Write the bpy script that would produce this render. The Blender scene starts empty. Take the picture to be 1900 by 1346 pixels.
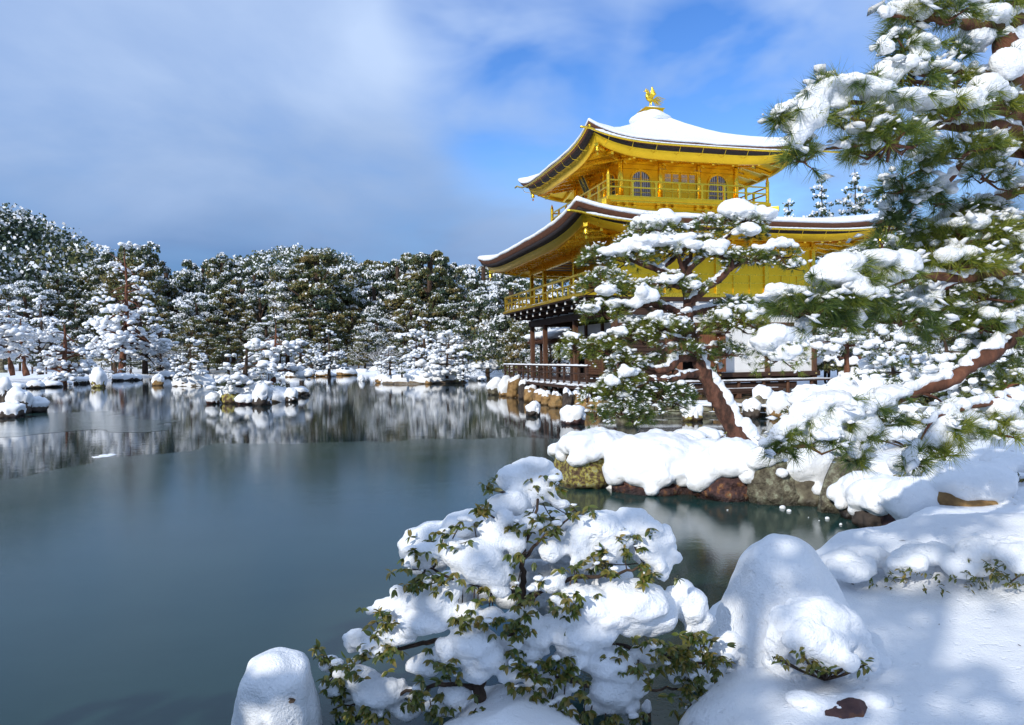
import bpy, math, random
import numpy as np
from mathutils import Matrix, Vector

SC = bpy.context.scene
COL = SC.collection
R = math.radians

# ------------------------------------------------------------------ camera
FPX, CX, CY = 1400.0, 950.0, 673.0
CAM = np.array([0.0, 0.0, 1.85])
PITCH, ROLL = -0.0066, -0.0138
_d = np.array([0.0, math.cos(PITCH), math.sin(PITCH)])
_r = np.array([1.0, 0.0, 0.0])
_u = np.cross(_r, _d)
CR = math.cos(ROLL) * _r + math.sin(ROLL) * _u
CU = -math.sin(ROLL) * _r + math.cos(ROLL) * _u
cam_d = bpy.data.cameras.new('camera')
cam = bpy.data.objects.new('camera', cam_d)
COL.objects.link(cam)
cam.matrix_world = Matrix(((CR[0], CU[0], -_d[0], CAM[0]), (CR[1], CU[1], -_d[1], CAM[1]),
                           (CR[2], CU[2], -_d[2], CAM[2]), (0, 0, 0, 1)))
cam_d.sensor_width = 36.0
cam_d.lens = FPX / 1900.0 * 36.0
cam_d.clip_start = 0.05
cam_d.clip_end = 4000
SC.camera = cam

def ray(px, py):
    return _d + (px - CX) / FPX * CR + (CY - py) / FPX * CU
def W(px, py, Y):
    """world point seen at photo pixel (px,py) lying at forward distance Y"""
    q = ray(px, py)
    return CAM + q * (Y / q[1])
def G(px, py, z=0.0):
    """world point seen at photo pixel on the level z"""
    q = ray(px, py)
    return CAM + q * ((z - CAM[2]) / q[2])

# ------------------------------------------------------------------ sun and sky
SUN_EL = R(27)
SUN_H = np.array([-0.58, -0.815]); SUN_H /= np.linalg.norm(SUN_H)
SUN_DIR = np.array([SUN_H[0] * math.cos(SUN_EL), SUN_H[1] * math.cos(SUN_EL), math.sin(SUN_EL)])
sun_d = bpy.data.lights.new('sun', 'SUN')
sun_d.energy = 2.7
sun_d.angle = R(0.53)
sun_d.color = (1.0, 0.95, 0.86)
sun = bpy.data.objects.new('sun', sun_d)
COL.objects.link(sun)
sun.rotation_euler = Vector(SUN_DIR).to_track_quat('Z', 'Y').to_euler()

world = bpy.data.worlds.new('World')
SC.world = world
world.use_nodes = True
nt = world.node_tree
for n in list(nt.nodes): nt.nodes.remove(n)
def N(tree, t, **kw):
    n = tree.nodes.new(t)
    for k, v in kw.items(): setattr(n, k, v)
    return n
L = nt.links.new
out = N(nt, 'ShaderNodeOutputWorld'); bg = N(nt, 'ShaderNodeBackground')
bg.inputs['Strength'].default_value = 0.145
sky = N(nt, 'ShaderNodeTexSky', sky_type='NISHITA')
sky.sun_disc = False
sky.sun_elevation = SUN_EL
sky.sun_rotation = math.atan2(SUN_H[0], SUN_H[1])
sky.air_density = 1.0; sky.dust_density = 0.15; sky.ozone_density = 2.5
hs = N(nt, 'ShaderNodeHueSaturation')
hs.inputs['Saturation'].default_value = 1.3
hs.inputs['Value'].default_value = 0.95
hs.inputs['Hue'].default_value = 0.515
L(sky.outputs[0], hs.inputs['Color'])
tc = N(nt, 'ShaderNodeTexCoord')
def vmath(op, a, b=None):
    n = N(nt, 'ShaderNodeVectorMath', operation=op)
    L(a, n.inputs[0]) if not isinstance(a, tuple) else setattr(n.inputs[0], 'default_value', a)
    if b is not None:
        L(b, n.inputs[1]) if not isinstance(b, tuple) else setattr(n.inputs[1], 'default_value', b)
    return n
def fmath(op, a, b=None, c=None, clamp=False):
    n = N(nt, 'ShaderNodeMath', operation=op); n.use_clamp = clamp
    for i, v in enumerate((a, b, c)):
        if v is None: continue
        if isinstance(v, (int, float)): n.inputs[i].default_value = v
        else: L(v, n.inputs[i])
    return n.outputs[0]
def smooth(v, a, b, lo=0.0, hi=1.0):
    n = N(nt, 'ShaderNodeMapRange', interpolation_type='SMOOTHSTEP')
    L(v, n.inputs['Value'])
    for k, x in (('From Min', a), ('From Max', b), ('To Min', lo), ('To Max', hi)): n.inputs[k].default_value = x
    return n.outputs[0]
def noise(vec, scale, detail, rough, dist=0.0):
    n = N(nt, 'ShaderNodeTexNoise')
    L(vec, n.inputs['Vector'])
    n.inputs['Scale'].default_value = scale; n.inputs['Detail'].default_value = detail
    n.inputs['Roughness'].default_value = rough; n.inputs['Distortion'].default_value = dist
    return n.outputs[0]
dirv = tc.outputs['Generated']
sep = N(nt, 'ShaderNodeSeparateXYZ'); L(dirv, sep.inputs[0])
# clouds live on a level sheet: project the direction on a plane overhead
zz = fmath('ADD', fmath('MAXIMUM', sep.outputs['Z'], 0.0), 0.22)
flat = N(nt, 'ShaderNodeCombineXYZ')
L(fmath('DIVIDE', sep.outputs['X'], zz), flat.inputs[0]); L(fmath('DIVIDE', sep.outputs['Y'], zz), flat.inputs[1])
n1 = noise(flat.outputs[0], 1.15, 7.0, 0.52, 0.35)
n2 = noise(flat.outputs[0], 2.6, 4.0, 0.5, 0.3)
n3 = noise(flat.outputs[0], 0.55, 3.0, 0.5, 0.2)
def patch(px, py, inner, outer):
    q = ray(px, py); q = q / np.linalg.norm(q)
    dd = vmath('DOT_PRODUCT', dirv, tuple(float(x) for x in q)).outputs['Value']
    return smooth(dd, math.cos(outer), math.cos(inner))
# thin openings of clear blue between the sheets
gap = fmath('MAXIMUM', patch(1330, 215, 0.03, 0.23), fmath('MULTIPLY', patch(1010, 150, 0.01, 0.20), 0.85))
gap = fmath('MAXIMUM', gap, fmath('MULTIPLY', patch(860, 20, 0.01, 0.11), 0.8))
gap = fmath('MAXIMUM', gap, fmath('MULTIPLY', patch(1560, 330, 0.02, 0.22), 0.55))
gap = fmath('MULTIPLY', gap, smooth(n2, 0.28, 0.72, 1.2, 0.35))
cover = fmath('SUBTRACT', fmath('ADD', smooth(n1, 0.30, 0.62, 0.72, 1.0), fmath('MULTIPLY', fmath('SUBTRACT', n2, 0.5), 0.3)), gap, clamp=True)
# cloud tone: lit thin veils and greyer thick parts
crm = N(nt, 'ShaderNodeMix', data_type='RGBA')
tone = smooth(fmath('ADD', fmath('MULTIPLY', n3, 0.6), fmath('MULTIPLY', n1, 0.4)), 0.38, 0.62)
high = smooth(sep.outputs['Z'], 0.02, 0.44)
tone = fmath('ADD', fmath('MULTIPLY', fmath('SUBTRACT', tone, 0.5), 0.40), high, clamp=True)
L(tone, crm.inputs['Factor'])
crm.inputs['A'].default_value = (0.58, 1.25, 2.6, 1)
crm.inputs['B'].default_value = (2.75, 3.55, 5.05, 1)
mixs = N(nt, 'ShaderNodeMix', data_type='RGBA')
L(cover, mixs.inputs['Factor']); L(hs.outputs[0], mixs.inputs['A']); L(crm.outputs['Result'], mixs.inputs['B'])
L(mixs.outputs['Result'], bg.inputs['Color']); L(bg.outputs[0], out.inputs['Surface'])

SC.render.engine = 'CYCLES'
SC.view_settings.view_transform = 'Standard'
SC.view_settings.look = 'None'
SC.view_settings.exposure = 0.46
SC.view_settings.gamma = 1.0
SC.view_settings.use_curve_mapping = False
SC.cycles.max_bounces = 8
SC.cycles.diffuse_bounces = 4
SC.cycles.glossy_bounces = 5
SC.cycles.sample_clamp_indirect = 6.0
SC.cycles.caustics_reflective = False
SC.cycles.caustics_refractive = False
SC.cycles.use_denoising = True

# ------------------------------------------------------------------ numeric noise
_rs = np.random.RandomState(7)
_perm = _rs.permutation(256); _perm = np.concatenate([_perm, _perm, _perm])
_grad = _rs.normal(size=(256, 3)); _grad /= np.linalg.norm(_grad, axis=1)[:, None]
def pnoise(p):
    p = np.asarray(p, float); i = np.floor(p).astype(int); f = p - i
    w = f * f * f * (f * (f * 6 - 15) + 10); i = i & 255
    r = 0
    for dx in (0, 1):
        for dy in (0, 1):
            for dz in (0, 1):
                h = _perm[_perm[_perm[(i[:, 0] + dx) & 255] + i[:, 1] + dy] + i[:, 2] + dz]
                g = (_grad[h] * (f - (dx, dy, dz))).sum(1)
                r = r + g * (w[:, 0] if dx else 1 - w[:, 0]) * (w[:, 1] if dy else 1 - w[:, 1]) * (w[:, 2] if dz else 1 - w[:, 2])
    return r * 1.6
def fbm(p, o=4, g=0.5):
    p = np.asarray(p, float); s = 0; a = 1.0
    for k in range(o):
        s = s + a * pnoise(p * 2 ** k + 17.3 * k); a *= g
    return s
def sstep(a, b, x):
    t = np.clip((x - a) / (b - a), 0, 1); return t * t * (3 - 2 * t)

# ------------------------------------------------------------------ mesh helpers
def mesh_np(name, v, f, smooth=False, tint=None):
    me = bpy.data.meshes.new(name)
    v = np.ascontiguousarray(v, np.float32); f = np.ascontiguousarray(f, np.int32)
    k = f.shape[1]
    me.vertices.add(len(v)); me.vertices.foreach_set('co', v.ravel())
    me.loops.add(f.size); me.loops.foreach_set('vertex_index', f.ravel())
    me.polygons.add(len(f)); me.polygons.foreach_set('loop_start', np.arange(0, f.size, k, dtype=np.int32))
    if smooth: me.polygons.foreach_set('use_smooth', np.ones(len(f), bool))
    if tint is not None:
        at = me.attributes.new('tint', 'FLOAT', 'POINT'); at.data.foreach_set('value', np.asarray(tint, np.float32))
    me.update(calc_edges=True)
    return me
def link(name, me, mat=None, parent=None, kind=None, label=None):
    if mat is not None and len(me.materials) == 0: me.materials.append(mat)
    o = bpy.data.objects.new(name, me); COL.objects.link(o)
    if parent is not None: o.parent = parent
    if kind: o['kind'] = kind
    if label: o['label'] = label
    return o
def tag(o, label, cat, group=None):
    o['label'] = label; o['category'] = cat
    if group: o['group'] = group
    return o
def thing(name, label, cat, loc=(0, 0, 0), rotz=0.0, group=None):
    o = bpy.data.objects.new(name, None); COL.objects.link(o)
    o.location = tuple(float(x) for x in loc); o.rotation_euler = (0, 0, rotz)
    o.empty_display_size = 0.2
    return tag(o, label, cat, group)
def org(o):
    while o.parent is not None: o = o.parent
    return np.array(o.location)
def dup(root, loc, rotz=0.0, scale=1.0, label=None, group=None):
    r = root.copy(); COL.objects.link(r)
    r.location = tuple(float(x) for x in loc); r.rotation_euler = (0, 0, rotz); r.scale = (scale,) * 3 if np.isscalar(scale) else scale
    if label: r['label'] = label
    if group: r['group'] = group
    for c in root.children:
        cc = c.copy(); COL.objects.link(cc); cc.parent = r
        for g in c.children:
            gg = g.copy(); COL.objects.link(gg); gg.parent = cc
    return r

class MB:
    """collects simple solids, builds them as one mesh"""
    def __init__(s): s.v = []; s.f = []
    def add(s, v, f):
        b = len(s.v); s.v += [tuple(float(c) for c in x) for x in v]; s.f += [tuple(i + b for i in q) for q in f]; return s
    def box(s, x0, x1, y0, y1, z0, z1):
        return s.add([(x0, y0, z0), (x1, y0, z0), (x1, y1, z0), (x0, y1, z0), (x0, y0, z1), (x1, y0, z1), (x1, y1, z1), (x0, y1, z1)],
                     [(0, 3, 2, 1), (4, 5, 6, 7), (0, 1, 5, 4), (1, 2, 6, 5), (2, 3, 7, 6), (3, 0, 4, 7)])
    def beam(s, a, b, w, h, up=(0, 0, 1)):
        a = np.array(a, float); b = np.array(b, float); t = b - a; t /= np.linalg.norm(t)
        up = np.array(up, float); sd = np.cross(t, up); n = np.linalg.norm(sd)
        if n < 1e-6: sd = np.cross(t, (1, 0, 0)); n = np.linalg.norm(sd)
        sd /= n; u = np.cross(sd, t)
        vs = [p + sd * sx * w / 2 + u * sz * h / 2 for p in (a, b) for sx, sz in ((-1, -1), (1, -1), (1, 1), (-1, 1))]
        return s.add(vs, [(0, 1, 2, 3), (7, 6, 5, 4), (0, 4, 5, 1), (1, 5, 6, 2), (2, 6, 7, 3), (3, 7, 4, 0)])
    def tube(s, pts, rad, n=8, caps=True):
        v, f = tube_np(pts, rad, n, caps)
        return s.add(v, f)
    def lathe(s, c, prof, n=12):
        """prof: (radius, z) from bottom to top, about the vertical through c"""
        v = []; f = []
        for r_, z_ in prof:
            for k in range(n):
                a = 2 * math.pi * k / n; v.append((c[0] + r_ * math.cos(a), c[1] + r_ * math.sin(a), c[2] + z_))
        for i in range(len(prof) - 1):
            for k in range(n):
                f.append((i * n + k, i * n + (k + 1) % n, (i + 1) * n + (k + 1) % n, (i + 1) * n + k))
        f.append(tuple(range(n))[::-1]); f.append(tuple((len(prof) - 1) * n + k for k in range(n)))
        return s.add(v, f)
    def prism(s, poly, axis, a, b):
        """extrude a 2-D polygon along an axis from a to b"""
        n = len(poly); v = []
        for t in (a, b):
            for p in poly:
                q = [p[0], p[1]]; q.insert(axis, t); v.append(tuple(q))
        f = [tuple(range(n))[::-1], tuple(range(n, 2 * n))] + [(i, (i + 1) % n, n + (i + 1) % n, n + i) for i in range(n)]
        return s.add(v, f)
    def build(s, name, mat, parent=None, smooth=False, bevel=0.0, kind=None, label=None, sub_org=True):
        me = bpy.data.meshes.new(name); me.from_pydata(s.v, [], s.f); 
        if smooth: me.shade_smooth()
        me.update()
        o = link(name, me, mat, parent, kind, label)
        if bevel:
            m = o.modifiers.new('bevel', 'BEVEL'); m.width = bevel; m.segments = 1; m.limit_method = 'ANGLE'
        return o

def tube_np(pts, rad, n=8, caps=True):
    pts = np.asarray(pts, float); m = len(pts)
    rad = np.full(m, rad, float) if np.isscalar(rad) else np.asarray(rad, float)
    tan = np.gradient(pts, axis=0); tan /= np.linalg.norm(tan, axis=1)[:, None] + 1e-12
    ref = np.array([0, 0, 1.0]) if abs(tan[0][2]) < 0.9 else np.array([1.0, 0, 0])
    vs = []; u = np.cross(tan[0], ref); u /= np.linalg.norm(u)
    a = np.arange(n) * 2 * math.pi / n
    for i in range(m):
        u = u - tan[i] * (u @ tan[i]); u /= np.linalg.norm(u) + 1e-12; w = np.cross(tan[i], u)
        vs.append(pts[i] + rad[i] * (np.cos(a)[:, None] * u + np.sin(a)[:, None] * w))
    v = np.concatenate(vs)
    f = [(i * n + k, i * n + (k + 1) % n, (i + 1) * n + (k + 1) % n, (i + 1) * n + k) for i in range(m - 1) for k in range(n)]
    if caps: f += [tuple(range(n))[::-1], tuple((m - 1) * n + k for k in range(n))]
    return v, f
def spline(pts, step):
    """Catmull-Rom resample of a polyline (any number of columns)"""
    P = np.asarray(pts, float)
    if len(P) < 2: return P
    Q = np.vstack([2 * P[0] - P[1], P, 2 * P[-1] - P[-2]]); o = []
    for i in range(len(P) - 1):
        p0, p1, p2, p3 = Q[i:i + 4]; n = max(1, int(round(np.linalg.norm((p2 - p1)[:3]) / step)))
        for k in range(n):
            t = k / n
            o.append(0.5 * (2 * p1 + (p2 - p0) * t + (2 * p0 - 5 * p1 + 4 * p2 - p3) * t * t + (3 * p1 - p0 - 3 * p2 + p3) * t ** 3))
    o.append(P[-1]); return np.array(o)
class NP:
    """collects numpy pieces (same polygon size) with a tint, for large meshes"""
    def __init__(s): s.v = []; s.f = []; s.t = []; s.n = 0
    def add(s, v, f, t=0.5):
        v = np.asarray(v, float).reshape(-1, 3); f = np.asarray(f, int)
        s.v.append(v); s.f.append(f + s.n); s.t.append(np.full(len(v), t) if np.isscalar(t) else np.asarray(t)); s.n += len(v)
    def build(s, name, mat, parent=None, smooth=False, kind=None, label=None, origin=None):
        v = np.concatenate(s.v)
        if origin is None: origin = org(parent) if parent is not None else np.zeros(3)
        me = mesh_np(name, v - origin, np.concatenate(s.f), smooth, np.concatenate(s.t))
        return link(name, me, mat, parent, kind, label)
def ico(sub):
    t = (1 + 5 ** 0.5) / 2
    v = [(-1, t, 0), (1, t, 0), (-1, -t, 0), (1, -t, 0), (0, -1, t), (0, 1, t), (0, -1, -t), (0, 1, -t), (t, 0, -1), (t, 0, 1), (-t, 0, -1), (-t, 0, 1)]
    f = [(0, 11, 5), (0, 5, 1), (0, 1, 7), (0, 7, 10), (0, 10, 11), (1, 5, 9), (5, 11, 4), (11, 10, 2), (10, 7, 6), (7, 1, 8), (3, 9, 4), (3, 4, 2),
         (3, 2, 6), (3, 6, 8), (3, 8, 9), (4, 9, 5), (2, 4, 11), (6, 2, 10), (8, 6, 7), (9, 8, 1)]
    v = [np.array(x, float) / np.linalg.norm(x) for x in v]
    for _ in range(sub):
        cache = {}; nf = []
        def mid(a, b):
            k = (min(a, b), max(a, b))
            if k not in cache:
                m = v[a] + v[b]; v.append(m / np.linalg.norm(m)); cache[k] = len(v) - 1
            return cache[k]
        for a, b, c in f:
            x, y, z = mid(a, b), mid(b, c), mid(c, a); nf += [(a, x, z), (b, y, x), (c, z, y), (x, y, z)]
        f = nf
    return np.array(v), np.array(f)
ICO = {k: ico(k) for k in range(6)}

def remesh_blobs(blobs, voxel, smooth_it=5, amp=0.0, freq=8.0, extra=None, sub=2):
    """fuse ellipsoids (x,y,z,rx,ry,rz) into one soft closed surface; returns verts, quads"""
    iv, jf = ICO[sub]; V = []; F = []; n = 0
    for b in blobs:
        c = np.array(b[:3]); r = np.array(b[3:6]); j = iv * (1 + 0.16 * pnoise(iv * 1.7 + c * 3.1)[:, None])
        V.append(c + j * r); F.append(jf + n); n += len(iv)
    if extra is not None:
        for v, f in extra:
            V.append(v); F.append(np.asarray(f) + n); n += len(v)
    me = mesh_np('tmp', np.concatenate(V), np.concatenate(F))
    ob = bpy.data.objects.new('tmp', me); COL.objects.link(ob)
    m = ob.modifiers.new('r', 'REMESH'); m.mode = 'VOXEL'; m.voxel_size = voxel
    if smooth_it:
        m = ob.modifiers.new('s', 'SMOOTH'); m.factor = 0.5; m.iterations = smooth_it
    dg = bpy.context.evaluated_depsgraph_get(); ev = ob.evaluated_get(dg); m2 = ev.to_mesh()
    nv = len(m2.vertices); v = np.empty(nv * 3, np.float32); m2.vertices.foreach_get('co', v); v = v.reshape(-1, 3).astype(float)
    nn = np.empty(nv * 3, np.float32); m2.vertices.foreach_get('normal', nn); nn = nn.reshape(-1, 3)
    fl = np.empty(len(m2.loops), np.int32); m2.loops.foreach_get('vertex_index', fl); f = fl.reshape(-1, 4)
    ev.to_mesh_clear(); bpy.data.objects.remove(ob); bpy.data.meshes.remove(me)
    if amp:
        v = v + nn * (amp * (fbm(v * freq, 3) + 0.35 * pnoise(v * freq * 5.1)))[:, None]
    return v, f

# ------------------------------------------------------------------ materials
def material(name):
    m = bpy.data.materials.new(name); m.use_nodes = True
    t = m.node_tree; b = t.nodes['Principled BSDF']
    return m, t, b
def nd(t, k, **kw):
    n = t.nodes.new(k)
    for a, v in kw.items(): setattr(n, a, v)
    return n
def tex_noise(t, scale, detail=4, rough=0.55, coord='Object', stretch=None, dist=0.0):
    c = nd(t, 'ShaderNodeTexCoord'); n = nd(t, 'ShaderNodeTexNoise')
    if stretch is not None:
        mp = nd(t, 'ShaderNodeMapping'); mp.inputs['Scale'].default_value = stretch
        t.links.new(c.outputs[coord], mp.inputs['Vector']); t.links.new(mp.outputs[0], n.inputs['Vector'])
    else: t.links.new(c.outputs[coord], n.inputs['Vector'])
    n.inputs['Scale'].default_value = scale; n.inputs['Detail'].default_value = detail
    n.inputs['Roughness'].default_value = rough; n.inputs['Distortion'].default_value = dist
    return n.outputs[0]
def ramp(t, fac, stops):
    r_ = nd(t, 'ShaderNodeValToRGB'); e = r_.color_ramp.elements
    while len(e) < len(stops): e.new(0.5)
    for i, (p, c) in enumerate(stops):
        e[i].position = p; e[i].color = tuple(c) + (1,)
    t.links.new(fac, r_.inputs[0]); return r_.outputs[0]
def bump(t, b, h, strength, distance):
    n = nd(t, 'ShaderNodeBump'); n.inputs['Strength'].default_value = strength; n.inputs['Distance'].default_value = distance
    t.links.new(h, n.inputs['Height']); t.links.new(n.outputs[0], b.inputs['Normal'])
def simple(name, stops, scale=4, detail=5, rough=0.7, metal=0.0, bmp=0.3, bdist=0.01, stretch=None, spec=0.4, bscale=None, coord='Object', wet=False):
    m, t, b = material(name)
    fac = tex_noise(t, scale, detail, 0.6, coord, stretch)
    t.links.new(ramp(t, fac, stops), b.inputs['Base Color'])
    b.inputs['Roughness'].default_value = rough; b.inputs['Metallic'].default_value = metal
    b.inputs['Specular IOR Level'].default_value = spec
    if bmp: bump(t, b, tex_noise(t, bscale or scale * 3, 5, 0.6, coord, stretch), bmp, bdist)
    if wet:
        # stone soaked by the pond: darker and glossier along the waterline
        ge = nd(t, 'ShaderNodeNewGeometry'); sp = nd(t, 'ShaderNodeSeparateXYZ'); t.links.new(ge.outputs['Position'], sp.inputs[0])
        ad = nd(t, 'ShaderNodeMath', operation='MULTIPLY_ADD'); t.links.new(tex_noise(t, 6, 4), ad.inputs[0]); ad.inputs[1].default_value = 0.10; t.links.new(sp.outputs['Z'], ad.inputs[2])
        mr = nd(t, 'ShaderNodeMapRange'); t.links.new(ad.outputs[0], mr.inputs['Value'])
        for k_, x_ in (('From Min', 0.08), ('From Max', 0.16), ('To Min', 0.35), ('To Max', 1.0)): mr.inputs[k_].default_value = x_
        mx = nd(t, 'ShaderNodeMix', data_type='RGBA', blend_type='MULTIPLY'); mx.inputs['Factor'].default_value = 1.0
        t.links.new(b.inputs['Base Color'].links[0].from_socket, mx.inputs['A']); t.links.new(mr.outputs[0], mx.inputs['B']); t.links.new(mx.outputs['Result'], b.inputs['Base Color'])
        rr = nd(t, 'ShaderNodeMath', operation='MULTIPLY'); t.links.new(mr.outputs[0], rr.inputs[0]); rr.inputs[1].default_value = rough; t.links.new(rr.outputs[0], b.inputs['Roughness'])
    return m
def tinted(name, stops, rough=0.6, transl=0.25, spec=0.3):
    """foliage: colour picked by the per-leaf tint, a little light let through"""
    m, t, b = material(name)
    a = nd(t, 'ShaderNodeAttribute'); a.attribute_name = 'tint'
    c = ramp(t, a.outputs['Fac'], stops); t.links.new(c, b.inputs['Base Color'])
    b.inputs['Roughness'].default_value = rough; b.inputs['Specular IOR Level'].default_value = spec
    if transl:
        tr = nd(t, 'ShaderNodeBsdfTranslucent'); t.links.new(c, tr.inputs[0])
        mx = nd(t, 'ShaderNodeMixShader'); mx.inputs[0].default_value = transl
        o = t.nodes['Material Output']
        t.links.new(b.outputs[0], mx.inputs[1]); t.links.new(tr.outputs[0], mx.inputs[2]); t.links.new(mx.outputs[0], o.inputs['Surface'])
    return m
def snow_mat(name, bscale, bstr, bdist, pits=False):
    m, t, b = material(name)
    f = tex_noise(t, bscale * 0.12, 4, 0.6)
    t.links.new(ramp(t, f, [(0.3, (0.84, 0.865, 0.90)), (0.7, (0.90, 0.915, 0.935))]), b.inputs['Base Color'])
    b.inputs['Roughness'].default_value = 0.62; b.inputs['Specular IOR Level'].default_value = 0.25
    h = tex_noise(t, bscale, 6, 0.62)
    if pits:
        # drip pits and a slightly wind-crusted skin
        pt = ramp(t, tex_noise(t, 16, 3, 0.5), [(0.60, (0, 0, 0)), (0.72, (1, 1, 1))]); md = tex_noise(t, 7, 4, 0.6)
        k1 = nd(t, 'ShaderNodeMath', operation='MULTIPLY_ADD'); t.links.new(pt, k1.inputs[0]); k1.inputs[1].default_value = -0.55; t.links.new(h, k1.inputs[2])
        k2 = nd(t, 'ShaderNodeMath', operation='MULTIPLY_ADD'); t.links.new(md, k2.inputs[0]); k2.inputs[1].default_value = 0.9; t.links.new(k1.outputs[0], k2.inputs[2]); h = k2.outputs[0]
    bump(t, b, h, bstr, bdist)
    return m
M = {}
M['snow'] = snow_mat('snow', 45, 0.5, 0.012)
M['snow_fine'] = snow_mat('snow_near', 75, 0.8, 0.014, True)
M['snow_far'] = snow_mat('snow_far', 6, 0.5, 0.08)
M['needle'] = tinted('pine_needle', [(0.0, (0.045, 0.095, 0.050)), (0.38, (0.125, 0.185, 0.038)), (0.72, (0.30, 0.32, 0.040)), (1.0, (0.46, 0.41, 0.06))], 0.42, 0.36)
M['needle_far'] = tinted('distant_needles', [(0.0, (0.045, 0.080, 0.048)), (0.5, (0.105, 0.140, 0.045)), (1.0, (0.26, 0.26, 0.055))], 0.6, 0.28)
M['leaf'] = tinted('glossy_leaf', [(0.0, (0.050, 0.085, 0.018)), (0.5, (0.130, 0.150, 0.026)), (1.0, (0.24, 0.175, 0.04))], 0.32, 0.25, 0.5)
M['leaf_far'] = tinted('woodland_leaf', [(0.0, (0.034, 0.064, 0.046)), (0.45, (0.078, 0.108, 0.055)), (0.75, (0.150, 0.155, 0.048)), (1.0, (0.22, 0.165, 0.06))], 0.6, 0.2)  # lightened and cooled: the haze of distance is put into the leaf colour
M['bark'] = simple('red_bark', [(0.3, (0.040, 0.017, 0.010)), (0.52, (0.14, 0.055, 0.030)), (0.72, (0.25, 0.11, 0.06))], 7, 6, 0.9, 0, 0.9, 0.02, (1, 1, 0.35))
M['bark_dark'] = simple('dark_bark', [(0.3, (0.020, 0.014, 0.010)), (0.55, (0.075, 0.046, 0.030)), (0.75, (0.15, 0.095, 0.06))], 8, 6, 0.9, 0, 0.9, 0.02, (1, 1, 0.4))
M['bark_moss'] = simple('lichen_bark', [(0.30, (0.018, 0.010, 0.008)), (0.44, (0.060, 0.028, 0.018)), (0.56, (0.13, 0.055, 0.035)), (0.66, (0.16, 0.075, 0.05)), (0.78, (0.20, 0.17, 0.08))], 9, 7, 0.9, 0, 1.0, 0.03, (1, 1, 0.45))
# ------------------------------------------------------------------ pavilion materials
def gold_mat(name, base, rough):
    m, t, b = material(name)
    f = tex_noise(t, 2.2, 5, 0.65)
    t.links.new(ramp(t, f, [(0.3, tuple(c * 0.86 for c in base)), (0.7, base)]), b.inputs['Base Color'])
    t.links.new(ramp(t, tex_noise(t, 9, 4, 0.6), [(0.3, (rough - 0.07,) * 3), (0.7, (rough + 0.08,) * 3)]), b.inputs['Roughness'])
    b.inputs['Metallic'].default_value = 0.9
    # faint squares of gold leaf
    c = nd(t, 'ShaderNodeTexCoord'); br = nd(t, 'ShaderNodeTexBrick'); mp = nd(t, 'ShaderNodeMapping')
    mp.inputs['Rotation'].default_value = (R(90), 0, 0)
    t.links.new(c.outputs['Object'], mp.inputs['Vector']); t.links.new(mp.outputs[0], br.inputs['Vector'])
    br.inputs['Scale'].default_value = 9; br.offset = 0; br.inputs['Mortar Size'].default_value = 0.01
    br.inputs['Color1'].default_value = (0.5,) * 3 + (1,); br.inputs['Color2'].default_value = (0.62,) * 3 + (1,); br.inputs['Mortar'].default_value = (0.4,) * 3 + (1,)
    bump(t, b, br.outputs['Color'], 0.25, 0.006)
    # each leaf of gold a touch different, with soft wear
    mul = nd(t, 'ShaderNodeMix', data_type='RGBA', blend_type='MULTIPLY'); mul.inputs['Factor'].default_value = 0.55
    gr = ramp(t, br.outputs['Color'], [(0.40, (0.80, 0.76, 0.72)), (0.50, (0.90, 0.88, 0.86)), (0.62, (1.0, 1.0, 1.0))]); src = b.inputs['Base Color'].links[0].from_socket
    t.links.new(src, mul.inputs['A']); t.links.new(gr, mul.inputs['B']); t.links.new(mul.outputs['Result'], b.inputs['Base Color'])
    return m
M['gold'] = gold_mat('gold_leaf', (1.0, 0.62, 0.030), 0.34)
M['gold_bright'] = gold_mat('gold_trim', (1.0, 0.68, 0.055), 0.26)
M['wood'] = simple('weathered_wood', [(0.3, (0.022, 0.011, 0.007)), (0.55, (0.060, 0.030, 0.019)), (0.75, (0.105, 0.055, 0.036))], 5, 6, 0.75, 0, 0.4, 0.006, (0.35, 1.6, 5))
M['wood_red'] = simple('reddish_wood', [(0.3, (0.10, 0.036, 0.018)), (0.55, (0.20, 0.075, 0.035)), (0.75, (0.30, 0.125, 0.06))], 4, 6, 0.65, 0, 0.3, 0.006, (6, 6, 0.5))
M['wood_brown'] = simple('brown_post_wood', [(0.3, (0.050, 0.022, 0.012)), (0.55, (0.12, 0.055, 0.030)), (0.75, (0.20, 0.095, 0.05))], 4, 6, 0.7, 0, 0.3, 0.006, (6, 6, 0.5))
M['plaster'] = simple('white_plaster', [(0.3, (0.76, 0.76, 0.75)), (0.7, (0.84, 0.84, 0.83))], 1.5, 5, 0.8, 0, 0.1, 0.004)
M['white_paint'] = simple('white_paint', [(0.3, (0.70, 0.70, 0.69)), (0.7, (0.82, 0.82, 0.80))], 6, 3, 0.6, 0, 0.0)
M['shingle_brown'] = simple('cypress_bark_edge', [(0.3, (0.065, 0.026, 0.014)), (0.55, (0.14, 0.055, 0.028)), (0.75, (0.25, 0.11, 0.055))], 3, 6, 0.8, 0, 0.6, 0.01, (1.5, 1.5, 26))
M['shingle_dark'] = simple('dark_eave_layers', [(0.3, (0.010, 0.007, 0.007)), (0.55, (0.022, 0.014, 0.013)), (0.8, (0.045, 0.028, 0.024))], 3, 6, 0.75, 0, 0.6, 0.01, (1.5, 1.5, 30))
M['paper'] = simple('window_paper', [(0.3, (0.74, 0.66, 0.66)), (0.7, (0.82, 0.74, 0.74))], 3, 3, 0.85, 0, 0.0)
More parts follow.
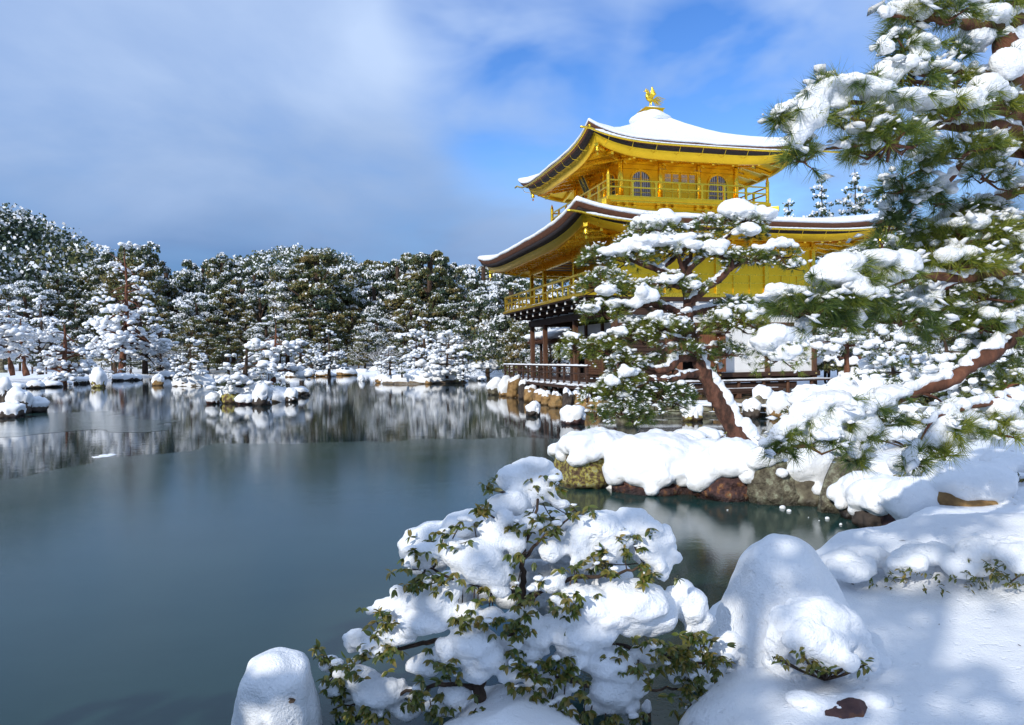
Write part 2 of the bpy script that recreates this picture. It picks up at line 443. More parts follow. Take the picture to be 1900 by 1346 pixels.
M['ceiling'] = simple('painted_ceiling', [(0.35, (0.30, 0.19, 0.12)), (0.55, (0.42, 0.29, 0.19)), (0.68, (0.22, 0.14, 0.10))], 0.9, 5, 0.7, 0, 0.0, stretch=(0.6, 1.6, 1))
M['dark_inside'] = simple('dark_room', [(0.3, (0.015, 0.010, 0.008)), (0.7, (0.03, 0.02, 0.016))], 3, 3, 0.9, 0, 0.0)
M['brass'] = simple('brass', [(0.3, (0.45, 0.34, 0.14)), (0.7, (0.62, 0.50, 0.24))], 8, 3, 0.4, 0.9, 0.0)
M['black_lacquer'] = simple('black_lacquer', [(0.3, (0.010, 0.012, 0.010)), (0.7, (0.02, 0.022, 0.018))], 5, 3, 0.35, 0, 0.0)
M['verdigris'] = simple('verdigris_metal', [(0.3, (0.20, 0.28, 0.22)), (0.7, (0.30, 0.38, 0.30))], 9, 4, 0.7, 0.2, 0.1, 0.003)

BAY = 2.12
LX, LY = 4 * BAY, 5 * BAY
PAV_ROT = 0.2620
PAV = (3.795, 27.806, 0.0)
pav = thing('golden_pavilion', 'three tiered golden pavilion with snow covered curved roofs on the far bank of the pond', 'temple pavilion', PAV, PAV_ROT)
def PL(u, v, z):
    c, s = math.cos(PAV_ROT), math.sin(PAV_ROT)
    return np.array([PAV[0] + u * c - v * s, PAV[1] + u * s + v * c, z])

class Face:
    """a vertical wall plane: a runs along it, n points outwards"""
    def __init__(s, kind, pos, lo, hi): s.k = kind; s.p = pos; s.lo = lo; s.hi = hi
    def pt(s, a, n, z):
        return {'S': (a, s.p - n, z), 'N': (a, s.p + n, z), 'W': (s.p - n, a, z), 'E': (s.p + n, a, z)}[s.k]
    def box(s, mb, a0, a1, n0, n1, z0, z1):
        p, q = s.pt(a0, n0, z0), s.pt(a1, n1, z1)
        return mb.box(min(p[0], q[0]), max(p[0], q[0]), min(p[1], q[1]), max(p[1], q[1]), z0, z1)
def fbox(face, name, mat, parent, a0, a1, n0, n1, z0, z1, bevel=0.0, label=None):
    mb = MB(); face.box(mb, a0, a1, n0, n1, z0, z1); return mb.build(name, mat, parent, bevel=bevel, label=label)
def post(name, mat, parent, x, y, z0, z1, w, label=None):
    return MB().box(x - w / 2, x + w / 2, y - w / 2, y + w / 2, z0, z1).build(name, mat, parent, bevel=0.012, label=label)

# ---------------------------------------------------------------- ground storey
PW = 0.20
for x, y in [(i * BAY, 0) for i in range(5)] + [(0, k * BAY) for k in (2, 4, 5)] + [(i * BAY, LY) for i in range(1, 5)] + [(LX, k * BAY) for k in range(1, 5)]:
    post('pillar', M['wood_brown'], pav, x, y, 0.5, 3.37, PW)
for k in (1, 2, 3, 4):
    post('pillar', M['wood_brown'], pav, BAY, k * BAY, 0.5, 3.37, PW)
S0, W0, N0, E0 = Face('S', 0, 0, LX), Face('W', 0, 0, LY), Face('N', LY, 0, LX), Face('E', LX, 0, LY)
for f in (S0, W0, N0, E0):
    fbox(f, 'head_beam', M['wood'], pav, f.lo - 0.16, f.hi + 0.16, -0.09, 0.13, 3.372, 3.66, 0.01)
    fbox(f, 'upper_beam', M['wood'], pav, f.lo - 0.12, f.hi + 0.12, -0.09, 0.11, 3.88, 4.045, 0.01)
    for i in range(int(round((f.hi - f.lo) / BAY))):
        fbox(f, 'plaster_panel', M['plaster'], pav, i * BAY + 0.06, (i + 1) * BAY - 0.06, -0.04, 0.02, 3.66, 3.88)
        fbox(f, 'strut', M['wood'], pav, i * BAY - 0.06, i * BAY + 0.06, -0.05, 0.06, 3.66, 3.88)
# east wall (towards the viewpoint): white panels, doorway
sill = fbox(S0, 'sill_beam', M['wood'], pav, -0.14, LX + 0.2, -0.10, 0.16, 0.98, 1.16, 0.01)
for i in range(5):
    mb = MB(); p = S0.pt(i * BAY, 0.16, 1.07); mb.lathe((p[0], p[1] - 0.0, 1.045), [(0.045, 0.0), (0.045, 0.05)], 10); mb.build('stud', M['brass'], sill)
for i in (2, 3):
    fbox(S0, 'wall_panel', M['plaster'], pav, i * BAY + PW / 2, (i + 1) * BAY - PW / 2, -0.05, 0.015, 1.162, 2.94, label='white plaster wall panel')
for i in range(4):
    fbox(S0, 'lintel', M['wood_brown'], pav, i * BAY + PW / 2, (i + 1) * BAY - PW / 2, -0.07, 0.07, 2.94, 3.08, 0.008)
    fbox(S0, 'plaster_panel', M['plaster'], pav, i * BAY + PW / 2, (i + 1) * BAY - PW / 2, -0.05, 0.015, 3.08, 3.37)
# doorway bay: near-black panel painted as the shade of the room inside, plank leaves folded open
fbox(S0, 'doorway_shade', M['dark_inside'], pav, BAY + PW / 2, 2 * BAY - PW / 2, -0.9, -0.85, 1.0, 2.95)
def plank_door(a0, a1, n0, n1, z0, z1, k):
    d = MB()
    fr = MB(); S0.box(fr, a0, a1, n0, n1, z0, z0 + 0.1)
    dr = fr.build('door', M['wood_red'], pav)
    for j in range(k):
        p0 = a0 + (a1 - a0) * j / k + 0.006; p1 = a0 + (a1 - a0) * (j + 1) / k - 0.006
        fbox(S0, 'plank', M['wood_red'], dr, p0, p1, n0 + 0.005 * (j % 2), n1 + 0.006 * (j % 2), z0 + 0.1, z1, 0.004)
    return dr
plank_door(1.56 * BAY, 1.93 * BAY, 0.10, 0.16, 1.18, 2.62, 3)
plank_door(1.02 * BAY, 1.26 * BAY, 0.10, 0.16, 1.18, 2.62, 2)
plank_door(1.94 * BAY, 1.99 * BAY, 0.12, 0.62, 1.2, 2.62, 1)
fbox(S0, 'door_canopy', M['wood'], pav, 1.86 * BAY, 2.05 * BAY, 0.02, 0.75, 2.64, 2.70)
fbox(S0, 'door_canopy_snow', M['snow'], pav, 1.87 * BAY, 2.04 * BAY, 0.03, 0.73, 2.702, 2.76, 0.02)
mb = MB(); mb.prism([(1.74 * BAY, 1.17), (1.93 * BAY, 1.17), (1.93 * BAY, 1.52), (1.86 * BAY, 1.34)], 1, -0.175, -0.165); mb.build('door_corner_plate', M['verdigris'], pav)
# first bay: hinged grid shutters
def shutter(face, a0, a1, z0, z1, n, mat, parent, bars=11, name='shutter'):
    mb = MB(); face.box(mb, a0, a1, n - 0.03, n, z0, z1); sh = mb.build(name, mat, parent)
    for j in range(bars):
        z = z0 + (z1 - z0) * (j + 0.5) / bars
        fbox(face, 'louvre_slat', mat, sh, a0 + 0.03, a1 - 0.03, n + 0.002, n + 0.035, z - 0.022, z + 0.022)
    fbox(face, 'stile', mat, sh, a0, a0 + 0.05, n + 0.002, n + 0.05, z0, z1); fbox(face, 'stile', mat, sh, a1 - 0.05, a1, n + 0.002, n + 0.05, z0, z1)
    return sh
shutter(S0, PW / 2, BAY - PW / 2, 1.16, 2.94, 0.0, M['wood'], pav, 13)
# porch side: back wall one bay in, shutters and plaster above, open at both ends
WI = Face('W', BAY, 0, LY)
for k in range(5):
    if k < 4: shutter(WI, k * BAY + PW / 2, (k + 1) * BAY - PW / 2, 0.98, 2.35, 0.0, M['wood_brown'] if k % 2 else M['wood'], pav, 12)
    fbox(WI, 'lintel', M['wood'], pav, k * BAY + PW / 2, (k + 1) * BAY - PW / 2, -0.06, 0.07, 2.72, 2.88, 0.008)
    fbox(WI, 'plaster_panel', M['plaster'], pav, k * BAY + PW / 2, (k + 1) * BAY - PW / 2, -0.05, 0.0, 2.88, 3.37)
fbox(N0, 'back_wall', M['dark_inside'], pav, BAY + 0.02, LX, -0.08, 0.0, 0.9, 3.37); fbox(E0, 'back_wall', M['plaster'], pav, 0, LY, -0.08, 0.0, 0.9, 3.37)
MB().box(0.05, LX - 0.05, 0.05, LY - 0.05, 3.70, 3.76).build('porch_ceiling', M['wood'], pav)
# veranda deck over the water, posts, railing
DX0, DX1, DY0, DY1 = -1.42, -0.02, -0.75, LY + 0.62
deck = MB().box(DX0, DX0 + 0.12, DY0, DY1, 0.64, 0.80).build('deck', M['wood'], pav, bevel=0.008)
for j in range(9):
    x = DX0 + 0.125 + j * 0.395
    MB().box(x, x + 0.385, DY0, DY1, 0.715 + 0.003 * (j % 2), 0.775 + 0.003 * (j % 2)).build('plank', M['wood'], deck)
MB().box(DX0, BAY, DY1, DY1 + 0.1, 0.64, 0.80).build('edge_beam', M['wood'], deck)
MB().box(BAY + 0.02, LX - 0.05, 0.12, LY - 0.05, 0.86, 0.93).build('floor', M['wood'], pav)
for y in np.arange(DY0 + 0.3, DY1, 1.27):
    post('deck_post', M['wood'], deck, DX0 + 0.2, y, 0.0, 0.70, 0.15)
    post('deck_post', M['wood'], deck, -0.05, y, 0.1, 0.70, 0.15)
    MB().beam((DX0 + 0.1, y, 0.66), (0.1, y, 0.66), 0.1, 0.12).build('joist', M['wood'], deck)
def snow_strip(name, parent, x0, x1, y0, y1, z, h, seed, ny=120, nx=8, mat=None, wob=0.05):
    """a soft strip of lying snow"""
    gx = np.linspace(0, 1, nx); gy = np.linspace(0, 1, ny); X, Y = np.meshgrid(gx, gy)
    ex = np.minimum(X, 1 - X) * (x1 - x0); ey = np.minimum(Y, 1 - Y) * (y1 - y0); e = np.minimum(ex, ey)
    prof = np.sqrt(np.clip(e / (h * 1.2), 0, 1))
    px = x0 + X * (x1 - x0); py = y0 + Y * (y1 - y0)
    nz = fbm(np.stack([px.ravel() * 2.3 + seed, py.ravel() * 2.3, np.full(px.size, seed * 1.7)], 1), 3).reshape(px.shape)
    px = px + np.where(X == 0, -1, np.where(X == 1, 1, 0)) * wob * nz
    pz = z - 0.012 + prof * h * (1 + 0.45 * nz)
    v = np.stack([px, py, pz], -1).reshape(-1, 3); i = np.arange((ny - 1) * nx).reshape(ny - 1, nx)[:, :-1].ravel()
    f = np.stack([i, i + 1, i + 1 + nx, i + nx], 1)
    me = mesh_np(name, v, f, True); return link(name, me, mat or M['snow'], parent)
snow_strip('deck_snow', deck, DX0 - 0.03, -0.35, DY0, DY1 + 0.05, 0.785, 0.075, 3, nx=10)
rail = MB().box(-1.385, -1.295, DY0, DY1 + 0.05, 1.46, 1.535).build('railing', M['wood'], pav, bevel=0.008)
for z in (1.20, 0.93):
    MB().box(-1.365, -1.315, DY0, DY1, z, z + 0.05).build('rail', M['wood'], rail)
for y in np.arange(DY0 + 0.12, DY1, 0.83):
    post('baluster', M['wood'], rail, -1.34, y, 0.78, 1.46, 0.085)
snow_strip('railing_snow', rail, -1.41, -1.27, DY0, DY1 + 0.07, 1.525, 0.055, 9, nx=7, wob=0.012)
MB().box(-1.34, BAY * 0.98, DY1 - 0.04, DY1 + 0.04, 1.46, 1.535).build('rail', M['wood'], rail)
MB().box(-1.34, BAY * 0.98, DY1 - 0.025, DY1 + 0.025, 1.20, 1.25).build('rail', M['wood'], rail)
for x in np.arange(-0.5, BAY, 0.8): post('baluster', M['wood'], rail, x, DY1, 0.78, 1.46, 0.085)
# low open veranda and step along the east wall
ver = MB().box(0.4, LX + 0.35, -0.72, -0.165, 0.80, 0.885).build('low_veranda', M['wood'], pav, bevel=0.008)
snow_strip('veranda_snow', ver, 0.4, LX + 0.33, -0.74, -0.34, 0.875, 0.045, 5, ny=7, nx=110, wob=0.02)
for x in np.arange(0.5, LX + 0.4, BAY / 2):
    post('veranda_post', M['wood_brown'], ver, x, -0.62, 0.2, 0.80, 0.11)
MB().box(0.4, LX - 1.2, -0.60, -0.54, 0.52, 0.78).build('skirt_board', M['wood'], ver)
bench = thing('bench', 'long low dark wooden bench with thin snow in front of the pavilion east wall', 'bench', PL(3.4, -1.35, 0.25), PAV_ROT)
MB().box(-2.6, 2.6, -0.24, 0.24, 0.24, 0.36).build('seat', M['wood'], bench, bevel=0.01)
MB().box(-2.55, 2.55, -0.2, 0.2, 0.17, 0.238).build('seat_beam', M['wood'], bench)
for x in (-2.3, -0.8, 0.8, 2.3):
    MB().box(x - 0.09, x + 0.09, -0.2, 0.2, 0.0, 0.168).build('leg', M['wood_brown'], bench, bevel=0.01)
snow_strip('seat_snow', bench, -2.58, 2.58, -0.1, 0.23, 0.352, 0.03, 8, ny=6, nx=70, wob=0.02)

# ---------------------------------------------------------------- gallery brackets under the upper balcony
for j, y in enumerate(np.arange(-0.2, LY + 0.6, BAY / 2)):
    br = MB().box(-0.95, 0.1, y - 0.055, y + 0.055, 3.70, 3.84).build('bracket_arm', M['wood'], pav, bevel=0.006)
    MB().box(-0.985, -0.952, y - 0.055, y + 0.055, 3.70, 3.84).build('end_cap', M['white_paint'], br)
    br = MB().box(-1.22, 0.1, y - 0.055, y + 0.055, 3.87, 4.0).build('bracket_arm', M['wood'], pav, bevel=0.006)
    MB().box(-1.255, -1.222, y - 0.055, y + 0.055, 3.87, 4.0).build('end_cap', M['white_paint'], br)
    MB().box(-1.02, -0.84, y - 0.09, y + 0.09, 3.842, 3.868).build('bearing_block', M['wood'], br)
MB().box(-1.02, -0.90, -0.5, LY + 0.6, 3.842, 3.869).build('purlin', M['wood'], pav)
for x in np.arange(BAY / 2, LX, BAY / 2):
    br = MB().box(x - 0.055, x + 0.055, -0.36, 0.1, 3.70, 3.84).build('bracket_arm', M['wood'], pav, bevel=0.006)
    MB().box(x - 0.055, x + 0.055, -0.39, -0.362, 3.70, 3.84).build('end_cap', M['white_paint'], br)

# ---------------------------------------------------------------- middle storey (gold)
F2 = 4.15
bal = MB().box(-1.38, 0.0, -0.55, LY + 0.58, 4.048, F2).build('balcony', M['gold'], pav, bevel=0.006)
MB().box(-1.34, 0, -0.5, LY + 0.54, 4.003, 4.047).build('balcony_underside', M['wood'], bal)
snow_strip('balcony_snow', bal, -1.40, -0.9, 3.5, LY + 0.6, F2 - 0.004, 0.035, 4, nx=6)
MB().box(0, LX, -0.06, 0.06, 4.048, 4.2).build('base_beam', M['gold_bright'], pav)
for x, y in [(i * BAY, 0) for i in range(5)] + [(0, k * BAY) for k in (2, 4, 5)] + [(LX, k * BAY) for k in range(1, 6)] + [(BAY, k * BAY) for k in range(1, 6)]:
    post('pillar', M['gold_bright'], pav, x, y, F2, 6.30, 0.17)
def railing_gold(parent, x, y0, y1, zb, axis='y'):
    h = [(0.66, 0.745, 0.075), (0.355, 0.42, 0.06), (0.0, 0.05, 0.06)]
    first = None
    for z0, z1, w in h:
        mb = MB()
        mb.box(x - w / 2, x + w / 2, y0, y1, zb + z0, zb + z1) if axis == 'y' else mb.box(y0, y1, x - w / 2, x + w / 2, zb + z0, zb + z1)
        if first is None: first = mb.build('balcony_railing', M['gold_bright'], parent, bevel=0.006)
        else: mb.build('rail', M['gold_bright'], first)
    n = int(round((y1 - y0) / 0.63))
    for j in range(n + 1):
        q = y0 + 0.06 + (y1 - y0 - 0.12) * j / n; top = 0.655 if j % 2 == 0 else 0.35
        p = (x, q) if axis == 'y' else (q, x)
        post('baluster', M['gold_bright'], first, p[0], p[1], zb + 0.051, zb + top, 0.06)
    return first
railing_gold(pav, -1.27, -0.5, LY + 0.52, F2)
railing_gold(pav, LY + 0.48, -1.24, BAY, F2, 'x')
# solid gold east wall with low panelled dado; open porch bay at the near end
S2 = Face('S', 0, 0, LX)
for i in range(4):
    a0, a1 = i * BAY + 0.085, (i + 1) * BAY - 0.085
    fbox(S2, 'wall_panel', M['gold'], pav, a0, a1, -0.06, 0.0, 4.2, 5.93)
    for z in (4.60, 4.92): fbox(S2, 'wall_rail', M['gold_bright'], pav, a0, a1, 0.002, 0.03, z - 0.018, z + 0.018)
    for j in (1, 2):
        a = i * BAY + BAY * j / 3; fbox(S2, 'mullion', M['gold_bright'], pav, a - 0.022, a + 0.022, 0.002, 0.038, 4.2, 4.90)
fbox(S2, 'head_beam', M['gold_bright'], pav, -0.15, LX + 0.15, -0.08, 0.10, 5.93, 6.06, 0.008)
fbox(S2, 'frieze_board', M['gold'], pav, 0, LX, -0.06, 0.0, 6.06, 6.40)
for i in range(5): fbox(S2, 'frieze_strut', M['gold_bright'], pav, i * BAY - 0.085, i * BAY + 0.085, 0.002, 0.075, 6.06, 6.34)
for f, hi in ((W0, LY), (N0, LX), (E0, LY)):
    fbox(f, 'head_beam', M['gold_bright'], pav, -0.15, hi + 0.15, -0.08, 0.10, 5.95, 6.07, 0.008)
    fbox(f, 'frieze_board', M['gold'], pav, 0, hi, -0.06, 0.0, 6.07, 6.40)
fbox(E0, 'back_wall', M['gold'], pav, 0.02, LY, -0.06, 0.0, 4.2, 5.95); fbox(N0, 'back_wall', M['gold'], pav, BAY, LX, -0.06, 0.0, 4.2, 5.95)
W2 = Face('W', BAY, 0, LY)
for k in range(5):
    shutter(W2, k * BAY + 0.09, (k + 1) * BAY - 0.09, 4.2, 5.1, 0.0, M['gold'], pav, 12)
    shutter(W2, k * BAY + 0.09, (k + 1) * BAY - 0.09, 5.14, 5.9, 0.0, M['gold'], pav, 10)
    fbox(W2, 'upper_panel', M['gold'], pav, k * BAY + 0.09, (k + 1) * BAY - 0.09, -0.05, 0.0, 5.9, 6.3)
MB().box(0.02, LX - 0.02, 0.02, LY - 0.02, 6.19, 6.235).build('painted_ceiling', M['ceiling'], pav)
for y in np.arange(0.9, LY, 0.95):
    MB().box(0.02, BAY, y - 0.03, y + 0.03, 6.150, 6.188).build('ceiling_batten', M['gold'], pav)

# ---------------------------------------------------------------- curved roofs
NS = 28
_f = np.linspace(-1, 1, NS + 1); _f = np.sign(_f) * (1 - (1 - np.abs(_f)) ** 1.35)
def rect_loop(x0, x1, y0, y1, zm, zc, p=4.5):
    """closed loop round a rectangle whose height sweeps up at the corners"""
    o = []
    cx, cy, hx, hy = (x0 + x1) / 2, (y0 + y1) / 2, (x1 - x0) / 2, (y1 - y0) / 2
    for s in range(4):
        for t in _f[:-1]:
            z = zm + (zc - zm) * abs(t) ** p
            o.append([(cx + t * hx, y0, z), (x1, cy + t * hy, z), (cx - t * hx, y1, z), (x0, cy - t * hy, z)][s])
    return np.array(o)
def loops_mesh(name, loops, mat, parent, smooth=True, jitter=None):
    n = len(loops[0]); v = np.concatenate(loops); f = []
    for i in range(len(loops) - 1):
        a = np.arange(n); b = (a + 1) % n
        f.append(np.stack([i * n + a, i * n + b, (i + 1) * n + b, (i + 1) * n + a], 1))
    if jitter: v = v + jitter(v)
    return link(name, mesh_np(name, v, np.concatenate(f), smooth), mat, parent)
def make_roof(wall, over, zm, zc, inner, z_in, conc, soffit_z, rafters, gutter_sides, snow_h, th=1.0, gdrop=0.135, gext=0.0):
    x0, x1, y0, y1 = wall
    def lp(o, dz, up=1.0, p=4.5): return rect_loop(x0 - o, x1 + o, y0 - o, y1 + o, zm + dz, zm + dz + (zc - zm) * up, p)
    ex = (x0 - over, x1 + over, y0 - over, y1 + over)
    def top(t, dz):
        r_ = [a + (b - a) * t for a, b in zip(ex, inner)]
        z = zm + (z_in - zm) * (conc * t + (1 - conc) * t * t)
        return rect_loop(*r_, z + dz, z + dz + (zc - zm) * (1 - t) ** 2.2)
    T = [0.0, 0.06, 0.14, 0.25, 0.4, 0.55, 0.7, 0.85, 1.0]
    roof = loops_mesh('roof', [lp(over - 0.10, -0.17), lp(over, -0.02)] + [top(t, 0.0) for t in T], M['shingle_brown'], pav)
    loops_mesh('eave_layers', [lp(over - 0.36, -0.19 - 0.20 * th, 1.02), lp(over - 0.17, -0.18 - 0.18 * th, 1.02), lp(over - 0.10, -0.18), lp(over - 0.5, -0.16)], M['shingle_dark'], roof, False)
    loops_mesh('eave_fascia', [lp(over - 0.62, -0.19 - 0.21 * th, 1.0), lp(over - 0.62, -0.60, 0.98), lp(over - 0.46, -0.60, 0.98), lp(over - 0.34, -0.19 - 0.205 * th, 1.0)], M['gold'], roof, False)
    # sloping boards of the soffit
    so = [lp(over - 0.6, -0.50, 0.98)]
    for t in (0.3, 0.6, 1.0):
        o = (over - 0.6) * (1 - t) - 0.05 * t
        z = (zm - 0.50) * (1 - t) + soffit_z * t
        so.append(rect_loop(x0 - o, x1 + o, y0 - o, y1 + o, z, z + (zc - zm) * 0.98 * (1 - t) ** 1.6, 4.0))
    loops_mesh('soffit', so, M['gold'], roof, False)
    # lying snow
    wob = lambda v: np.stack([np.zeros(len(v)), np.zeros(len(v)), 0.030 * fbm(v * (1.1, 1.1, 1.1), 4) + 0.008 * pnoise(v * 7)], 1)
    sn = [lp(over - 0.12, -0.01), lp(over + 0.01, 0.0), lp(over + 0.035, 0.35 * snow_h), lp(over + 0.01, 0.72 * snow_h), lp(over - 0.07, 0.93 * snow_h)] + [top(t, snow_h) for t in (0.08, 0.14, 0.2, 0.3, 0.4, 0.5, 0.6, 0.7, 0.85, 1.0)]
    loops_mesh('roof_snow', sn, M['snow_far'], roof, True, wob)
    # rafters in two tiers
    def zr(side_t, o):
        k = np.clip(o / (over - 0.6), 0, 1)
        return soffit_z * (1 - k) + (zm - 0.50) * k + (zc - zm) * 0.98 * abs(side_t) ** 4.3 * k ** 1.6
    for s in range(4):
        half = ((x1 - x0) if s in (0, 2) else (y1 - y0)) / 2 + over
        cx, cy = (x0 + x1) / 2, (y0 + y1) / 2
        n = rafters[s]
        for j in range(n):
            t = (j + 0.5) / n * 2 - 1; a = t * (half - 0.75)
            inset = max(0.0, abs(a) - (half - over))
            def P(o):
                tt = a / half; z = zr(tt, o)
                return {0: (cx + a, y0 - o, z), 1: (x1 + o, cy + a, z), 2: (cx - a, y1 + o, z), 3: (x0 - o, cy - a, z)}[s]
            lo = inset + 0.02
            if lo < over * 0.42:
                q0, q1 = P(lo), P(over * 0.52); MB().beam((q0[0], q0[1], q0[2] - 0.10), (q1[0], q1[1], q1[2] - 0.085), 0.10, 0.13).build('rafter', M['gold_bright'], roof)
            if lo < over - 0.9:
                q0, q1 = P(max(lo, over * 0.40)), P(over - 0.63); MB().beam((q0[0], q0[1], q0[2] - 0.02), (q1[0], q1[1], q1[2] - 0.05), 0.095, 0.12).build('flying_rafter', M['gold_bright'], roof)
    # hip rafters at the four corners
    for sx in (0, 1):
        for sy in (0, 1):
            c0 = (x1 if sx else x0, y1 if sy else y0); k = over - 0.5
            q = (c0[0] + (k if sx else -k), c0[1] + (k if sy else -k))
            MB().beam((c0[0], c0[1], soffit_z - 0.10), (q[0], q[1], zc - 0.66), 0.16, 0.2).build('hip_rafter', M['gold_bright'], roof)
    # gutters hung on hooks
    for s in gutter_sides:
        half = ((x1 - x0) if s in (0, 2) else (y1 - y0)) / 2 + over
        cx, cy = (x0 + x1) / 2, (y0 + y1) / 2
        def Q(a, dz=0.0, do=0.0):
            tt = min(1.0, abs(a / half)); z = zm - gdrop + dz + (zc - zm) * (0.25 if gext and s == 0 and a > 0 else 0.8) * tt ** 4.2; o = over + 0.075 + do
            return {0: (cx + a, y0 - o, z), 1: (x1 + o, cy + a, z), 2: (cx - a, y1 + o, z), 3: (x0 - o, cy - a, z)}[s]
        lim = half + 0.35
        pts = [Q(a) for a in np.linspace(-lim, lim + (gext if s == 0 else 0.0), 60)]
        g = MB().tube(pts, 0.042, 7).build('gutter', M['gold_bright'], roof, True)
        for a in np.arange(-half + 0.8, half - 0.3, 0.98):
            p = Q(a); p2 = Q(a, 0.135 - 0.30 - 0.2 * th, -0.42); p1 = Q(a, 0.135 - 0.27 - 0.2 * th, -0.16)
            MB().tube([p, p1, p2], 0.012, 5).build('gutter_hook', M['gold_bright'], roof)
        v, f = remesh_blobs([(*np.array(Q(a, 0.045)), 0.3 if s in (0, 2) else 0.06, 0.06 if s in (0, 2) else 0.3, 0.035) for a in np.arange(-half * 0.93, half * 0.80, 0.22)], 0.03, 2, sub=1) if s == 0 else (None, None)
        if v is not None: link('gutter_snow', mesh_np('gutter_snow', v, f, True), M['snow_far'], roof)
    return roof

U3, V3, S3 = 1.49, 2.71, 5.28
make_roof((0, LX, 0, LY), 2.25, 6.58, 7.03, (U3 - 0.4, U3 + S3 + 0.4, V3 - 0.4, V3 + S3 + 0.4), 7.52, 0.7, 6.38, (15, 17, 15, 17), (0,), 0.19, 0.8, 0.27)
# ---------------------------------------------------------------- top storey
sk = MB().box(U3 - 0.42, U3 + S3 + 0.42, V3 - 0.42, V3 + S3 + 0.42, 7.35, 7.93).build('balcony_skirt', M['gold'], pav)
MB().box(U3 - 0.47, U3 + S3 + 0.47, V3 - 0.47, V3 + S3 + 0.47, 7.70, 7.73).build('skirt_moulding', M['gold_bright'], sk)
BO = 1.02
bal3 = MB().box(U3 - BO, U3 + S3 + BO, V3 - BO, V3 + S3 + BO, 8.0, 8.13).build('upper_balcony', M['gold'], pav, bevel=0.008)
MB().box(U3 - BO + 0.06, U3 + S3 + BO - 0.06, V3 - BO + 0.06, V3 + S3 + BO - 0.06, 7.935, 7.998).build('balcony_joists', M['gold_bright'], bal3)
q0, q1 = V3 - BO, V3 + S3 + BO; p0, p1 = U3 - BO, U3 + S3 + BO
for sx in (0, 1):
    for sy in (0, 1):
        cx_, cy_ = (p1 if sx else p0), (q1 if sy else q0)
        MB().beam((U3 + (S3 if sx else 0), V3 + (S3 if sy else 0), 7.88), (cx_ + (0.22 if sx else -0.22), cy_ + (0.22 if sy else -0.22), 7.86), 0.18, 0.2).build('corner_beam', M['gold_bright'], bal3)
# skirt brackets (small stepped arms)
for face, lo in ((Face('S', V3 - 0.42, 0, 0), U3), (Face('W', U3 - 0.42, 0, 0), V3), (Face('N', V3 + S3 + 0.42, 0, 0), U3), (Face('E', U3 + S3 + 0.42, 0, 0), V3)):
    for k in range(4):
        a = lo + S3 * k / 3
        b_ = fbox(face, 'bracket', M['gold_bright'], sk, a - 0.07, a + 0.07, 0.002, 0.20, 7.74, 7.80)
        fbox(face, 'bracket_arm', M['gold_bright'], sk, a - 0.42, a + 0.42, 0.04, 0.13, 7.802, 7.85)
        for d in (-0.36, 0, 0.36): fbox(face, 'bearing_block', M['gold_bright'], sk, a + d - 0.06, a + d + 0.06, 0.02, 0.15, 7.852, 7.92)
# upper railing with onion-topped corner posts
ins = 0.10
r0, r1, t0, t1 = p0 + ins, p1 - ins, q0 + ins, q1 - ins
rail3 = None
def addr(mb, nm):
    global rail3
    if rail3 is None: rail3 = mb.build('upper_railing', M['gold_bright'], pav); return rail3
    return mb.build(nm, M['gold_bright'], rail3)
for x, y in ((r0, t0), (r1, t0), (r1, t1), (r0, t1)):
    addr(MB().lathe((x, y, 8.10), [(0.075, 0), (0.075, 0.86), (0.083, 0.865), (0.083, 0.90), (0.066, 0.91), (0.058, 0.98), (0.045, 1.03), (0.018, 1.09), (0.004, 1.13)], 14), 'corner_post')
for s in range(4):
    def e(a, z): return {0: (a, t0, z), 1: (r1, a, z), 2: (a, t1, z), 3: (r0, a, z)}[s]
    lo, hi = (r0, r1) if s in (0, 2) else (t0, t1)
    for z, w in ((8.79, 0.055), (8.52, 0.055), (8.16, 0.06)):
        addr(MB().beam(e(lo + 0.06, z), e(hi - 0.06, z), w, w), 'rail')
    for j in range(1, 7):
        a = lo + (hi - lo) * j / 7
        addr(MB().beam(e(a, 8.135), e(a, 8.72), 0.085, 0.085), 'baluster')
        mb = MB(); 
        for k, (dz, ww) in enumerate(((8.715, 0.11), (8.742, 0.17))): mb.beam(e(a - ww / 2, dz), e(a + ww / 2, dz), 0.07, 0.026)
        addr(mb, 'rail_bearing')
# walls
W3 = [Face('S', V3, U3, U3 + S3), Face('W', U3, V3, V3 + S3), Face('N', V3 + S3, U3, U3 + S3), Face('E', U3 + S3, V3, V3 + S3)]
for x in (U3, U3 + S3):
    for y in (V3, V3 + S3):
        MB().lathe((x, y, 8.13), [(0.115, 0), (0.115, 1.62), (0.10, 1.66)], 14).build('pillar', M['gold_bright'], pav, True)
def arch(w, h, n=9):
    """bell-shaped temple window outline (half, mirrored)"""
    pts = [(w * 0.50, 0.0), (w * 0.47, h * 0.25), (w * 0.455, h * 0.55), (w * 0.45, h * 0.68), (w * 0.40, h * 0.80), (w * 0.31, h * 0.89), (w * 0.19, h * 0.945), (w * 0.10, h * 0.965), (0.0, h * 1.0)]
    return pts + [(-a, z) for a, z in pts[-2::-1]]
def inside_w(w, h, z):
    p = arch(w, h)[:9]
    for (a, z0), (b, z1) in zip(p[:-1], p[1:]):
        if z0 <= z <= z1: return a + (b - a) * (z - z0) / (z1 - z0 + 1e-9)
    return 0
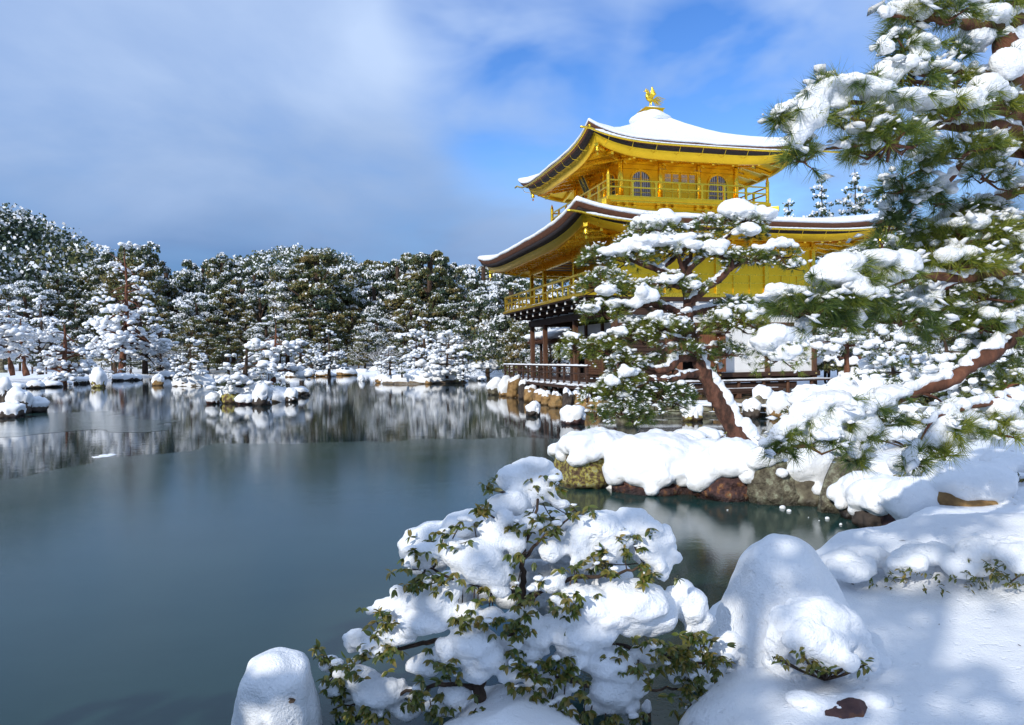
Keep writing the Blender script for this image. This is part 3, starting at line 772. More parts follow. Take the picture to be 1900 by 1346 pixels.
for face in W3:
    a0 = face.lo
    fbox(face, 'wall_board', M['gold'], pav, a0 + 0.10, a0 + S3 - 0.10, -0.07, 0.0, 8.13, 9.50)
    fbox(face, 'wall_board', M['gold'], pav, a0 + 0.10, a0 + S3 - 0.10, -0.075, 0.008, 9.512, 9.70)
    fbox(face, 'wall_board', M['gold'], pav, a0 + 0.10, a0 + S3 - 0.10, -0.075, 0.004, 9.712, 10.02)
    fbox(face, 'head_beam', M['gold_bright'], pav, a0 - 0.12, a0 + S3 + 0.12, -0.05, 0.05, 9.86, 9.92)
    fbox(face, 'foot_beam', M['gold_bright'], pav, a0 + 0.10, a0 + S3 - 0.10, 0.002, 0.06, 8.132, 8.24)
    for k in (1, 2):
        p = face.pt(a0 + S3 * k / 3, 0.0, 8.13)
        MB().lathe(p, [(0.105, 0), (0.105, 1.62), (0.09, 1.66)], 14).build('pillar', M['gold_bright'], pav, True)
    for k in range(4):
        a = a0 + S3 * k / 3
        cb = fbox(face, 'capital', M['gold_bright'], pav, a - 0.13, a + 0.13, -0.1, 0.17, 9.795, 9.86)
        mb = MB(); 
        for sgn in (-1, 1):
            pts = [face.pt(a + sgn * d, 0.09, 9.80 + z) for d, z in ((0.12, 0.0), (0.20, -0.10), (0.27, -0.14), (0.31, -0.07))]
            mb.tube(pts, [0.012, 0.016, 0.013, 0.006], 5)
        mb.build('scroll', M['gold_bright'], cb)
        fbox(face, 'bracket_arm', M['gold_bright'], cb, a - 0.34, a + 0.34, 0.055, 0.15, 9.922, 9.98)
        for d in (-0.28, 0, 0.28): fbox(face, 'bearing_block', M['gold_bright'], cb, a + d - 0.06, a + d + 0.06, 0.04, 0.17, 9.982, 10.04)
    # bell-shaped windows in the side bays
    for k in (0, 2):
        ac = a0 + S3 * (k + 0.5) / 3; w, h, zb = 0.90, 1.17, 8.26
        out_, inn = arch(w + 0.14, h + 0.09), arch(w, h)
        mb = MB(); n = len(out_)
        vs = [face.pt(ac + a, nn, zb + z) for nn in (0.002, 0.06) for ring in (out_, inn) for a, z in ring]
        fs = []
        for i in range(n - 1):
            o0, o1, i0, i1 = i, i + 1, n + i, n + i + 1; d = 2 * n
            fs += [(o0, o1, i1, i0), (d + o0, d + i0, d + i1, d + o1), (o0, d + o0, d + o1, o1), (i0, i1, d + i1, d + i0)]
        wd = mb.add(vs, fs).build('window', M['gold_bright'], pav)
        mb = MB(); vs = [face.pt(ac + a, 0.006, zb + z) for a, z in inn]; mb.add(vs, [tuple(range(n))]); mb.build('pane', M['paper'], wd)
        for j in range(-4, 5):
            a = w * 0.45 * j / 4.6; top = next((z for z in np.linspace(h, 0, 60) if inside_w(w, h, z) >= abs(a)), 0)
            fbox(face, 'lattice_bar', M['gold_bright'] if j == 0 else M['wood_brown'], wd, ac + a - (0.03 if j == 0 else 0.008), ac + a + (0.03 if j == 0 else 0.008), 0.008, 0.03 + (0.012 if j == 0 else 0), zb, zb + top)
        for z in (0.25, 0.42, 0.72):
            ww = inside_w(w, h, h * z); fbox(face, 'lattice_bar', M['gold_bright'], wd, ac - ww, ac + ww, 0.012, 0.032, zb + h * z - 0.014, zb + h * z + 0.014)
    # double doors in the middle bay
    ac = a0 + S3 * 0.5
    fr = MB()
    for a in (ac - 0.80, ac + 0.80): face.box(fr, a - 0.05, a + 0.05, 0.002, 0.08, 8.24, 9.50)
    face.box(fr, ac - 0.85, ac + 0.85, 0.002, 0.075, 9.44, 9.52)
    df = fr.build('door', M['gold_bright'], pav)
    for k, s in enumerate((-1, 1)):
        c = ac + s * 0.375
        fbox(face, 'door_leaf', M['gold'], df, c - 0.355, c + 0.355, 0.004, 0.03, 8.25, 9.43)
        for z0, z1 in ((8.25, 8.31), (8.62, 8.67), (8.98, 9.03), (9.37, 9.43)): fbox(face, 'door_rail', M['gold_bright'], df, c - 0.355, c + 0.355, 0.032, 0.05, z0, z1)
        for a in (c - 0.355, c, c + 0.315): fbox(face, 'door_stile', M['gold_bright'], df, a, a + 0.04, 0.032, 0.054, 8.25, 9.43)
        for d in (-0.17, 0.19):
            fbox(face, 'lattice_panel', M['paper'], df, c + d - 0.13, c + d + 0.13, 0.031, 0.036, 9.04, 9.36)
            for j in range(5): fbox(face, 'lattice_bar', M['gold_bright'], df, c + d - 0.13 + 0.26 * (j + 0.5) / 5 - 0.008, c + d - 0.13 + 0.26 * (j + 0.5) / 5 + 0.008, 0.037, 0.044, 9.05, 9.35)
            fbox(face, 'lattice_bar', M['gold_bright'], df, c + d - 0.13, c + d + 0.13, 0.038, 0.046, 9.19, 9.215)
    for s in (-1, 1):
        mb = MB(); p = [face.pt(ac + s * x, 0.1, 9.53 + z) for x, z in ((0.62, 0.0), (0.80, 0.02), (0.98, 0.0))]; mb.tube(p, 0.014, 5)
        for x in (0.68, 0.92): mb.tube([face.pt(ac + s * x, 0.1, 9.52), face.pt(ac + s * x, 0.1, 9.63)], 0.011, 5)
        mb.build('hinge_bar', M['brass'], df)
MB().box(U3 + 0.1, U3 + S3 - 0.1, V3 + 0.1, V3 + S3 - 0.1, 8.15, 10.0).build('inner_core', M['gold'], pav)
roof3 = make_roof((U3, U3 + S3, V3, V3 + S3), 2.22, 10.05, 10.60, (U3 + S3 / 2 - 0.45, U3 + S3 / 2 + 0.45, V3 + S3 / 2 - 0.45, V3 + S3 / 2 + 0.45), 12.40, 0.52, 9.98, (9, 9, 9, 9), (0, 3), 0.14, 0.45, 0.15, 0.85)
AX, AY = U3 + S3 / 2, V3 + S3 / 2
MB().box(AX - 0.50, AX + 0.50, AY - 0.50, AY + 0.50, 12.05, 12.58).build('finial_base', M['shingle_brown'], roof3)
MB().box(AX - 0.42, AX + 0.42, AY - 0.42, AY + 0.42, 12.62, 12.84).build('finial_box', M['gold'], roof3)
MB().box(AX - 0.47, AX + 0.47, AY - 0.47, AY + 0.47, 12.842, 12.885).build('finial_plate', M['gold_bright'], roof3)
v, f = remesh_blobs([(AX, AY, 12.42, 0.98, 0.98, 0.26), (AX, AY, 12.54, 0.80, 0.80, 0.24), (AX, AY, 12.64, 0.66, 0.66, 0.19), (AX, AY, 12.70, 0.56, 0.56, 0.16)], 0.05, 12, 0.012, 2)
link('finial_snow', mesh_np('finial_snow', v, f, True), M['snow_far'], roof3)
v, f = remesh_blobs([(AX, AY, 12.90, 0.46, 0.46, 0.10), (AX - 0.1, AY, 12.93, 0.3, 0.35, 0.09)], 0.03, 4, 0.01, 4)
link('finial_snow', mesh_np('finial_snow', v, f, True), M['snow_far'], roof3)
# name board under the south eave
pb = MB()
plaque_c = np.array([U3 - 0.62, V3 + S3 / 2, 9.50])
tl = R(24)
plq_u = np.array([-math.sin(tl), 0, math.cos(tl)]); plq_n = np.array([-math.cos(tl), 0, -math.sin(tl)])
mbp = MB(); mbp.beam(plaque_c - plq_u * 0.50, plaque_c + plq_u * 0.50, 0.62, 0.05, up=plq_n); plq = mbp.build('name_board', M['black_lacquer'], pav)
for s in (-1, 1):
    MB().beam(plaque_c - plq_u * 0.54 + np.array([0, s * 0.33, 0]), plaque_c + plq_u * 0.54 + np.array([0, s * 0.33, 0]), 0.06, 0.075, up=plq_n).build('board_frame', M['gold_bright'], plq)
    MB().beam(plaque_c + s * plq_u * 0.53 + np.array([0, -0.30, 0]), plaque_c + s * plq_u * 0.53 + np.array([0, 0.30, 0]), 0.06, 0.075, up=plq_n).build('board_frame', M['gold_bright'], plq)
try:
    tcu = bpy.data.curves.new('inscription', 'FONT'); tcu.body = '\u7a76\n\u7adf\n\u9802'; tcu.size = 0.30; tcu.align_x = 'CENTER'; tcu.align_y = 'CENTER'; tcu.space_line = 0.95; tcu.extrude = 0.004
    to = bpy.data.objects.new('inscription', tcu); COL.objects.link(to)
    me = bpy.data.meshes.new_from_object(to.evaluated_get(bpy.context.evaluated_depsgraph_get())); bpy.data.objects.remove(to)
    if len(me.vertices) > 20:
        me.materials.clear(); io = link('inscription', me, M['gold_bright'], plq)
        xa = np.cross(plq_u, plq_n); c = plaque_c + plq_n * 0.032
        io.matrix_local = Matrix(((xa[0], plq_u[0], plq_n[0], c[0]), (xa[1], plq_u[1], plq_n[1], c[1]), (xa[2], plq_u[2], plq_n[2], c[2]), (0, 0, 0, 1)))
except Exception as ex: print('inscription', ex)

# ---------------------------------------------------------------- phoenix
phx = thing('phoenix_statue', 'golden phoenix statue with raised wings standing on top of the pavilion roof', 'statue', PL(AX, AY, 12.99), PAV_ROT + R(4))
def spath(pts, n=6, step=0.03): 
    q = spline(pts, step); return MB().tube(q[:, :3], q[:, 3], n)
# x points away from the pond side; the bird looks towards -x
sp = spath([(0.16, 0, 0.36, 0.03), (0.08, 0, 0.37, 0.095), (-0.04, 0, 0.41, 0.125), (-0.14, 0, 0.47, 0.105), (-0.19, 0, 0.56, 0.062), (-0.175, 0, 0.66, 0.042), (-0.18, 0, 0.72, 0.045), (-0.225, 0, 0.745, 0.05), (-0.27, 0, 0.74, 0.03)], 12, 0.02)
sp.build('body', M['gold_bright'], phx, True)
spath([(-0.26, 0, 0.745, 0.026), (-0.31, 0, 0.735, 0.018), (-0.345, 0, 0.71, 0.004)], 8, 0.015).build('beak', M['gold_bright'], phx, True)
for k, (dx, dz) in enumerate(((0.00, 0.10), (0.04, 0.085), (-0.04, 0.09))):
    spath([(-0.215, 0, 0.77, 0.016), (-0.215 + dx * 0.5, 0, 0.80, 0.015), (-0.21 + dx, 0, 0.77 + dz, 0.006)], 6, 0.015).build('crest', M['gold_bright'], phx, True)
for s in (-1, 1):
    spath([(0.0, s * 0.06, 0.36, 0.05), (0.01, s * 0.065, 0.25, 0.032), (-0.01, s * 0.07, 0.14, 0.018), (-0.01, s * 0.07, 0.02, 0.018)], 8, 0.02).build('leg', M['gold_bright'], phx, True)
    mb = MB()
    for a in (-0.5, 0, 0.5): mb.tube([(-0.01, s * 0.07, 0.018), (-0.10 * math.cos(a), s * 0.07 + 0.08 * math.sin(a), 0.012)], [0.014, 0.006], 6)
    mb.build('foot', M['gold_bright'], phx, True)
    wing = None
    for j in range(8):
        t = j / 7; x0 = -0.10 + 0.16 * t; 
        pts = [(x0, s * 0.10, 0.45 - 0.02 * t, 0.022), (x0 + 0.03 + 0.03 * t, s * (0.16 + 0.03 * t), 0.60 - 0.05 * t, 0.026), (x0 + 0.07 + 0.05 * t, s * 0.19, 0.86 - 0.28 * t, 0.020), (x0 + 0.09 + 0.06 * t, s * 0.185, 0.93 - 0.33 * t, 0.005)]
        o_ = spath(pts, 6, 0.03)
        if wing is None: wing = o_.build('wing', M['gold_bright'], phx, True)
        else: o_.build('feather', M['gold_bright'], wing, True)
for j in range(9):
    t = j / 8; sp_ = (j % 3 - 1) * 0.05
    L_ = 0.62 - 0.30 * t
    pts = [(0.12, sp_ * 0.4, 0.37 - 0.02 * t, 0.018), (0.12 + L_ * 0.35, sp_ * 0.8, 0.52 - 0.27 * t, 0.021), (0.12 + L_ * 0.7, sp_ * 1.3, 0.47 - 0.36 * t, 0.018), (0.12 + L_, sp_ * 1.6, 0.40 - 0.33 * t + (0.04 if j < 3 else -0.02), 0.004)]
    spath(pts, 6, 0.04).build('tail_feather', M['gold_bright'], phx, True)

# ---------------------------------------------------------------- wind bells at the eave corners
def wind_bell(loc, label):
    t = thing('wind_bell', label, 'wind bell', loc, PAV_ROT, 'gold wind bells under the eave corners')
    MB().lathe((0, 0, -0.34), [(0.095, 0), (0.082, 0.03), (0.072, 0.12), (0.062, 0.18), (0.035, 0.22), (0.01, 0.235)], 12).build('bell', M['gold_bright'], t, True)
    MB().tube([(0, 0, -0.10), (0, 0, 0.0)], 0.012, 6).build('hanger', M['gold_bright'], t)
    MB().box(-0.035, 0.035, -0.004, 0.004, -0.50, -0.40).add([(-0.003, -0.003, -0.40), (0.003, -0.003, -0.40), (0.003, 0.003, -0.3), (-0.003, 0.003, -0.3)], [(0, 1, 2, 3)]).build('clapper', M['gold_bright'], t)
k2, k3 = 1.72, 1.65
wind_bell(PL(-k2, LY + k2, 6.36), 'gold wind bell hanging from the pond side far corner of the lower gold eave')
wind_bell(PL(-k2, -k2, 6.36), 'gold wind bell hanging from the near corner of the lower gold eave')
wind_bell(PL(U3 - k3, V3 + S3 + k3, 10.02), 'gold wind bell hanging from the pond side far corner of the topmost eave')
wind_bell(PL(U3 - k3, V3 - k3, 10.02), 'gold wind bell hanging from the near corner of the topmost eave')
wind_bell(PL(LX + k2, -k2, 6.36), 'gold wind bell hanging at the end of the lower eave by the big pine branches')

# ---------------------------------------------------------------- roofed fishing deck beyond the porch
fd = thing('fishing_deck', 'small roofed wooden fishing deck with snowy roof seen through the open porch', 'annex', PL(3.0, LY + 3.4, 0), PAV_ROT)
for x in (-1.0, 1.0):
    for y in (-1.6, 1.6): post('pillar', M['wood'], fd, x, y, 0.0, 2.75, 0.14)
MB().box(-1.2, 1.2, -2.0, 2.0, 0.70, 0.79).build('floor', M['wood'], fd)
v0_ = [(-1.7, -2.3, 2.72), (1.7, -2.3, 2.72), (1.7, 2.3, 2.72), (-1.7, 2.3, 2.72), (0, -2.0, 3.45), (0, 2.0, 3.45), (-1.6, -2.2, 2.60), (1.6, -2.2, 2.60), (1.6, 2.2, 2.60), (-1.6, 2.2, 2.60)]
rf = MB().add(v0_, [(0, 1, 4), (1, 2, 5, 4), (2, 3, 5), (3, 0, 4, 5), (0, 6, 7, 1), (1, 7, 8, 2), (2, 8, 9, 3), (3, 9, 6, 0), (6, 9, 8, 7)]).build('roof', M['shingle_brown'], fd)
v, f = remesh_blobs([(x, y, 2.92 + 0.40 * (1 - abs(x) / 1.7), 0.55, 0.6, 0.22) for x in np.linspace(-1.35, 1.35, 6) for y in np.linspace(-1.95, 1.95, 6)], 0.08, 5, 0.02, 2)
link('roof_snow', mesh_np('roof_snow', v, f, True), M['snow_far'], rf)
for z in (1.1, 1.45):
    for x in (-1.05, 1.05): MB().beam((x, -1.9, z), (x, 1.9, z), 0.06, 0.06).build('rail', M['wood'], fd)
# ------------------------------------------------------------------ pond, ice, banks, hills
def poly_sd(x, y, poly):
    """signed distance to a closed polygon, positive inside"""
    P = np.asarray(poly, float); x = np.asarray(x, float); y = np.asarray(y, float)
    d = np.full(x.shape, 1e9); ins = np.zeros(x.shape, bool)
    for (x0, y0), (x1, y1) in zip(P, np.roll(P, -1, 0)):
        ex, ey = x1 - x0, y1 - y0; t = np.clip(((x - x0) * ex + (y - y0) * ey) / (ex * ex + ey * ey + 1e-12), 0, 1)
        d = np.minimum(d, np.hypot(x - x0 - t * ex, y - y0 - t * ey))
        c = (y0 > y) != (y1 > y)
        ins ^= c & (x < (x1 - x0) * (y - y0) / (y1 - y0 + 1e-12) + x0)
    return np.where(ins, d, -d)
POND = [(-140, 30), (-80, 50), (-46, 56), (-40, 60), (-40, 66), (-43, 80), (-47, 100), (-36, 101), (-26, 89), (-17, 94), (-5, 89.5), (1.5, 84), (6, 70), (5.5, 58), (3.2, 44.5),
        (1.6, 40.5), (0.6, 38.6), (2.6, 28.6), (3.6, 24.4), (4.6, 23.7), (6.6, 23.1), (8.6, 22.6), (11, 20), (14, 12), (14, 0), (0, -8), (-60, -30), (-140, -30)]
LAND = [(0.9, 3.9), (1.35, 5.2), (2.15, 6.0), (3.0, 6.5), (3.75, 7.5), (3.95, 8.6), (3.6, 9.25), (2.9, 9.75), (1.6, 10.35), (1.0, 10.85), (0.60, 12.0), (0.95, 12.5), (2.5, 12.9),
        (4.3, 13.2), (5.9, 14.6), (7.0, 18.0), (7.7, 20.6), (8.4, 22.9), (9, 24), (40, 24), (40, -12), (-8, -12), (-8, 1.6), (-4.0, 1.9), (-1.95, 2.3), (-1.0, 2.5), (-0.65, 2.9), (-0.42, 3.5), (-0.30, 4.05), (0.25, 4.05), (0.42, 3.45), (0.75, 3.2)]
def far_height(x, y):
    sd = -poly_sd(x, y, POND)
    p = np.stack([x * 0.11, y * 0.11, np.zeros_like(x)], -1).reshape(-1, 3)
    n = fbm(p, 4).reshape(x.shape)
    h = np.where(sd < 0, np.maximum(-1.2, sd * 0.8 - 0.1), 0.12 + 0.36 * sstep(0, 2.5, sd) + 0.45 * sstep(2, 25, sd) + 0.12 * n * sstep(0, 5, sd))
    rise = sstep(6, 90, sd) * sstep(75, 170, y)
    h = h + 3.0 * rise
    g = lambda cx, cy, sx, sy, a: a * np.exp(-((x - cx) / sx) ** 2 - ((y - cy) / sy) ** 2)
    h = h + g(-118, 165, 34, 45, 24) * sstep(0, 40, sd) + g(-125, 470, 72, 90, 52) + g(-330, 420, 130, 90, 62) + g(70, 600, 160, 120, 44) + g(-620, 500, 150, 200, 90) + g(420, 560, 200, 150, 70)
    cu, cv = (x - PAV[0]) * math.cos(PAV_ROT) + (y - PAV[1]) * math.sin(PAV_ROT), -(x - PAV[0]) * math.sin(PAV_ROT) + (y - PAV[1]) * math.cos(PAV_ROT)
    h = np.where((cu > -1.5) & (cu < 13.5) & (cv > -5.4) & (cv < 12), np.minimum(h, 0.12), h)
    return np.where((x > -9) & (x < 15) & (y < 21.0) & (y > -10), np.minimum(h, -0.7), h)
def graded(vals):
    o = []
    for a, b, s in vals: o += list(np.arange(a, b, s))
    return np.array(o + [vals[-1][1]])
gx = graded([(-900, -200, 50), (-200, -80, 6), (-80, -56, 2.5), (-56, 28, 0.8), (28, 70, 3), (70, 200, 10), (200, 900, 50)])
gy = graded([(-60, 0, 6), (0, 20, 2.5), (20, 60, 0.9), (60, 112, 0.8), (112, 200, 4), (200, 700, 14), (700, 1200, 50)])
X, Y = np.meshgrid(gx, gy); Z = far_height(X, Y)
v = np.stack([X, Y, Z], -1).reshape(-1, 3); nx, ny = len(gx), len(gy)
i = np.arange((ny - 1) * nx).reshape(ny - 1, nx)[:, :-1].ravel()
link('ground', mesh_np('ground', v, np.stack([i, i + 1, i + 1 + nx, i + nx], 1), True), M['snow_far'], kind='structure')

# near snow bank and peninsula
def near_height(x, y):
    w = np.stack([x * 0.9, y * 0.9, np.full_like(x, 3.3)], -1).reshape(-1, 3); n = fbm(w, 3).reshape(x.shape)
    w2 = np.stack([x * 2.6, y * 2.6, np.full_like(x, 8.1)], -1).reshape(-1, 3); n2 = fbm(w2, 3).reshape(x.shape)
    sd = poly_sd(x + 0.12 * n2, y + 0.12 * n, LAND)
    base = 0.24 + 0.025 * np.clip(x - 1.2, 0, 2.5) + 0.11 * np.clip(x - 4.3, 0, 3.5) + 0.012 * np.clip(y - 4, 0, 9) * sstep(1.5, 4, x)
    base = base + 0.30 * np.exp(-((x - 3.3) / 1.2) ** 2 - ((y - 5.4) / 0.75) ** 2) + 0.22 * np.exp(-((x - 4.6) / 1.3) ** 2 - ((y - 4.6) / 1.0) ** 2)
    base = base + 0.10 * np.exp(-((x - 1.5) / 0.5) ** 2 - ((y - 4.4) / 0.5) ** 2)
    base = base * (1 - 0.45 * sstep(-0.5, -3, x))
    pen = np.exp(-((y - 11.9 - 0.10 * x) / 1.6) ** 2) * sstep(4.5, 1.2, x)
    base = base * (1 - pen) + pen * (0.34 + 0.08 * n)
    prof = np.sqrt(np.clip(sd / 0.42, 0, 1))
    # gravity of drifts: lumpy close to the water, even on the flat
    h = np.where(sd < 0, np.maximum(-0.7, sd * 3.0 - 0.02), 0.02 + prof * (base + 0.035 * n + 0.030 * n2 * (1 - 0.6 * sstep(0.3, 1.2, sd))))
    return h
gx = graded([(-8, -2.2, 0.25), (-2.2, 6.2, 0.05), (6.2, 15, 0.14)]); gy = graded([(-4, 2.2, 0.3), (2.2, 8, 0.05), (8, 15, 0.075), (15, 23.4, 0.16)])
X, Y = np.meshgrid(gx, gy); Z = near_height(X, Y)
v = np.stack([X, Y, Z], -1).reshape(-1, 3); nx, ny = len(gx), len(gy)
i = np.arange((ny - 1) * nx).reshape(ny - 1, nx)[:, :-1].ravel()
link('snow_bank', mesh_np('snow_bank', v, np.stack([i, i + 1, i + 1 + nx, i + nx], 1), True), M['snow_fine'], kind='structure')
def nh(x, y): return float(near_height(np.array([float(x)]), np.array([float(y)]))[0])
def fh(x, y): return float(far_height(np.array([float(x)]), np.array([float(y)]))[0])

# open water
m, t, b = material('open_water')
b.inputs['Base Color'].default_value = (0.012, 0.024, 0.026, 1); b.inputs['Roughness'].default_value = 0.035; b.inputs['IOR'].default_value = 1.33
b.inputs['Specular IOR Level'].default_value = 0.5
h1 = tex_noise(t, 1.0, 4, 0.6, 'Object', (1.1, 3.4, 1)); h2 = tex_noise(t, 1.0, 2, 0.5, 'Object', (5.5, 13, 1))
ad = nd(t, 'ShaderNodeMath', operation='MULTIPLY_ADD'); t.links.new(h2, ad.inputs[0]); ad.inputs[1].default_value = 0.22; t.links.new(h1, ad.inputs[2])
bump(t, b, ad.outputs[0], 0.20, 0.0075); M['water'] = m
# thin ice: dull, blurred mirror with faint ripples frozen in
m, t, b = material('thin_ice')
t.links.new(ramp(t, tex_noise(t, 0.35, 5, 0.6), [(0.3, (0.009, 0.033, 0.030)), (0.7, (0.019, 0.052, 0.046))]), b.inputs['Base Color'])
t.links.new(ramp(t, tex_noise(t, 0.5, 5, 0.65, 'Object', (1, 2.5, 1)), [(0.3, (0.065,) * 3), (0.7, (0.12,) * 3)]), b.inputs['Roughness'])
b.inputs['IOR'].default_value = 1.32
g1 = tex_noise(t, 38, 3, 0.6); g2 = tex_noise(t, 2.2, 4, 0.6, 'Object', (1, 2.2, 1))
ad = nd(t, 'ShaderNodeMath', operation='MULTIPLY_ADD'); t.links.new(g2, ad.inputs[0]); ad.inputs[1].default_value = 1.5; t.links.new(g1, ad.inputs[2])
bump(t, b, ad.outputs[0], 0.25, 0.003); M['ice'] = m
M['ice_edge'] = simple('ice_rim', [(0.3, (0.30, 0.36, 0.40)), (0.7, (0.55, 0.62, 0.66))], 12, 4, 0.4, 0, 0.3, 0.004)
link('pond', mesh_np('pond', np.array([(-160, -40, 0), (60, -40, 0), (60, 140, 0), (-160, 140, 0)], float), np.array([(0, 1, 2, 3)])), M['water'], kind='structure')
def rough_edge(pts, step, amp, seed):
    o = []
    for a, b in zip(pts[:-1], pts[1:]):
        a, b = np.array(a[:2]), np.array(b[:2]); n = max(1, int(np.linalg.norm(b - a) / step))
        for k in range(n): o.append(a + (b - a) * k / n)
    o.append(np.array(pts[-1][:2])); o = np.array(o)
    d = np.gradient(o, axis=0); nn = np.stack([-d[:, 1], d[:, 0]], 1) / (np.linalg.norm(d, axis=1)[:, None] + 1e-9)
    q = np.stack([o[:, 0] * 0.8, o[:, 1] * 0.8, np.full(len(o), seed)], 1)
    a_ = amp * (0.6 + 0.02 * np.clip(o[:, 1], 0, 60))
    return o + nn * (a_ * (fbm(q, 4)))[:, None]
def sheet(name, pts, z, mat):
    me = bpy.data.meshes.new(name); me.from_pydata([(p[0], p[1], z) for p in pts], [], [tuple(range(len(pts)))]); me.update()
    return link(name, me, mat, kind='structure')
edge_px = [(-260, 905), (0, 893), (60, 887), (120, 869), (165, 861), (215, 850), (330, 836), (400, 823), (480, 824), (700, 820), (960, 812), (1100, 817), (1250, 822), (1330, 828), (1420, 836)]
e = rough_edge([G(*p) for p in edge_px], 0.25, 0.5, 2.2)
sheet('ice_sheet', list(e) + [(14, 12), (14, -9), (-60, -9)], 0.004, M['ice'])
e2 = [G(*p) for p in [(-60, 800), (30, 782), (75, 768), (150, 765), (225, 769), (300, 783), (322, 793), (265, 801), (160, 800), (60, 806), (-60, 815)]]
e2 = rough_edge(e2 + [e2[0]], 0.4, 0.9, 7.7)
sheet('ice_floe', list(e2[:-1]), 0.004, M['ice'])
e3 = [G(*p) for p in [(330, 792), (420, 776), (560, 783), (650, 800), (560, 806), (400, 806)]]
# slushy white rim where the ice breaks up
def slush(name, p0, p1, w, seed):
    a, b = G(*p0), G(*p1); rs = np.random.RandomState(seed); bl = []
    for k in range(46):
        t_ = np.clip(rs.normal(.6, .25), 0, 1); c = a + (b - a) * t_ + np.array([0, rs.normal() * w, 0]); r_ = 0.012 + 0.055 * rs.rand() ** 2
        bl.append((c[0], c[1], 0.002, r_ * 1.8, r_, 0.014))
    v, f = remesh_blobs(bl, 0.011, 1, sub=1); o = link(name, mesh_np(name, v, f, True), M['snow']); o['kind'] = 'stuff'; return o
slush('slush', (178, 847), (208, 845), 0.12, 3)

# earth terrace in front of the pavilion
M['earth'] = simple('pale_earth', [(0.3, (0.16, 0.115, 0.065)), (0.55, (0.26, 0.19, 0.11)), (0.75, (0.34, 0.26, 0.16))], 1.2, 6, 0.9, 0, 0.4, 0.02)
M['rock'] = simple('pond_rock', [(0.28, (0.030, 0.024, 0.020)), (0.42, (0.115, 0.085, 0.060)), (0.55, (0.21, 0.16, 0.10)), (0.66, (0.15, 0.14, 0.10)), (0.80, (0.30, 0.26, 0.15))], 3.2, 8, 0.85, 0, 0.9, 0.03, wet=True)
M['rock_gold'] = simple('ochre_rock', [(0.25, (0.040, 0.026, 0.016)), (0.42, (0.20, 0.115, 0.045)), (0.56, (0.36, 0.22, 0.085)), (0.68, (0.20, 0.15, 0.08)), (0.82, (0.42, 0.30, 0.14))], 2.2, 8, 0.85, 0, 0.9, 0.04, wet=True)
M['rock_dark'] = simple('dark_rock', [(0.28, (0.018, 0.015, 0.013)), (0.5, (0.060, 0.046, 0.038)), (0.7, (0.13, 0.105, 0.08))], 3, 8, 0.85, 0, 0.9, 0.03, wet=True)
M['rock_lichen'] = simple('lichen_rock', [(0.26, (0.020, 0.014, 0.010)), (0.40, (0.10, 0.060, 0.035)), (0.48, (0.16, 0.115, 0.055)), (0.56, (0.40, 0.35, 0.07)), (0.64, (0.42, 0.42, 0.26)), (0.80, (0.10, 0.07, 0.045))], 5.0, 9, 0.88, 0, 1.0, 0.02, wet=True)
M['rock_purple'] = simple('purple_rock', [(0.28, (0.012, 0.007, 0.007)), (0.42, (0.050, 0.025, 0.024)), (0.54, (0.095, 0.048, 0.044)), (0.62, (0.24, 0.10, 0.035)), (0.70, (0.26, 0.23, 0.14)), (0.82, (0.07, 0.04, 0.035))], 3.6, 8, 0.8, 0, 1.0, 0.02, wet=True)
M['rock_grey'] = simple('grey_green_rock', [(0.28, (0.022, 0.019, 0.014)), (0.42, (0.095, 0.080, 0.055)), (0.54, (0.17, 0.155, 0.105)), (0.64, (0.30, 0.31, 0.22)), (0.78, (0.14, 0.11, 0.07))], 4, 8, 0.85, 0, 0.9, 0.03, wet=True)
for nm, src in (('near_lichen', 'rock_lichen'), ('near_purple', 'rock_purple'), ('near_grey', 'rock_grey')):
    m = M[src].copy(); m.name = nm; M[nm] = m
    for n_ in m.node_tree.nodes:
        if n_.type == 'TEX_NOISE': n_.inputs['Scale'].default_value *= 3.2
        if n_.type == 'BUMP': n_.inputs['Strength'].default_value = 1.0; n_.inputs['Distance'].default_value = 0.035
tp = [PL(-1.0, -0.4, 0), PL(-1.0, LY + 0.4, 0), PL(LX + 6, LY + 0.4, 0), PL(LX + 6, -5.2, 0), PL(4.6, -4.7, 0), PL(0.2, -4.55, 0), PL(-0.75, -3.2, 0)]
ter = MB().prism([(p[0], p[1]) for p in tp][::-1], 2, -0.6, 0.235).build('terrace', M['earth'], kind='structure')
snow_t = []
rs = np.random.RandomState(4)
for k in range(60):
    u_ = rs.uniform(0.6, LX + 3); w_ = rs.uniform(-4.3, -2.2); p = PL(u_, w_, 0.235); r_ = rs.uniform(0.15, 0.5)
    if w_ < -3.3 or u_ > LX - 0.5 or rs.rand() < 0.15: snow_t.append((p[0], p[1], 0.235, r_ * 1.6, r_, 0.07))
v, f = remesh_blobs(snow_t, 0.05, 3, 0.01, 3, sub=1); o = link('terrace_snow', mesh_np('terrace_snow', v, f, True), M['snow'], ter); o['kind'] = 'stuff'

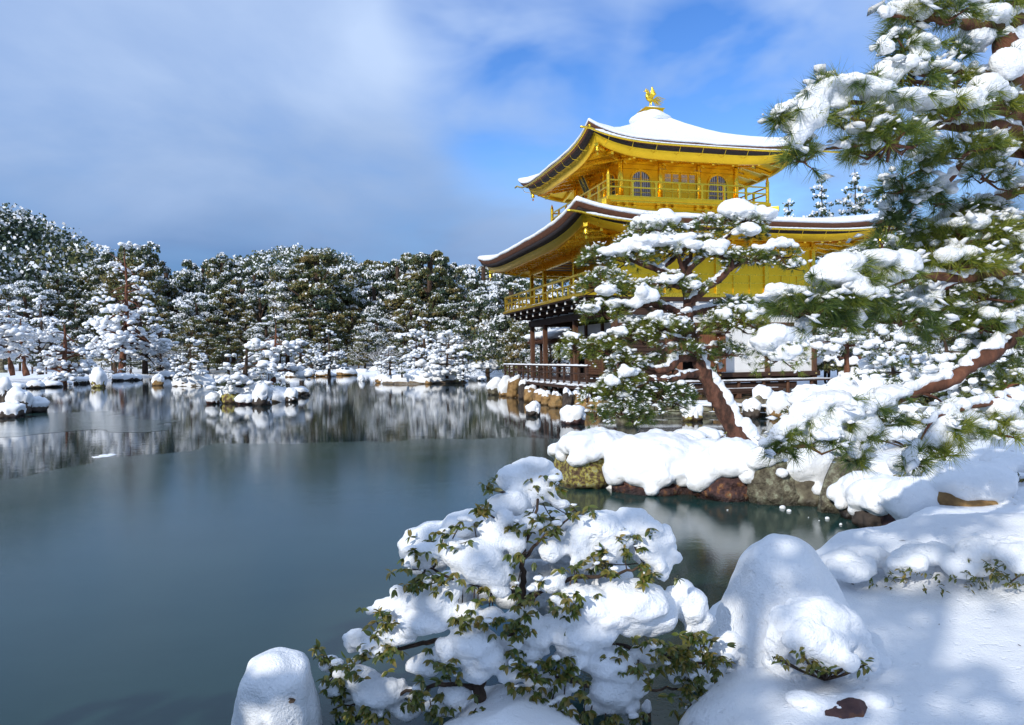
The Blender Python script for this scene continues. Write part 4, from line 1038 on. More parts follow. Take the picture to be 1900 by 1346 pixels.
# ------------------------------------------------------------------ rocks with snow caps
def rock_mesh(r, seed, sub=3, rough=0.22, freq=1.1, flat=0.15):
    """irregular boulder, r = (rx,ry,rz), resting with its lowest point at z=0"""
    iv, jf = ICO[sub]; p = iv * freq + seed * 7.13
    k = 1 + rough * fbm(p, 6, 0.55) + rough * 0.8 * np.abs(pnoise(p * 1.7 + 5)) - 0.1
    # broken facets
    rs = np.random.RandomState(seed + 100); v = iv * k[:, None]
    for _ in range(5):
        n = rs.normal(size=3); n[2] = abs(n[2]) * 0.4; n /= np.linalg.norm(n); d = rs.uniform(0.72, 0.92)
        e_ = v @ n - d; v = v - np.clip(e_, 0, None)[:, None] * n * 0.85
    v = v * np.array(r)
    return v, jf
def snow_cap(v, f, seed, thick, lo=0.15, hi=0.5, amp=0.5, want_cov=False):
    """the same boulder with snow lying on its upper faces"""
    n = np.zeros_like(v); fn = np.cross(v[f[:, 1]] - v[f[:, 0]], v[f[:, 2]] - v[f[:, 0]])
    for k in range(3): np.add.at(n, f[:, k], fn)
    n /= np.linalg.norm(n, axis=1)[:, None] + 1e-9
    size = np.abs(v).max()
    zr = v[:, 2] / (np.abs(v[:, 2]).max() + 1e-9)
    q = v / size * 1.9 + seed * 3.7
    c = 0.55 * n[:, 2] + 0.55 * zr + amp * 0.4 * fbm(q, 3) + amp * 0.18 * pnoise(q * 4) + 0.07 * pnoise(q * 11) + 0.05 * pnoise(q * 23)
    cov = sstep(lo, hi, c)
    if want_cov: return v, cov
    t_ = thick * (1 + 0.25 * pnoise(q * 1.3 + 9))
    dirn = n * 0.65 + np.array([0, 0, 0.6])
    return v + dirn * (cov * t_ - (1 - cov) * 0.035 * size)[:, None]
def add_rock(name, label, loc, r, seed, mat, thick=0.1, lo=0.15, hi=0.5, sub=3, rotz=0.0, tilt=0.0, group=None, cat='rock', amp=0.5, rough=0.22, parent=None, snow='snow', heap=0.0):
    v, f = rock_mesh(r, seed, sub, rough)
    ct, st = math.cos(tilt), math.sin(tilt); v = np.stack([v[:, 0] * ct + v[:, 2] * st, v[:, 1], -v[:, 0] * st + v[:, 2] * ct], 1)
    me = mesh_np('stone', v, f, True)
    if parent is None:
        o = thing(name, label, cat, loc, rotz, group)
        s = link('stone', me, mat, o)
    if thick > 0:
        if heap:
            vs, cov = snow_cap(v, f, seed, thick, lo, hi, amp, True); rs = np.random.RandomState(seed); bl = []
            for i in np.where(cov > 0.35)[0]:
                if v[i, 2] < -r[2] * 0.55 or rs.rand() < 0.35: continue
                w = thick * (0.22 + 0.62 * cov[i]) * rs.uniform(0.7, 1.1)
                bl.append((v[i, 0], v[i, 1], v[i, 2] + w * 0.45, w * 1.15, w * 1.15, w * 0.9))
            vs, fs = remesh_blobs(bl, heap, 5, 0.012, 8.0, sub=1); link('snow_cap', mesh_np('snow_cap', vs, fs, True), M[snow], o)
        else:
            vs = snow_cap(v, f, seed, thick, lo, hi, amp)
            link('snow_cap', mesh_np('snow_cap', vs, f, True), M[snow], o)
    return o
def rock_px(name, label, cx, base_y, w, h, seed, mat, depth=None, z0=0.0, deep=0.9, **kw):
    """boulder whose foot is seen at (cx, base_y) on level z0; w,h = size in the photograph"""
    if depth is None: g = G(cx, base_y, z0)
    else: g = W(cx, base_y, depth)
    s = g[1] / FPX; rx = w * s / 2; hz = h * s
    rz = hz * 0.62
    loc = (g[0], g[1] + rx * deep * 0.5, g[2] + hz - rz * 0.98)
    th = kw.pop('thick', min(0.16, 0.16 * hz + 0.02))
    loc = (loc[0], loc[1], loc[2] - th * 0.8)
    return add_rock(name, label, loc, (rx, rx * deep, rz), seed, mat, th, **kw)

# boulders standing in the water round the pavilion
rock_px('rock', 'small round rock with a snow cap in the water, first out from the veranda railing', 990, 772, 30, 24, 1, M['rock_dark'], cat='rock')
rock_px('rock', 'dark red rock with a thick snow cap in the water below the veranda corner', 1064, 788, 50, 34, 2, M['rock_purple'], lo=0.0, hi=0.4)
rock_px('rock', 'grey rock standing in the water under the low dark pine boughs', 1165, 790, 44, 40, 3, M['rock_grey'], lo=0.45, hi=0.8)
rock_px('rock', 'mossy rock with snow in the inlet left of the leaning trunk', 1288, 782, 44, 36, 4, M['rock_lichen'])
rock_px('rock', 'small dark rock with snow in the inlet right of the leaning trunk', 1396, 776, 34, 34, 5, M['rock_dark'], lo=0.3, hi=0.6)
rock_px('rock', 'tall grey green rock with snow hat at the end of the stone wall', 1420, 772, 46, 54, 6, M['rock_grey'], deep=0.8, lo=0.5, hi=0.8)
rock_px('rock', 'snow covered rock beside the tall grey green rock', 1455, 776, 50, 46, 7, M['rock_gold'], lo=-0.1, hi=0.2)
rock_px('rock', 'low rock with snow right at the end of the inlet', 1482, 770, 40, 40, 8, M['rock'], lo=-0.1, hi=0.25)
rock_px('rock', 'green rock under snow at the far corner of the veranda', 922, 733, 34, 30, 9, M['rock_grey'], lo=0.15, hi=0.45)
rock_px('rock', 'snow covered rock leaning on the far veranda corner', 940, 735, 34, 34, 10, M['rock_gold'], lo=-0.1, hi=0.3)
rock_px('rock', 'tiny snow topped rock alone in the water beyond the veranda', 895, 707, 17, 9, 11, M['rock_dark'], lo=-0.2, hi=0.2)
# retaining stones beneath the veranda
vr = [(956, 738, 34, 42, 'rock_gold', 1), (970, 741, 20, 32, 'rock_dark', 0), (984, 746, 30, 30, 'rock_gold', 1), (1004, 749, 34, 26, 'rock_gold', 1), (1018, 752, 26, 26, 'rock_gold', 1), (1032, 757, 30, 32, 'rock_gold', 1), (1053, 763, 22, 44, 'rock_dark', 0), (1070, 762, 26, 34, 'rock_gold', 1), (1086, 766, 30, 34, 'rock_gold', 1), (1108, 768, 34, 30, 'rock_gold', 1)]
vlab = ['ochre retaining stone under the far end of the veranda', 'thin dark upright stone with snow under the veranda, between ochre stones', 'broad ochre retaining stone next to the thin dark upright stone', 'ochre retaining stone in the middle under the veranda railing', 'small ochre retaining stone under the middle of the veranda', 'split ochre stone left of the big dark slanting stone', 'big dark slanting stone streaked with snow under the veranda', 'ochre retaining stone just right of the dark slanting stone', 'ochre retaining stone under the near veranda, half hidden by pine', 'ochre retaining stone at the near end behind the pine boughs']
for k, (x, y, w, h, mt, g_) in enumerate(vr):
    rock_px('retaining_stone', vlab[k], x, y, w, h, 20 + k, M[mt], cat='stone', group='retaining stones under the veranda', lo=0.55 if g_ else 0.35, hi=0.9, thick=0.05, deep=0.8, rough=0.3)
# low dressed wall along the inlet: each block a piece
wl = thing('stone_wall', 'low mossy stone wall with snow along the inlet in front of the bench', 'stone wall', (4.6, 23.4, 0))
wp = [np.array(G(1122, 771)[:2]), np.array(G(1230, 772)[:2]), np.array(G(1345, 772)[:2]), np.array(G(1420, 774)[:2]), np.array(G(1500, 770)[:2])]
rs = np.random.RandomState(5)
for lev in range(2):
    for a, b in zip(wp[:-1], wp[1:]):
        d = b - a; Ls = np.linalg.norm(d); d /= Ls; nrm = np.array([-d[1], d[0]]); s = 0.0
        while s < Ls - 0.05:
            l_ = min(rs.uniform(0.5, 0.95), Ls - s); off = rs.normal() * 0.012 + lev * 0.10
            c = a + d * (s + l_ / 2) + nrm * (0.22 + off)
            mb = MB(); mb.beam((*(c - d * (l_ / 2 - 0.012)), 0.02 + 0.185 * lev), (*(c + d * (l_ / 2 - 0.012)), 0.02 + 0.185 * lev), 0.36, 0.17 + rs.normal() * 0.006)
            mb.v = [tuple(np.array(q) - np.array([4.6, 23.4, 0])) for q in mb.v]
            mb.build('stone', M['rock_grey' if rs.rand() < 0.75 else 'rock_gold'], wl, bevel=0.02); s += l_
ws = [(*(a + (b - a) * t_ + np.array([0.05, 0.28 + 0.08 * rs.normal()])), 0.315, 0.25, 0.16, 0.05) for a, b in zip(wp[:-1], wp[1:]) for t_ in np.linspace(0, 1, 16)]
ws += [(*(a + (b - a) * t_ + np.array([0.05, 0.05 + 0.03 * rs.normal()])), 0.125, 0.16, 0.05, 0.02) for a, b in zip(wp[:-1], wp[1:]) for t_ in np.linspace(0, 1, 10) if rs.rand() < 0.6]
v, f = remesh_blobs(ws, 0.04, 3, 0.012, 3, sub=1); link('snow_cover', mesh_np('snow_cover', v - np.array([4.6, 23.4, 0]), f, True), M['snow'], wl)

# boulders along the peninsula and the near bank (photo foot pixel, size, seed)
rock_px('boulder', 'broad boulder with yellow lichen and deep snow at the tip of the snowy peninsula', 1112, 903, 190, 100, 31, M['near_lichen'], sub=4, heap=0.025, thick=0.15, lo=0.42, hi=0.58, deep=0.85, cat='boulder', amp=0.7, snow='snow_fine')
rock_px('boulder', 'long purple brown boulder mostly buried in snow on the peninsula edge', 1256, 914, 280, 100, 32, M['near_purple'], sub=4, heap=0.025, thick=0.17, lo=0.26, hi=0.42, deep=0.6, cat='boulder', amp=0.9, snow='snow_fine')
rock_px('boulder', 'dark purple boulder with hanging snow lobes right of the long boulder', 1365, 928, 150, 105, 33, M['near_purple'], sub=4, heap=0.025, thick=0.15, lo=0.36, hi=0.52, deep=0.6, cat='boulder', amp=1.0, snow='snow_fine')
rock_px('boulder', 'grey mossy boulder between two snow mounds on the peninsula edge', 1448, 937, 110, 105, 34, M['near_grey'], sub=4, heap=0.025, thick=0.13, lo=0.55, hi=0.70, deep=0.7, cat='boulder', amp=0.9, snow='snow_fine')
rock_px('boulder', 'tall bare grey brown rock leaning under the low pine bough by the water', 1566, 952, 76, 145, 36, M['near_grey'], sub=4, heap=0.025, thick=0.09, lo=0.66, hi=0.85, deep=0.8, tilt=0.25, cat='boulder', amp=0.8, snow='snow_fine')
def mound_px(label, cx, base_y, w, h, seed, mat, depth=None, z0=0.0, foot=0.18, lumps=7, vox=0.022, deep=0.75):
    """boulder under a thick soft heap of snow; only its foot shows"""
    g = G(cx, base_y, z0) if depth is None else W(cx, base_y, depth)
    s_ = g[1] / FPX; rx, hz = w * s_ / 2, h * s_; ry = rx * deep; rs = np.random.RandomState(seed)
    loc = np.array([g[0], g[1] + ry * 0.6, g[2] - 0.02]); t_ = thing('boulder', label, 'boulder', loc)
    v, f = rock_mesh((rx * 0.93, ry * 0.95, hz * 0.62), seed, 4, 0.18); v[:, 2] += hz * 0.30; link('stone', mesh_np('stone', v, f, True), mat, t_)
    bl = [(0, 0, hz * (0.56 + foot * .5), rx * 0.92, ry * 0.95, hz * (0.44 - foot * .5))]
    for k in range(lumps):
        a = rs.rand() * 6.283; q = rs.uniform(.25, .75); r_ = rx * rs.uniform(.28, .52)
        bl.append((rx * q * math.cos(a), ry * q * math.sin(a), hz * (0.72 - .42 * q * q) + foot * hz * .5, r_, r_ * .85, hz * rs.uniform(.2, .32)))
    for k in range(lumps):
        a = rs.rand() * 6.283; r_ = rx * rs.uniform(.12, .24); bl.append((rx * .88 * math.cos(a), ry * .92 * math.sin(a), hz * (foot + rs.uniform(.12, .30)), r_, r_, r_ * .9))
    v, f = remesh_blobs(bl, vox, 7, 0.010, 7.0, sub=3); link('snow_cap', mesh_np('snow_cap', v, f, True), M['snow_fine'], t_)
    return t_
# snow-plastered cone and the pale stone at the lower edge
def snow_cone(name, label, cx, top_y, base_y, w, depth, seed, taper=0.42, lean=0.0):
    g = W(cx, base_y, depth); s = depth / FPX; H = (base_y - top_y) * s; r = w * s / 2
    t_ = thing(name, label, 'snowy rock', (g[0], g[1], g[2]))
    v, f = rock_mesh((r * 0.55, r * 0.5, H * 0.45), seed, 3); v[:, 2] += H * 0.45
    link('stone', mesh_np('stone', v, f, True), M['rock_dark'], t_)
    bl = [(lean * k, 0.0, H * (0.06 + 0.66 * k), r * (1.0 - taper * k ** 1.4), r * (0.95 - taper * 0.9 * k), H * 0.27) for k in np.linspace(0, 1, 14)]
    v, f = remesh_blobs(bl, 0.014, 14, 0.010, 3.0, sub=3)
    v += 0.0
    link('snow_cap', mesh_np('snow_cap', v, f, True), M['snow_fine'], t_)
    return t_
mound_px('smooth snow mound over a hidden boulder beside the tall bare rock', 1508, 938, 112, 128, 35, M['rock_grey'], foot=0.05, lumps=5)
mound_px('rounded snow covered boulder next to the tall bare rock', 1618, 966, 116, 92, 37, M['rock_dark'], foot=0.06)
mound_px('drooping snow covered boulder at the water, with a dark gap beneath', 1662, 990, 136, 104, 38, M['rock_dark'], foot=0.22)
mound_px('brown tipped boulder under a large smooth snow cushion by the cove', 1712, 1000, 130, 116, 39, M['rock_purple'], foot=0.2, lumps=4)
mound_px('round snow cushion behind the drooping boulder, under the hanging pine tufts', 1640, 930, 120, 80, 43, M['rock_dark'], depth=9.0, foot=0.1)
mound_px('large boulder with ochre foot and dappled thick snow on the right bank', 1826, 966, 190, 108, 40, M['rock_gold'], depth=7.3, foot=0.16, lumps=3)
mound_px('small snow mound behind the large ochre footed boulder', 1876, 892, 90, 60, 41, M['rock_purple'], depth=8.6, foot=0.12)
g = W(1566, 1334, 3.3); bo_ = thing('boulder', 'bare brown boulder poking out of the snow in the bottom right foreground', 'boulder', g)
v, f = rock_mesh((0.120, 0.085, 0.060), 42, 4, 0.15); v = v @ np.array(Matrix.Rotation(R(16), 3, 'Y')); v[:, 2] += 0.012 + 0.10 * (v[:, 0] / 0.125) ** 2 * 0.3; link('stone', mesh_np('stone', v, f, True), M['rock_purple'], bo_)
rs = np.random.RandomState(8); bl = [(0.15 * t_, 0.055 + 0.01 * rs.normal(), 0.035 + 0.022 * t_ * t_, 0.07, 0.065, 0.034) for t_ in np.linspace(-1.1, 1.1, 11)] + [(-0.13, 0.01, 0.0, 0.06, 0.07, 0.045), (0.14, 0.01, 0.0, 0.06, 0.07, 0.04), (0.0, 0.10, 0.0, 0.2, 0.1, 0.06)]
v, f = remesh_blobs(bl, 0.008, 5, 0.004, 14); link('snow_cap', mesh_np('snow_cap', v, f, True), M['snow_fine'], bo_)
snow_cone('snowy_rock', 'tall smooth cone of snow over a hidden rock beside the small snowy shrub', 1462, 992, 1290, 330, 4.15, 51, taper=0.50, lean=-0.03)
pale_ = snow_cone('snowy_rock', 'pale rounded rock wholly coated in snow at the bottom edge, left of the evergreen bush', 515, 1206, 1420, 170, 3.75, 52, taper=0.20)
# a dead leaf caught in a hollow of the pale rock's snow
bpy.context.view_layer.update()
h_ = bpy.context.scene.ray_cast(bpy.context.evaluated_depsgraph_get(), Vector(CAM), Vector(ray(541, 1298) / np.linalg.norm(ray(541, 1298))))
if h_[0]:
    dl = thing('dead_leaf', 'curled brown dead leaf stuck in the snow of the pale rounded rock', 'leaf', np.array(h_[1]) - ray(541, 1298) * 0.006)
    lv_ = np.array([(-.020, 0, -.006), (-.008, -.010, .011), (.010, -.012, .012), (.022, -.004, .000), (.012, -.006, -.014), (-.006, -.010, -.016), (0, .004, 0)])
    link('leaf', mesh_np('leaf', lv_, np.array([(0, 1, 6), (1, 2, 6), (2, 3, 6), (3, 4, 6), (4, 5, 6), (5, 0, 6)])), simple('dead_leaf', [(0.3, (0.035, 0.022, 0.014)), (0.7, (0.13, 0.085, 0.05))], 60, 3), dl)
# loose lumps of snow on the inlet ice
bl = []
for x, y, r_ in [(1452, 944, 5), (1464, 950, 4), (1535, 964, 4), (1350, 948, 2), (1500, 962, 2), (1520, 968, 2), (1560, 975, 3)]:
    g = G(x, y); s = g[1] / FPX; bl.append((g[0], g[1], 0.01, r_ * s * 1.2, r_ * s, r_ * s))
v, f = remesh_blobs(bl, 0.012, 2, sub=2); o = link('snow_crumbs', mesh_np('snow_crumbs', v, f, True), M['snow_fine']); o['kind'] = 'stuff'
# short snow-topped stump standing in the water
g = G(1200, 1338); st_ = thing('stump', 'short dark stump capped with snow standing in the water beside the evergreen bush', 'stump', g)
MB().lathe((0, 0, -0.1), [(0.026, 0), (0.022, 0.13), (0.019, 0.15)], 10).build('post', M['bark_dark'], st_, True)
v, f = remesh_blobs([(0, 0, 0.065, 0.027, 0.027, 0.03), (0.006, 0, 0.09, 0.018, 0.018, 0.02)], 0.006, 3); link('snow_cap', mesh_np('snow_cap', v, f, True), M['snow_fine'], st_)
# fallen needles and bark crumbs on the near snow
rs = np.random.RandomState(12); db = NP()
for k in range(170):
    x, y = rs.uniform(0.6, 5.5), rs.uniform(2.6, 7.5)
    if nh(x, y) < 0.1: continue
    p = np.array([x, y, nh(x, y) + 0.006]); a = rs.rand() * 6.28; l_ = rs.uniform(0.006, 0.03); w_ = rs.uniform(0.0012, 0.004); d = np.array([math.cos(a), math.sin(a), 0.1 * rs.normal()]); e_ = np.array([-d[1], d[0], 0.3])
    db.add(np.stack([p - d * l_, p - e_ * w_, p + d * l_, p + e_ * w_]), np.array([(0, 1, 2, 3)]), 0.9)
db.build('fallen_needles', M['bark_dark'], None, kind='stuff')
# small lamp box on the far right bank
g = W(1852, 828, 9.4); lp_ = thing('garden_lamp', 'small white lamp box with snow cap on the right bank below the pine', 'garden lamp', g)
MB().box(-0.062, 0.062, -0.06, 0.06, 0.0, 0.085).build('housing', M['white_paint'], lp_, bevel=0.006)
MB().box(-0.03, -0.026, -0.064, -0.06, 0.0, 0.083).build('seam', M['dark_inside'], lp_)
v, f = remesh_blobs([(0, 0, 0.09, 0.06, 0.06, 0.035), (0.0, 0, 0.11, 0.04, 0.04, 0.035)], 0.01, 3, sub=2); link('snow_cap', mesh_np('snow_cap', v, f, True), M['snow_fine'], lp_)
# ------------------------------------------------------------------ pine foliage
def unit(a): return a / (np.linalg.norm(a, axis=-1, keepdims=True) + 1e-12)
def tufts(rs, C, D, n, Ln, wd, spread=1.0, droop=0.12, tint=None):
    """needle tufts: C centres, D directions; every needle one slim triangle"""
    T = len(C)
    d = D[:, None, :] + spread * rs.normal(size=(T, n, 3)) * 0.62
    d = unit(d); d[..., 2] -= droop * rs.rand(T, n); d = unit(d)
    ln = Ln * (0.72 + 0.36 * rs.rand(T, n, 1))
    base = C[:, None, :] - D[:, None, :] * (Ln * 0.35 * rs.rand(T, n, 1)) + d * Ln * 0.04
    side = unit(np.cross(d, rs.normal(size=(T, n, 3)))) * (wd / 2)
    v = np.stack([base - side, base + side, base + d * ln], 2).reshape(-1, 3)
    f = np.arange(len(v)).reshape(-1, 3)
    if tint is None: tint = rs.rand(T)
    t_ = (np.repeat(tint, n) * 0.55 + 0.45 * rs.rand(T * n))
    t_ = np.stack([t_ * 0.7, t_ * 0.7, np.clip(t_ * 1.15, 0, 1)], 1).ravel()
    return v, f, t_
class PineBuilder:
    def __init__(s, seed, Ln, wd, nn, snow_vox, per_area=900.0, isub=1):
        s.isub = isub; s.bs = 1.0; s.maxw = 0.085; s.flakes = 3; s.flk = NP()
        s.rs = np.random.RandomState(seed); s.need = NP(); s.blobs = []; s.wood = MB(); s.limbs = []
        s.Ln, s.wd, s.nn, s.vox, s.pa = Ln, wd, nn, snow_vox, per_area
    def limb(s, pts, step=None, n=8, snow=0.0, wobble=0.05):
        """pts rows: x,y,z,r; optional snow lying along the top"""
        P = np.asarray(pts, float); L_ = np.linalg.norm(P[-1, :3] - P[0, :3]); step = step or max(0.03, L_ / 14)
        q = spline(P, step); w = s.rs.normal(size=(len(q), 3)); 
        for _ in range(2): w = (np.roll(w, 1, 0) + w + np.roll(w, -1, 0)) / 3
        k = np.minimum(np.arange(len(q)), 3) / 3.0
        q[:, :3] += w * (wobble * np.clip(q[:, 3:4], 0.004, 1) * 6 * k[:, None])
        q[:, 3] *= 1 + 0.10 * s.rs.normal(size=len(q))
        s.wood.tube(q[:, :3], np.clip(q[:, 3], 0.003, None), n); s.limbs.append(q)
        if snow > 0:
            for i in range(len(q)):
                if s.rs.rand() < 0.16: continue
                sl = q[min(i + 1, len(q) - 1)] - q[max(i - 1, 0)]; up = abs(sl[2]) / (np.linalg.norm(sl[:3]) + 1e-9)
                if up > 0.85: continue
                r_ = q[i, 3]; w_ = max(r_ * 0.95, snow * 0.35)
                s.blobs.append((q[i, 0], q[i, 1], q[i, 2] + r_ * 0.75 + snow * 0.25, max(step * 0.8, w_) * s.rs.uniform(.7, 1.3), max(step * 0.6, w_) * s.rs.uniform(.7, 1.15), snow * s.rs.uniform(.25, .9)))
        return q
    def pad(s, c, rx, h, ry=None, dens=1.0, snow=1.0, droop=0.55, bottom=True, snow_h=None, yellow=0.5, twigs=True, lump=1.0, root=None):
        """one flat cushion of needles with snow heaped on it"""
        rs = s.rs; ry = ry or rx * 0.8; c = np.asarray(c, float)
        n = max(8, int(dens * s.pa * rx * ry))
        a = rs.rand(n) * 2 * math.pi; r_ = np.sqrt(rs.rand(n))
        X, Y = r_ * np.cos(a), r_ * np.sin(a)
        Zt = 0.45 * (1 - r_ ** 2) * rs.uniform(0.3, 1.0, n) - 0.55 * r_ ** 2 * rs.rand(n) - (0.55 * rs.rand(n) * (rs.rand(n) < 0.45) if bottom else 0)
        C = np.stack([c[0] + X * rx, c[1] + Y * ry, c[2] + Zt * h * 1.6], 1)
        D = unit(np.stack([X * 1.2, Y * 1.2, 0.50 - droop * r_ + 0.25 * rs.normal(size=n) - 0.5 * (Zt < -0.35)], 1) + 0.25 * rs.normal(size=(n, 3)))
        v, f, t_ = tufts(rs, C, D, s.nn, s.Ln, s.wd, tint=np.clip(rs.normal(yellow, 0.22, n), 0, 1)); s.need.add(v, f, t_)
        if twigs:
            rt = np.asarray(root if root is not None else c - np.array([0, 0, h * 0.55]), float)
            for k in rs.choice(n, min(n, max(5, n // 4)), replace=False):
                e = C[k] - D[k] * s.Ln * 0.1; m = (rt + e) / 2 + np.array([0, 0, -0.06 * rx]) + 0.08 * rx * rs.normal(size=3)
                s.wood.tube([rt, m, e], [0.05 * s.Ln + 0.02 * rx, 0.04 * s.Ln + 0.01 * rx, 0.02 * s.Ln], 4, False)
        if snow > 0:
            sh = snow_h or h * 0.55; cl = rs.rand() * 6.283; m = max(4, int(11 * snow * lump))
            cap_ = s.maxw; m = int(m * max(1.0, (0.30 * rx / math.sqrt(lump) / cap_)) ** 1.6)
            for k in range(m):
                a_ = cl + rs.normal() * 1.3; q = 0.90 * math.sqrt(rs.rand()); w = min(rx * rs.uniform(0.18, 0.42) / math.sqrt(lump), cap_ * rs.uniform(.6, 1.2))
                zc = c[2] + h * 0.62 * (1 - q * q) - 0.35 * h * q * q + h * 0.12
                s.blobs.append((c[0] + q * math.cos(a_) * rx, c[1] + q * math.sin(a_) * ry, zc, w * rs.uniform(0.8, 1.3), w * ry / rx, min(sh, w * 0.62) * rs.uniform(0.7, 1.15)))
            # flakes caught on the needles of single tufts
            ks = rs.choice(n, int(n * min(0.85, 0.35 + 0.45 * snow)), replace=False)
            for _ in range(s.flakes):
                P = C[ks] + D[ks] * s.Ln * rs.uniform(0.05, 0.75, (len(ks), 1)) + 0.16 * s.Ln * rs.normal(size=(len(ks), 3)) + np.array([0, 0, 0.14 * s.Ln])
                s.flake(P, s.Ln * (0.07 + 0.30 * rs.rand(len(ks)) ** 1.7))
    OCT = np.array([(1, 0, 0), (0, 1, 0), (-1, 0, 0), (0, -1, 0), (0, 0, 1), (0, 0, -1)], float)
    OCF = np.array([(0, 1, 4), (1, 2, 4), (2, 3, 4), (3, 0, 4), (1, 0, 5), (2, 1, 5), (3, 2, 5), (0, 3, 5)])
    def flake(s, P, w):
        """small irregular clots of snow lying about level"""
        rs = s.rs; n = len(P)
        v = s.OCT[None] * np.array([1.3, 1.0, 0.48]) * rs.uniform(0.6, 1.4, (n, 6, 1))
        a = rs.rand(n) * 6.283; c, q = np.cos(a)[:, None], np.sin(a)[:, None]
        v = np.stack([v[..., 0] * c - v[..., 1] * q, v[..., 0] * q + v[..., 1] * c, v[..., 2] + v[..., 0] * 0.35 * rs.normal(size=(n, 1)) + v[..., 1] * 0.25 * rs.normal(size=(n, 1))], -1)
        v = v * w[:, None, None] + P[:, None, :]
        s.flk.add(v.reshape(-1, 3), (s.OCF[None] + (np.arange(n) * 6)[:, None, None]).reshape(-1, 3))
    def far_pad(s, c, rx, h, ry, dens, snow, yellow):
        """coarser cushion for pines far out: drooping needle sprays, lumpy snow on top"""
        rs = s.rs; n = max(10, int(dens * s.pa * rx * ry)); tilt = rs.normal(size=2) * 0.18
        a = rs.rand(n) * 2 * math.pi; r_ = np.sqrt(rs.rand(n)); X, Y = r_ * np.cos(a), r_ * np.sin(a)
        dome = lambda X, Y, r2: 0.5 * (1 - r2) - 0.55 * r2 + (tilt[0] * X + tilt[1] * Y) * rx / h
        Z = dome(X, Y, r_ ** 2) - 0.55 * rs.rand(n)
        C = np.stack([c[0] + X * rx, c[1] + Y * ry, c[2] + Z * h], 1)
        D = unit(np.stack([X, Y, 0.45 - 0.7 * r_ + 0.3 * rs.normal(size=n)], 1) + 0.3 * rs.normal(size=(n, 3)))
        v, f, t_ = tufts(rs, C, D, s.nn, s.Ln, s.wd, 1.1, 0.25, np.clip(rs.normal(yellow, 0.25, n), 0, 1)); s.need.add(v, f, t_)
        m = int(30 * snow / s.bs ** 1.6); cl = rs.rand() * 6.28
        for k in range(m):
            a_ = cl + rs.normal() * 1.5; q = 0.98 * math.sqrt(rs.rand()); w = rx * rs.uniform(0.08, 0.24) * s.bs
            X, Y = q * math.cos(a_), q * math.sin(a_)
            s.blobs.append((c[0] + X * rx, c[1] + Y * ry, c[2] + (dome(X, Y, q * q) + 0.06 + 0.13 * rs.normal()) * h, w * rs.uniform(.8, 1.2), w * rs.uniform(.8, 1.2), w * rs.uniform(.45, .8)))
        for k in rs.choice(n, int(n * 0.22 * min(1.2, snow + .2)), replace=False):
            w = rx * rs.uniform(.05, .12); s.blobs.append((*(C[k] + np.array([0, 0, .12 * h])), w * 1.2, w, w * .7))
    def finish(s, t_, bark, needle, snow_mat='snow', amp=0.0, freq=6, smooth_it=4, sub=2, remesh=True, trunk_name='trunk'):
        o = org(t_)
        s.wood.v = [tuple(np.array(q) - o) for q in s.wood.v]
        s.wood.build(trunk_name, M[bark], t_, True)
        s.need.build('needles', M[needle], t_, kind='stuff')
        if s.blobs:
            if remesh:
                v, f = remesh_blobs(s.blobs, s.vox, smooth_it, amp, freq, sub=sub)
                hs_ = link('snow', mesh_np('snow', v - o, f, True), M[snow_mat], t_, kind='stuff')
                if s.flk.n: s.flk.build('snow_flakes', M[snow_mat], t_, True, 'stuff')
            else:
                iv, jf = ICO[s.isub]; b = np.array(s.blobs)
                k = 1 + 0.22 * pnoise((iv[None] * 1.5 + b[:, None, :3] * 5.3).reshape(-1, 3)).reshape(len(b), len(iv))
                v = (b[:, None, :3] + iv[None] * k[..., None] * b[:, None, 3:6]).reshape(-1, 3)
                f = (jf[None] + (np.arange(len(b)) * len(iv))[:, None, None]).reshape(-1, 3)
                link('snow', mesh_np('snow', v - o, f, True), M[snow_mat], t_, kind='stuff')
        return t_

# ------------------------------------------------------------------ the leaning pine on the peninsula
LD = 11.9
lp0 = W(1383, 834, LD)
lean = thing('leaning_pine', 'leaning red barked pine with snowy cushions standing on the peninsula before the pavilion', 'pine tree', (lp0[0], lp0[1], lp0[2] - 0.1))
pb = PineBuilder(11, 0.115, 0.0048, 32, 0.021, 640)
def lw(px, py, w, dd=0.0):
    p = W(px, py, LD + dd); return (*p, w / 2 * (LD + dd) / FPX)
trunk = [lw(1396, 850, 46), lw(1385, 832, 40), lw(1364, 797, 37), lw(1345, 764, 34), lw(1326, 730, 32), lw(1309, 699, 29), lw(1295, 668, 26), lw(1285, 640, 25), lw(1279, 610, 22), lw(1276, 580, 20), lw(1275, 555, 18), lw(1274, 530, 17), lw(1274, 512, 15)]
pb.limb(trunk, 0.06, 12, 0, 0.012)
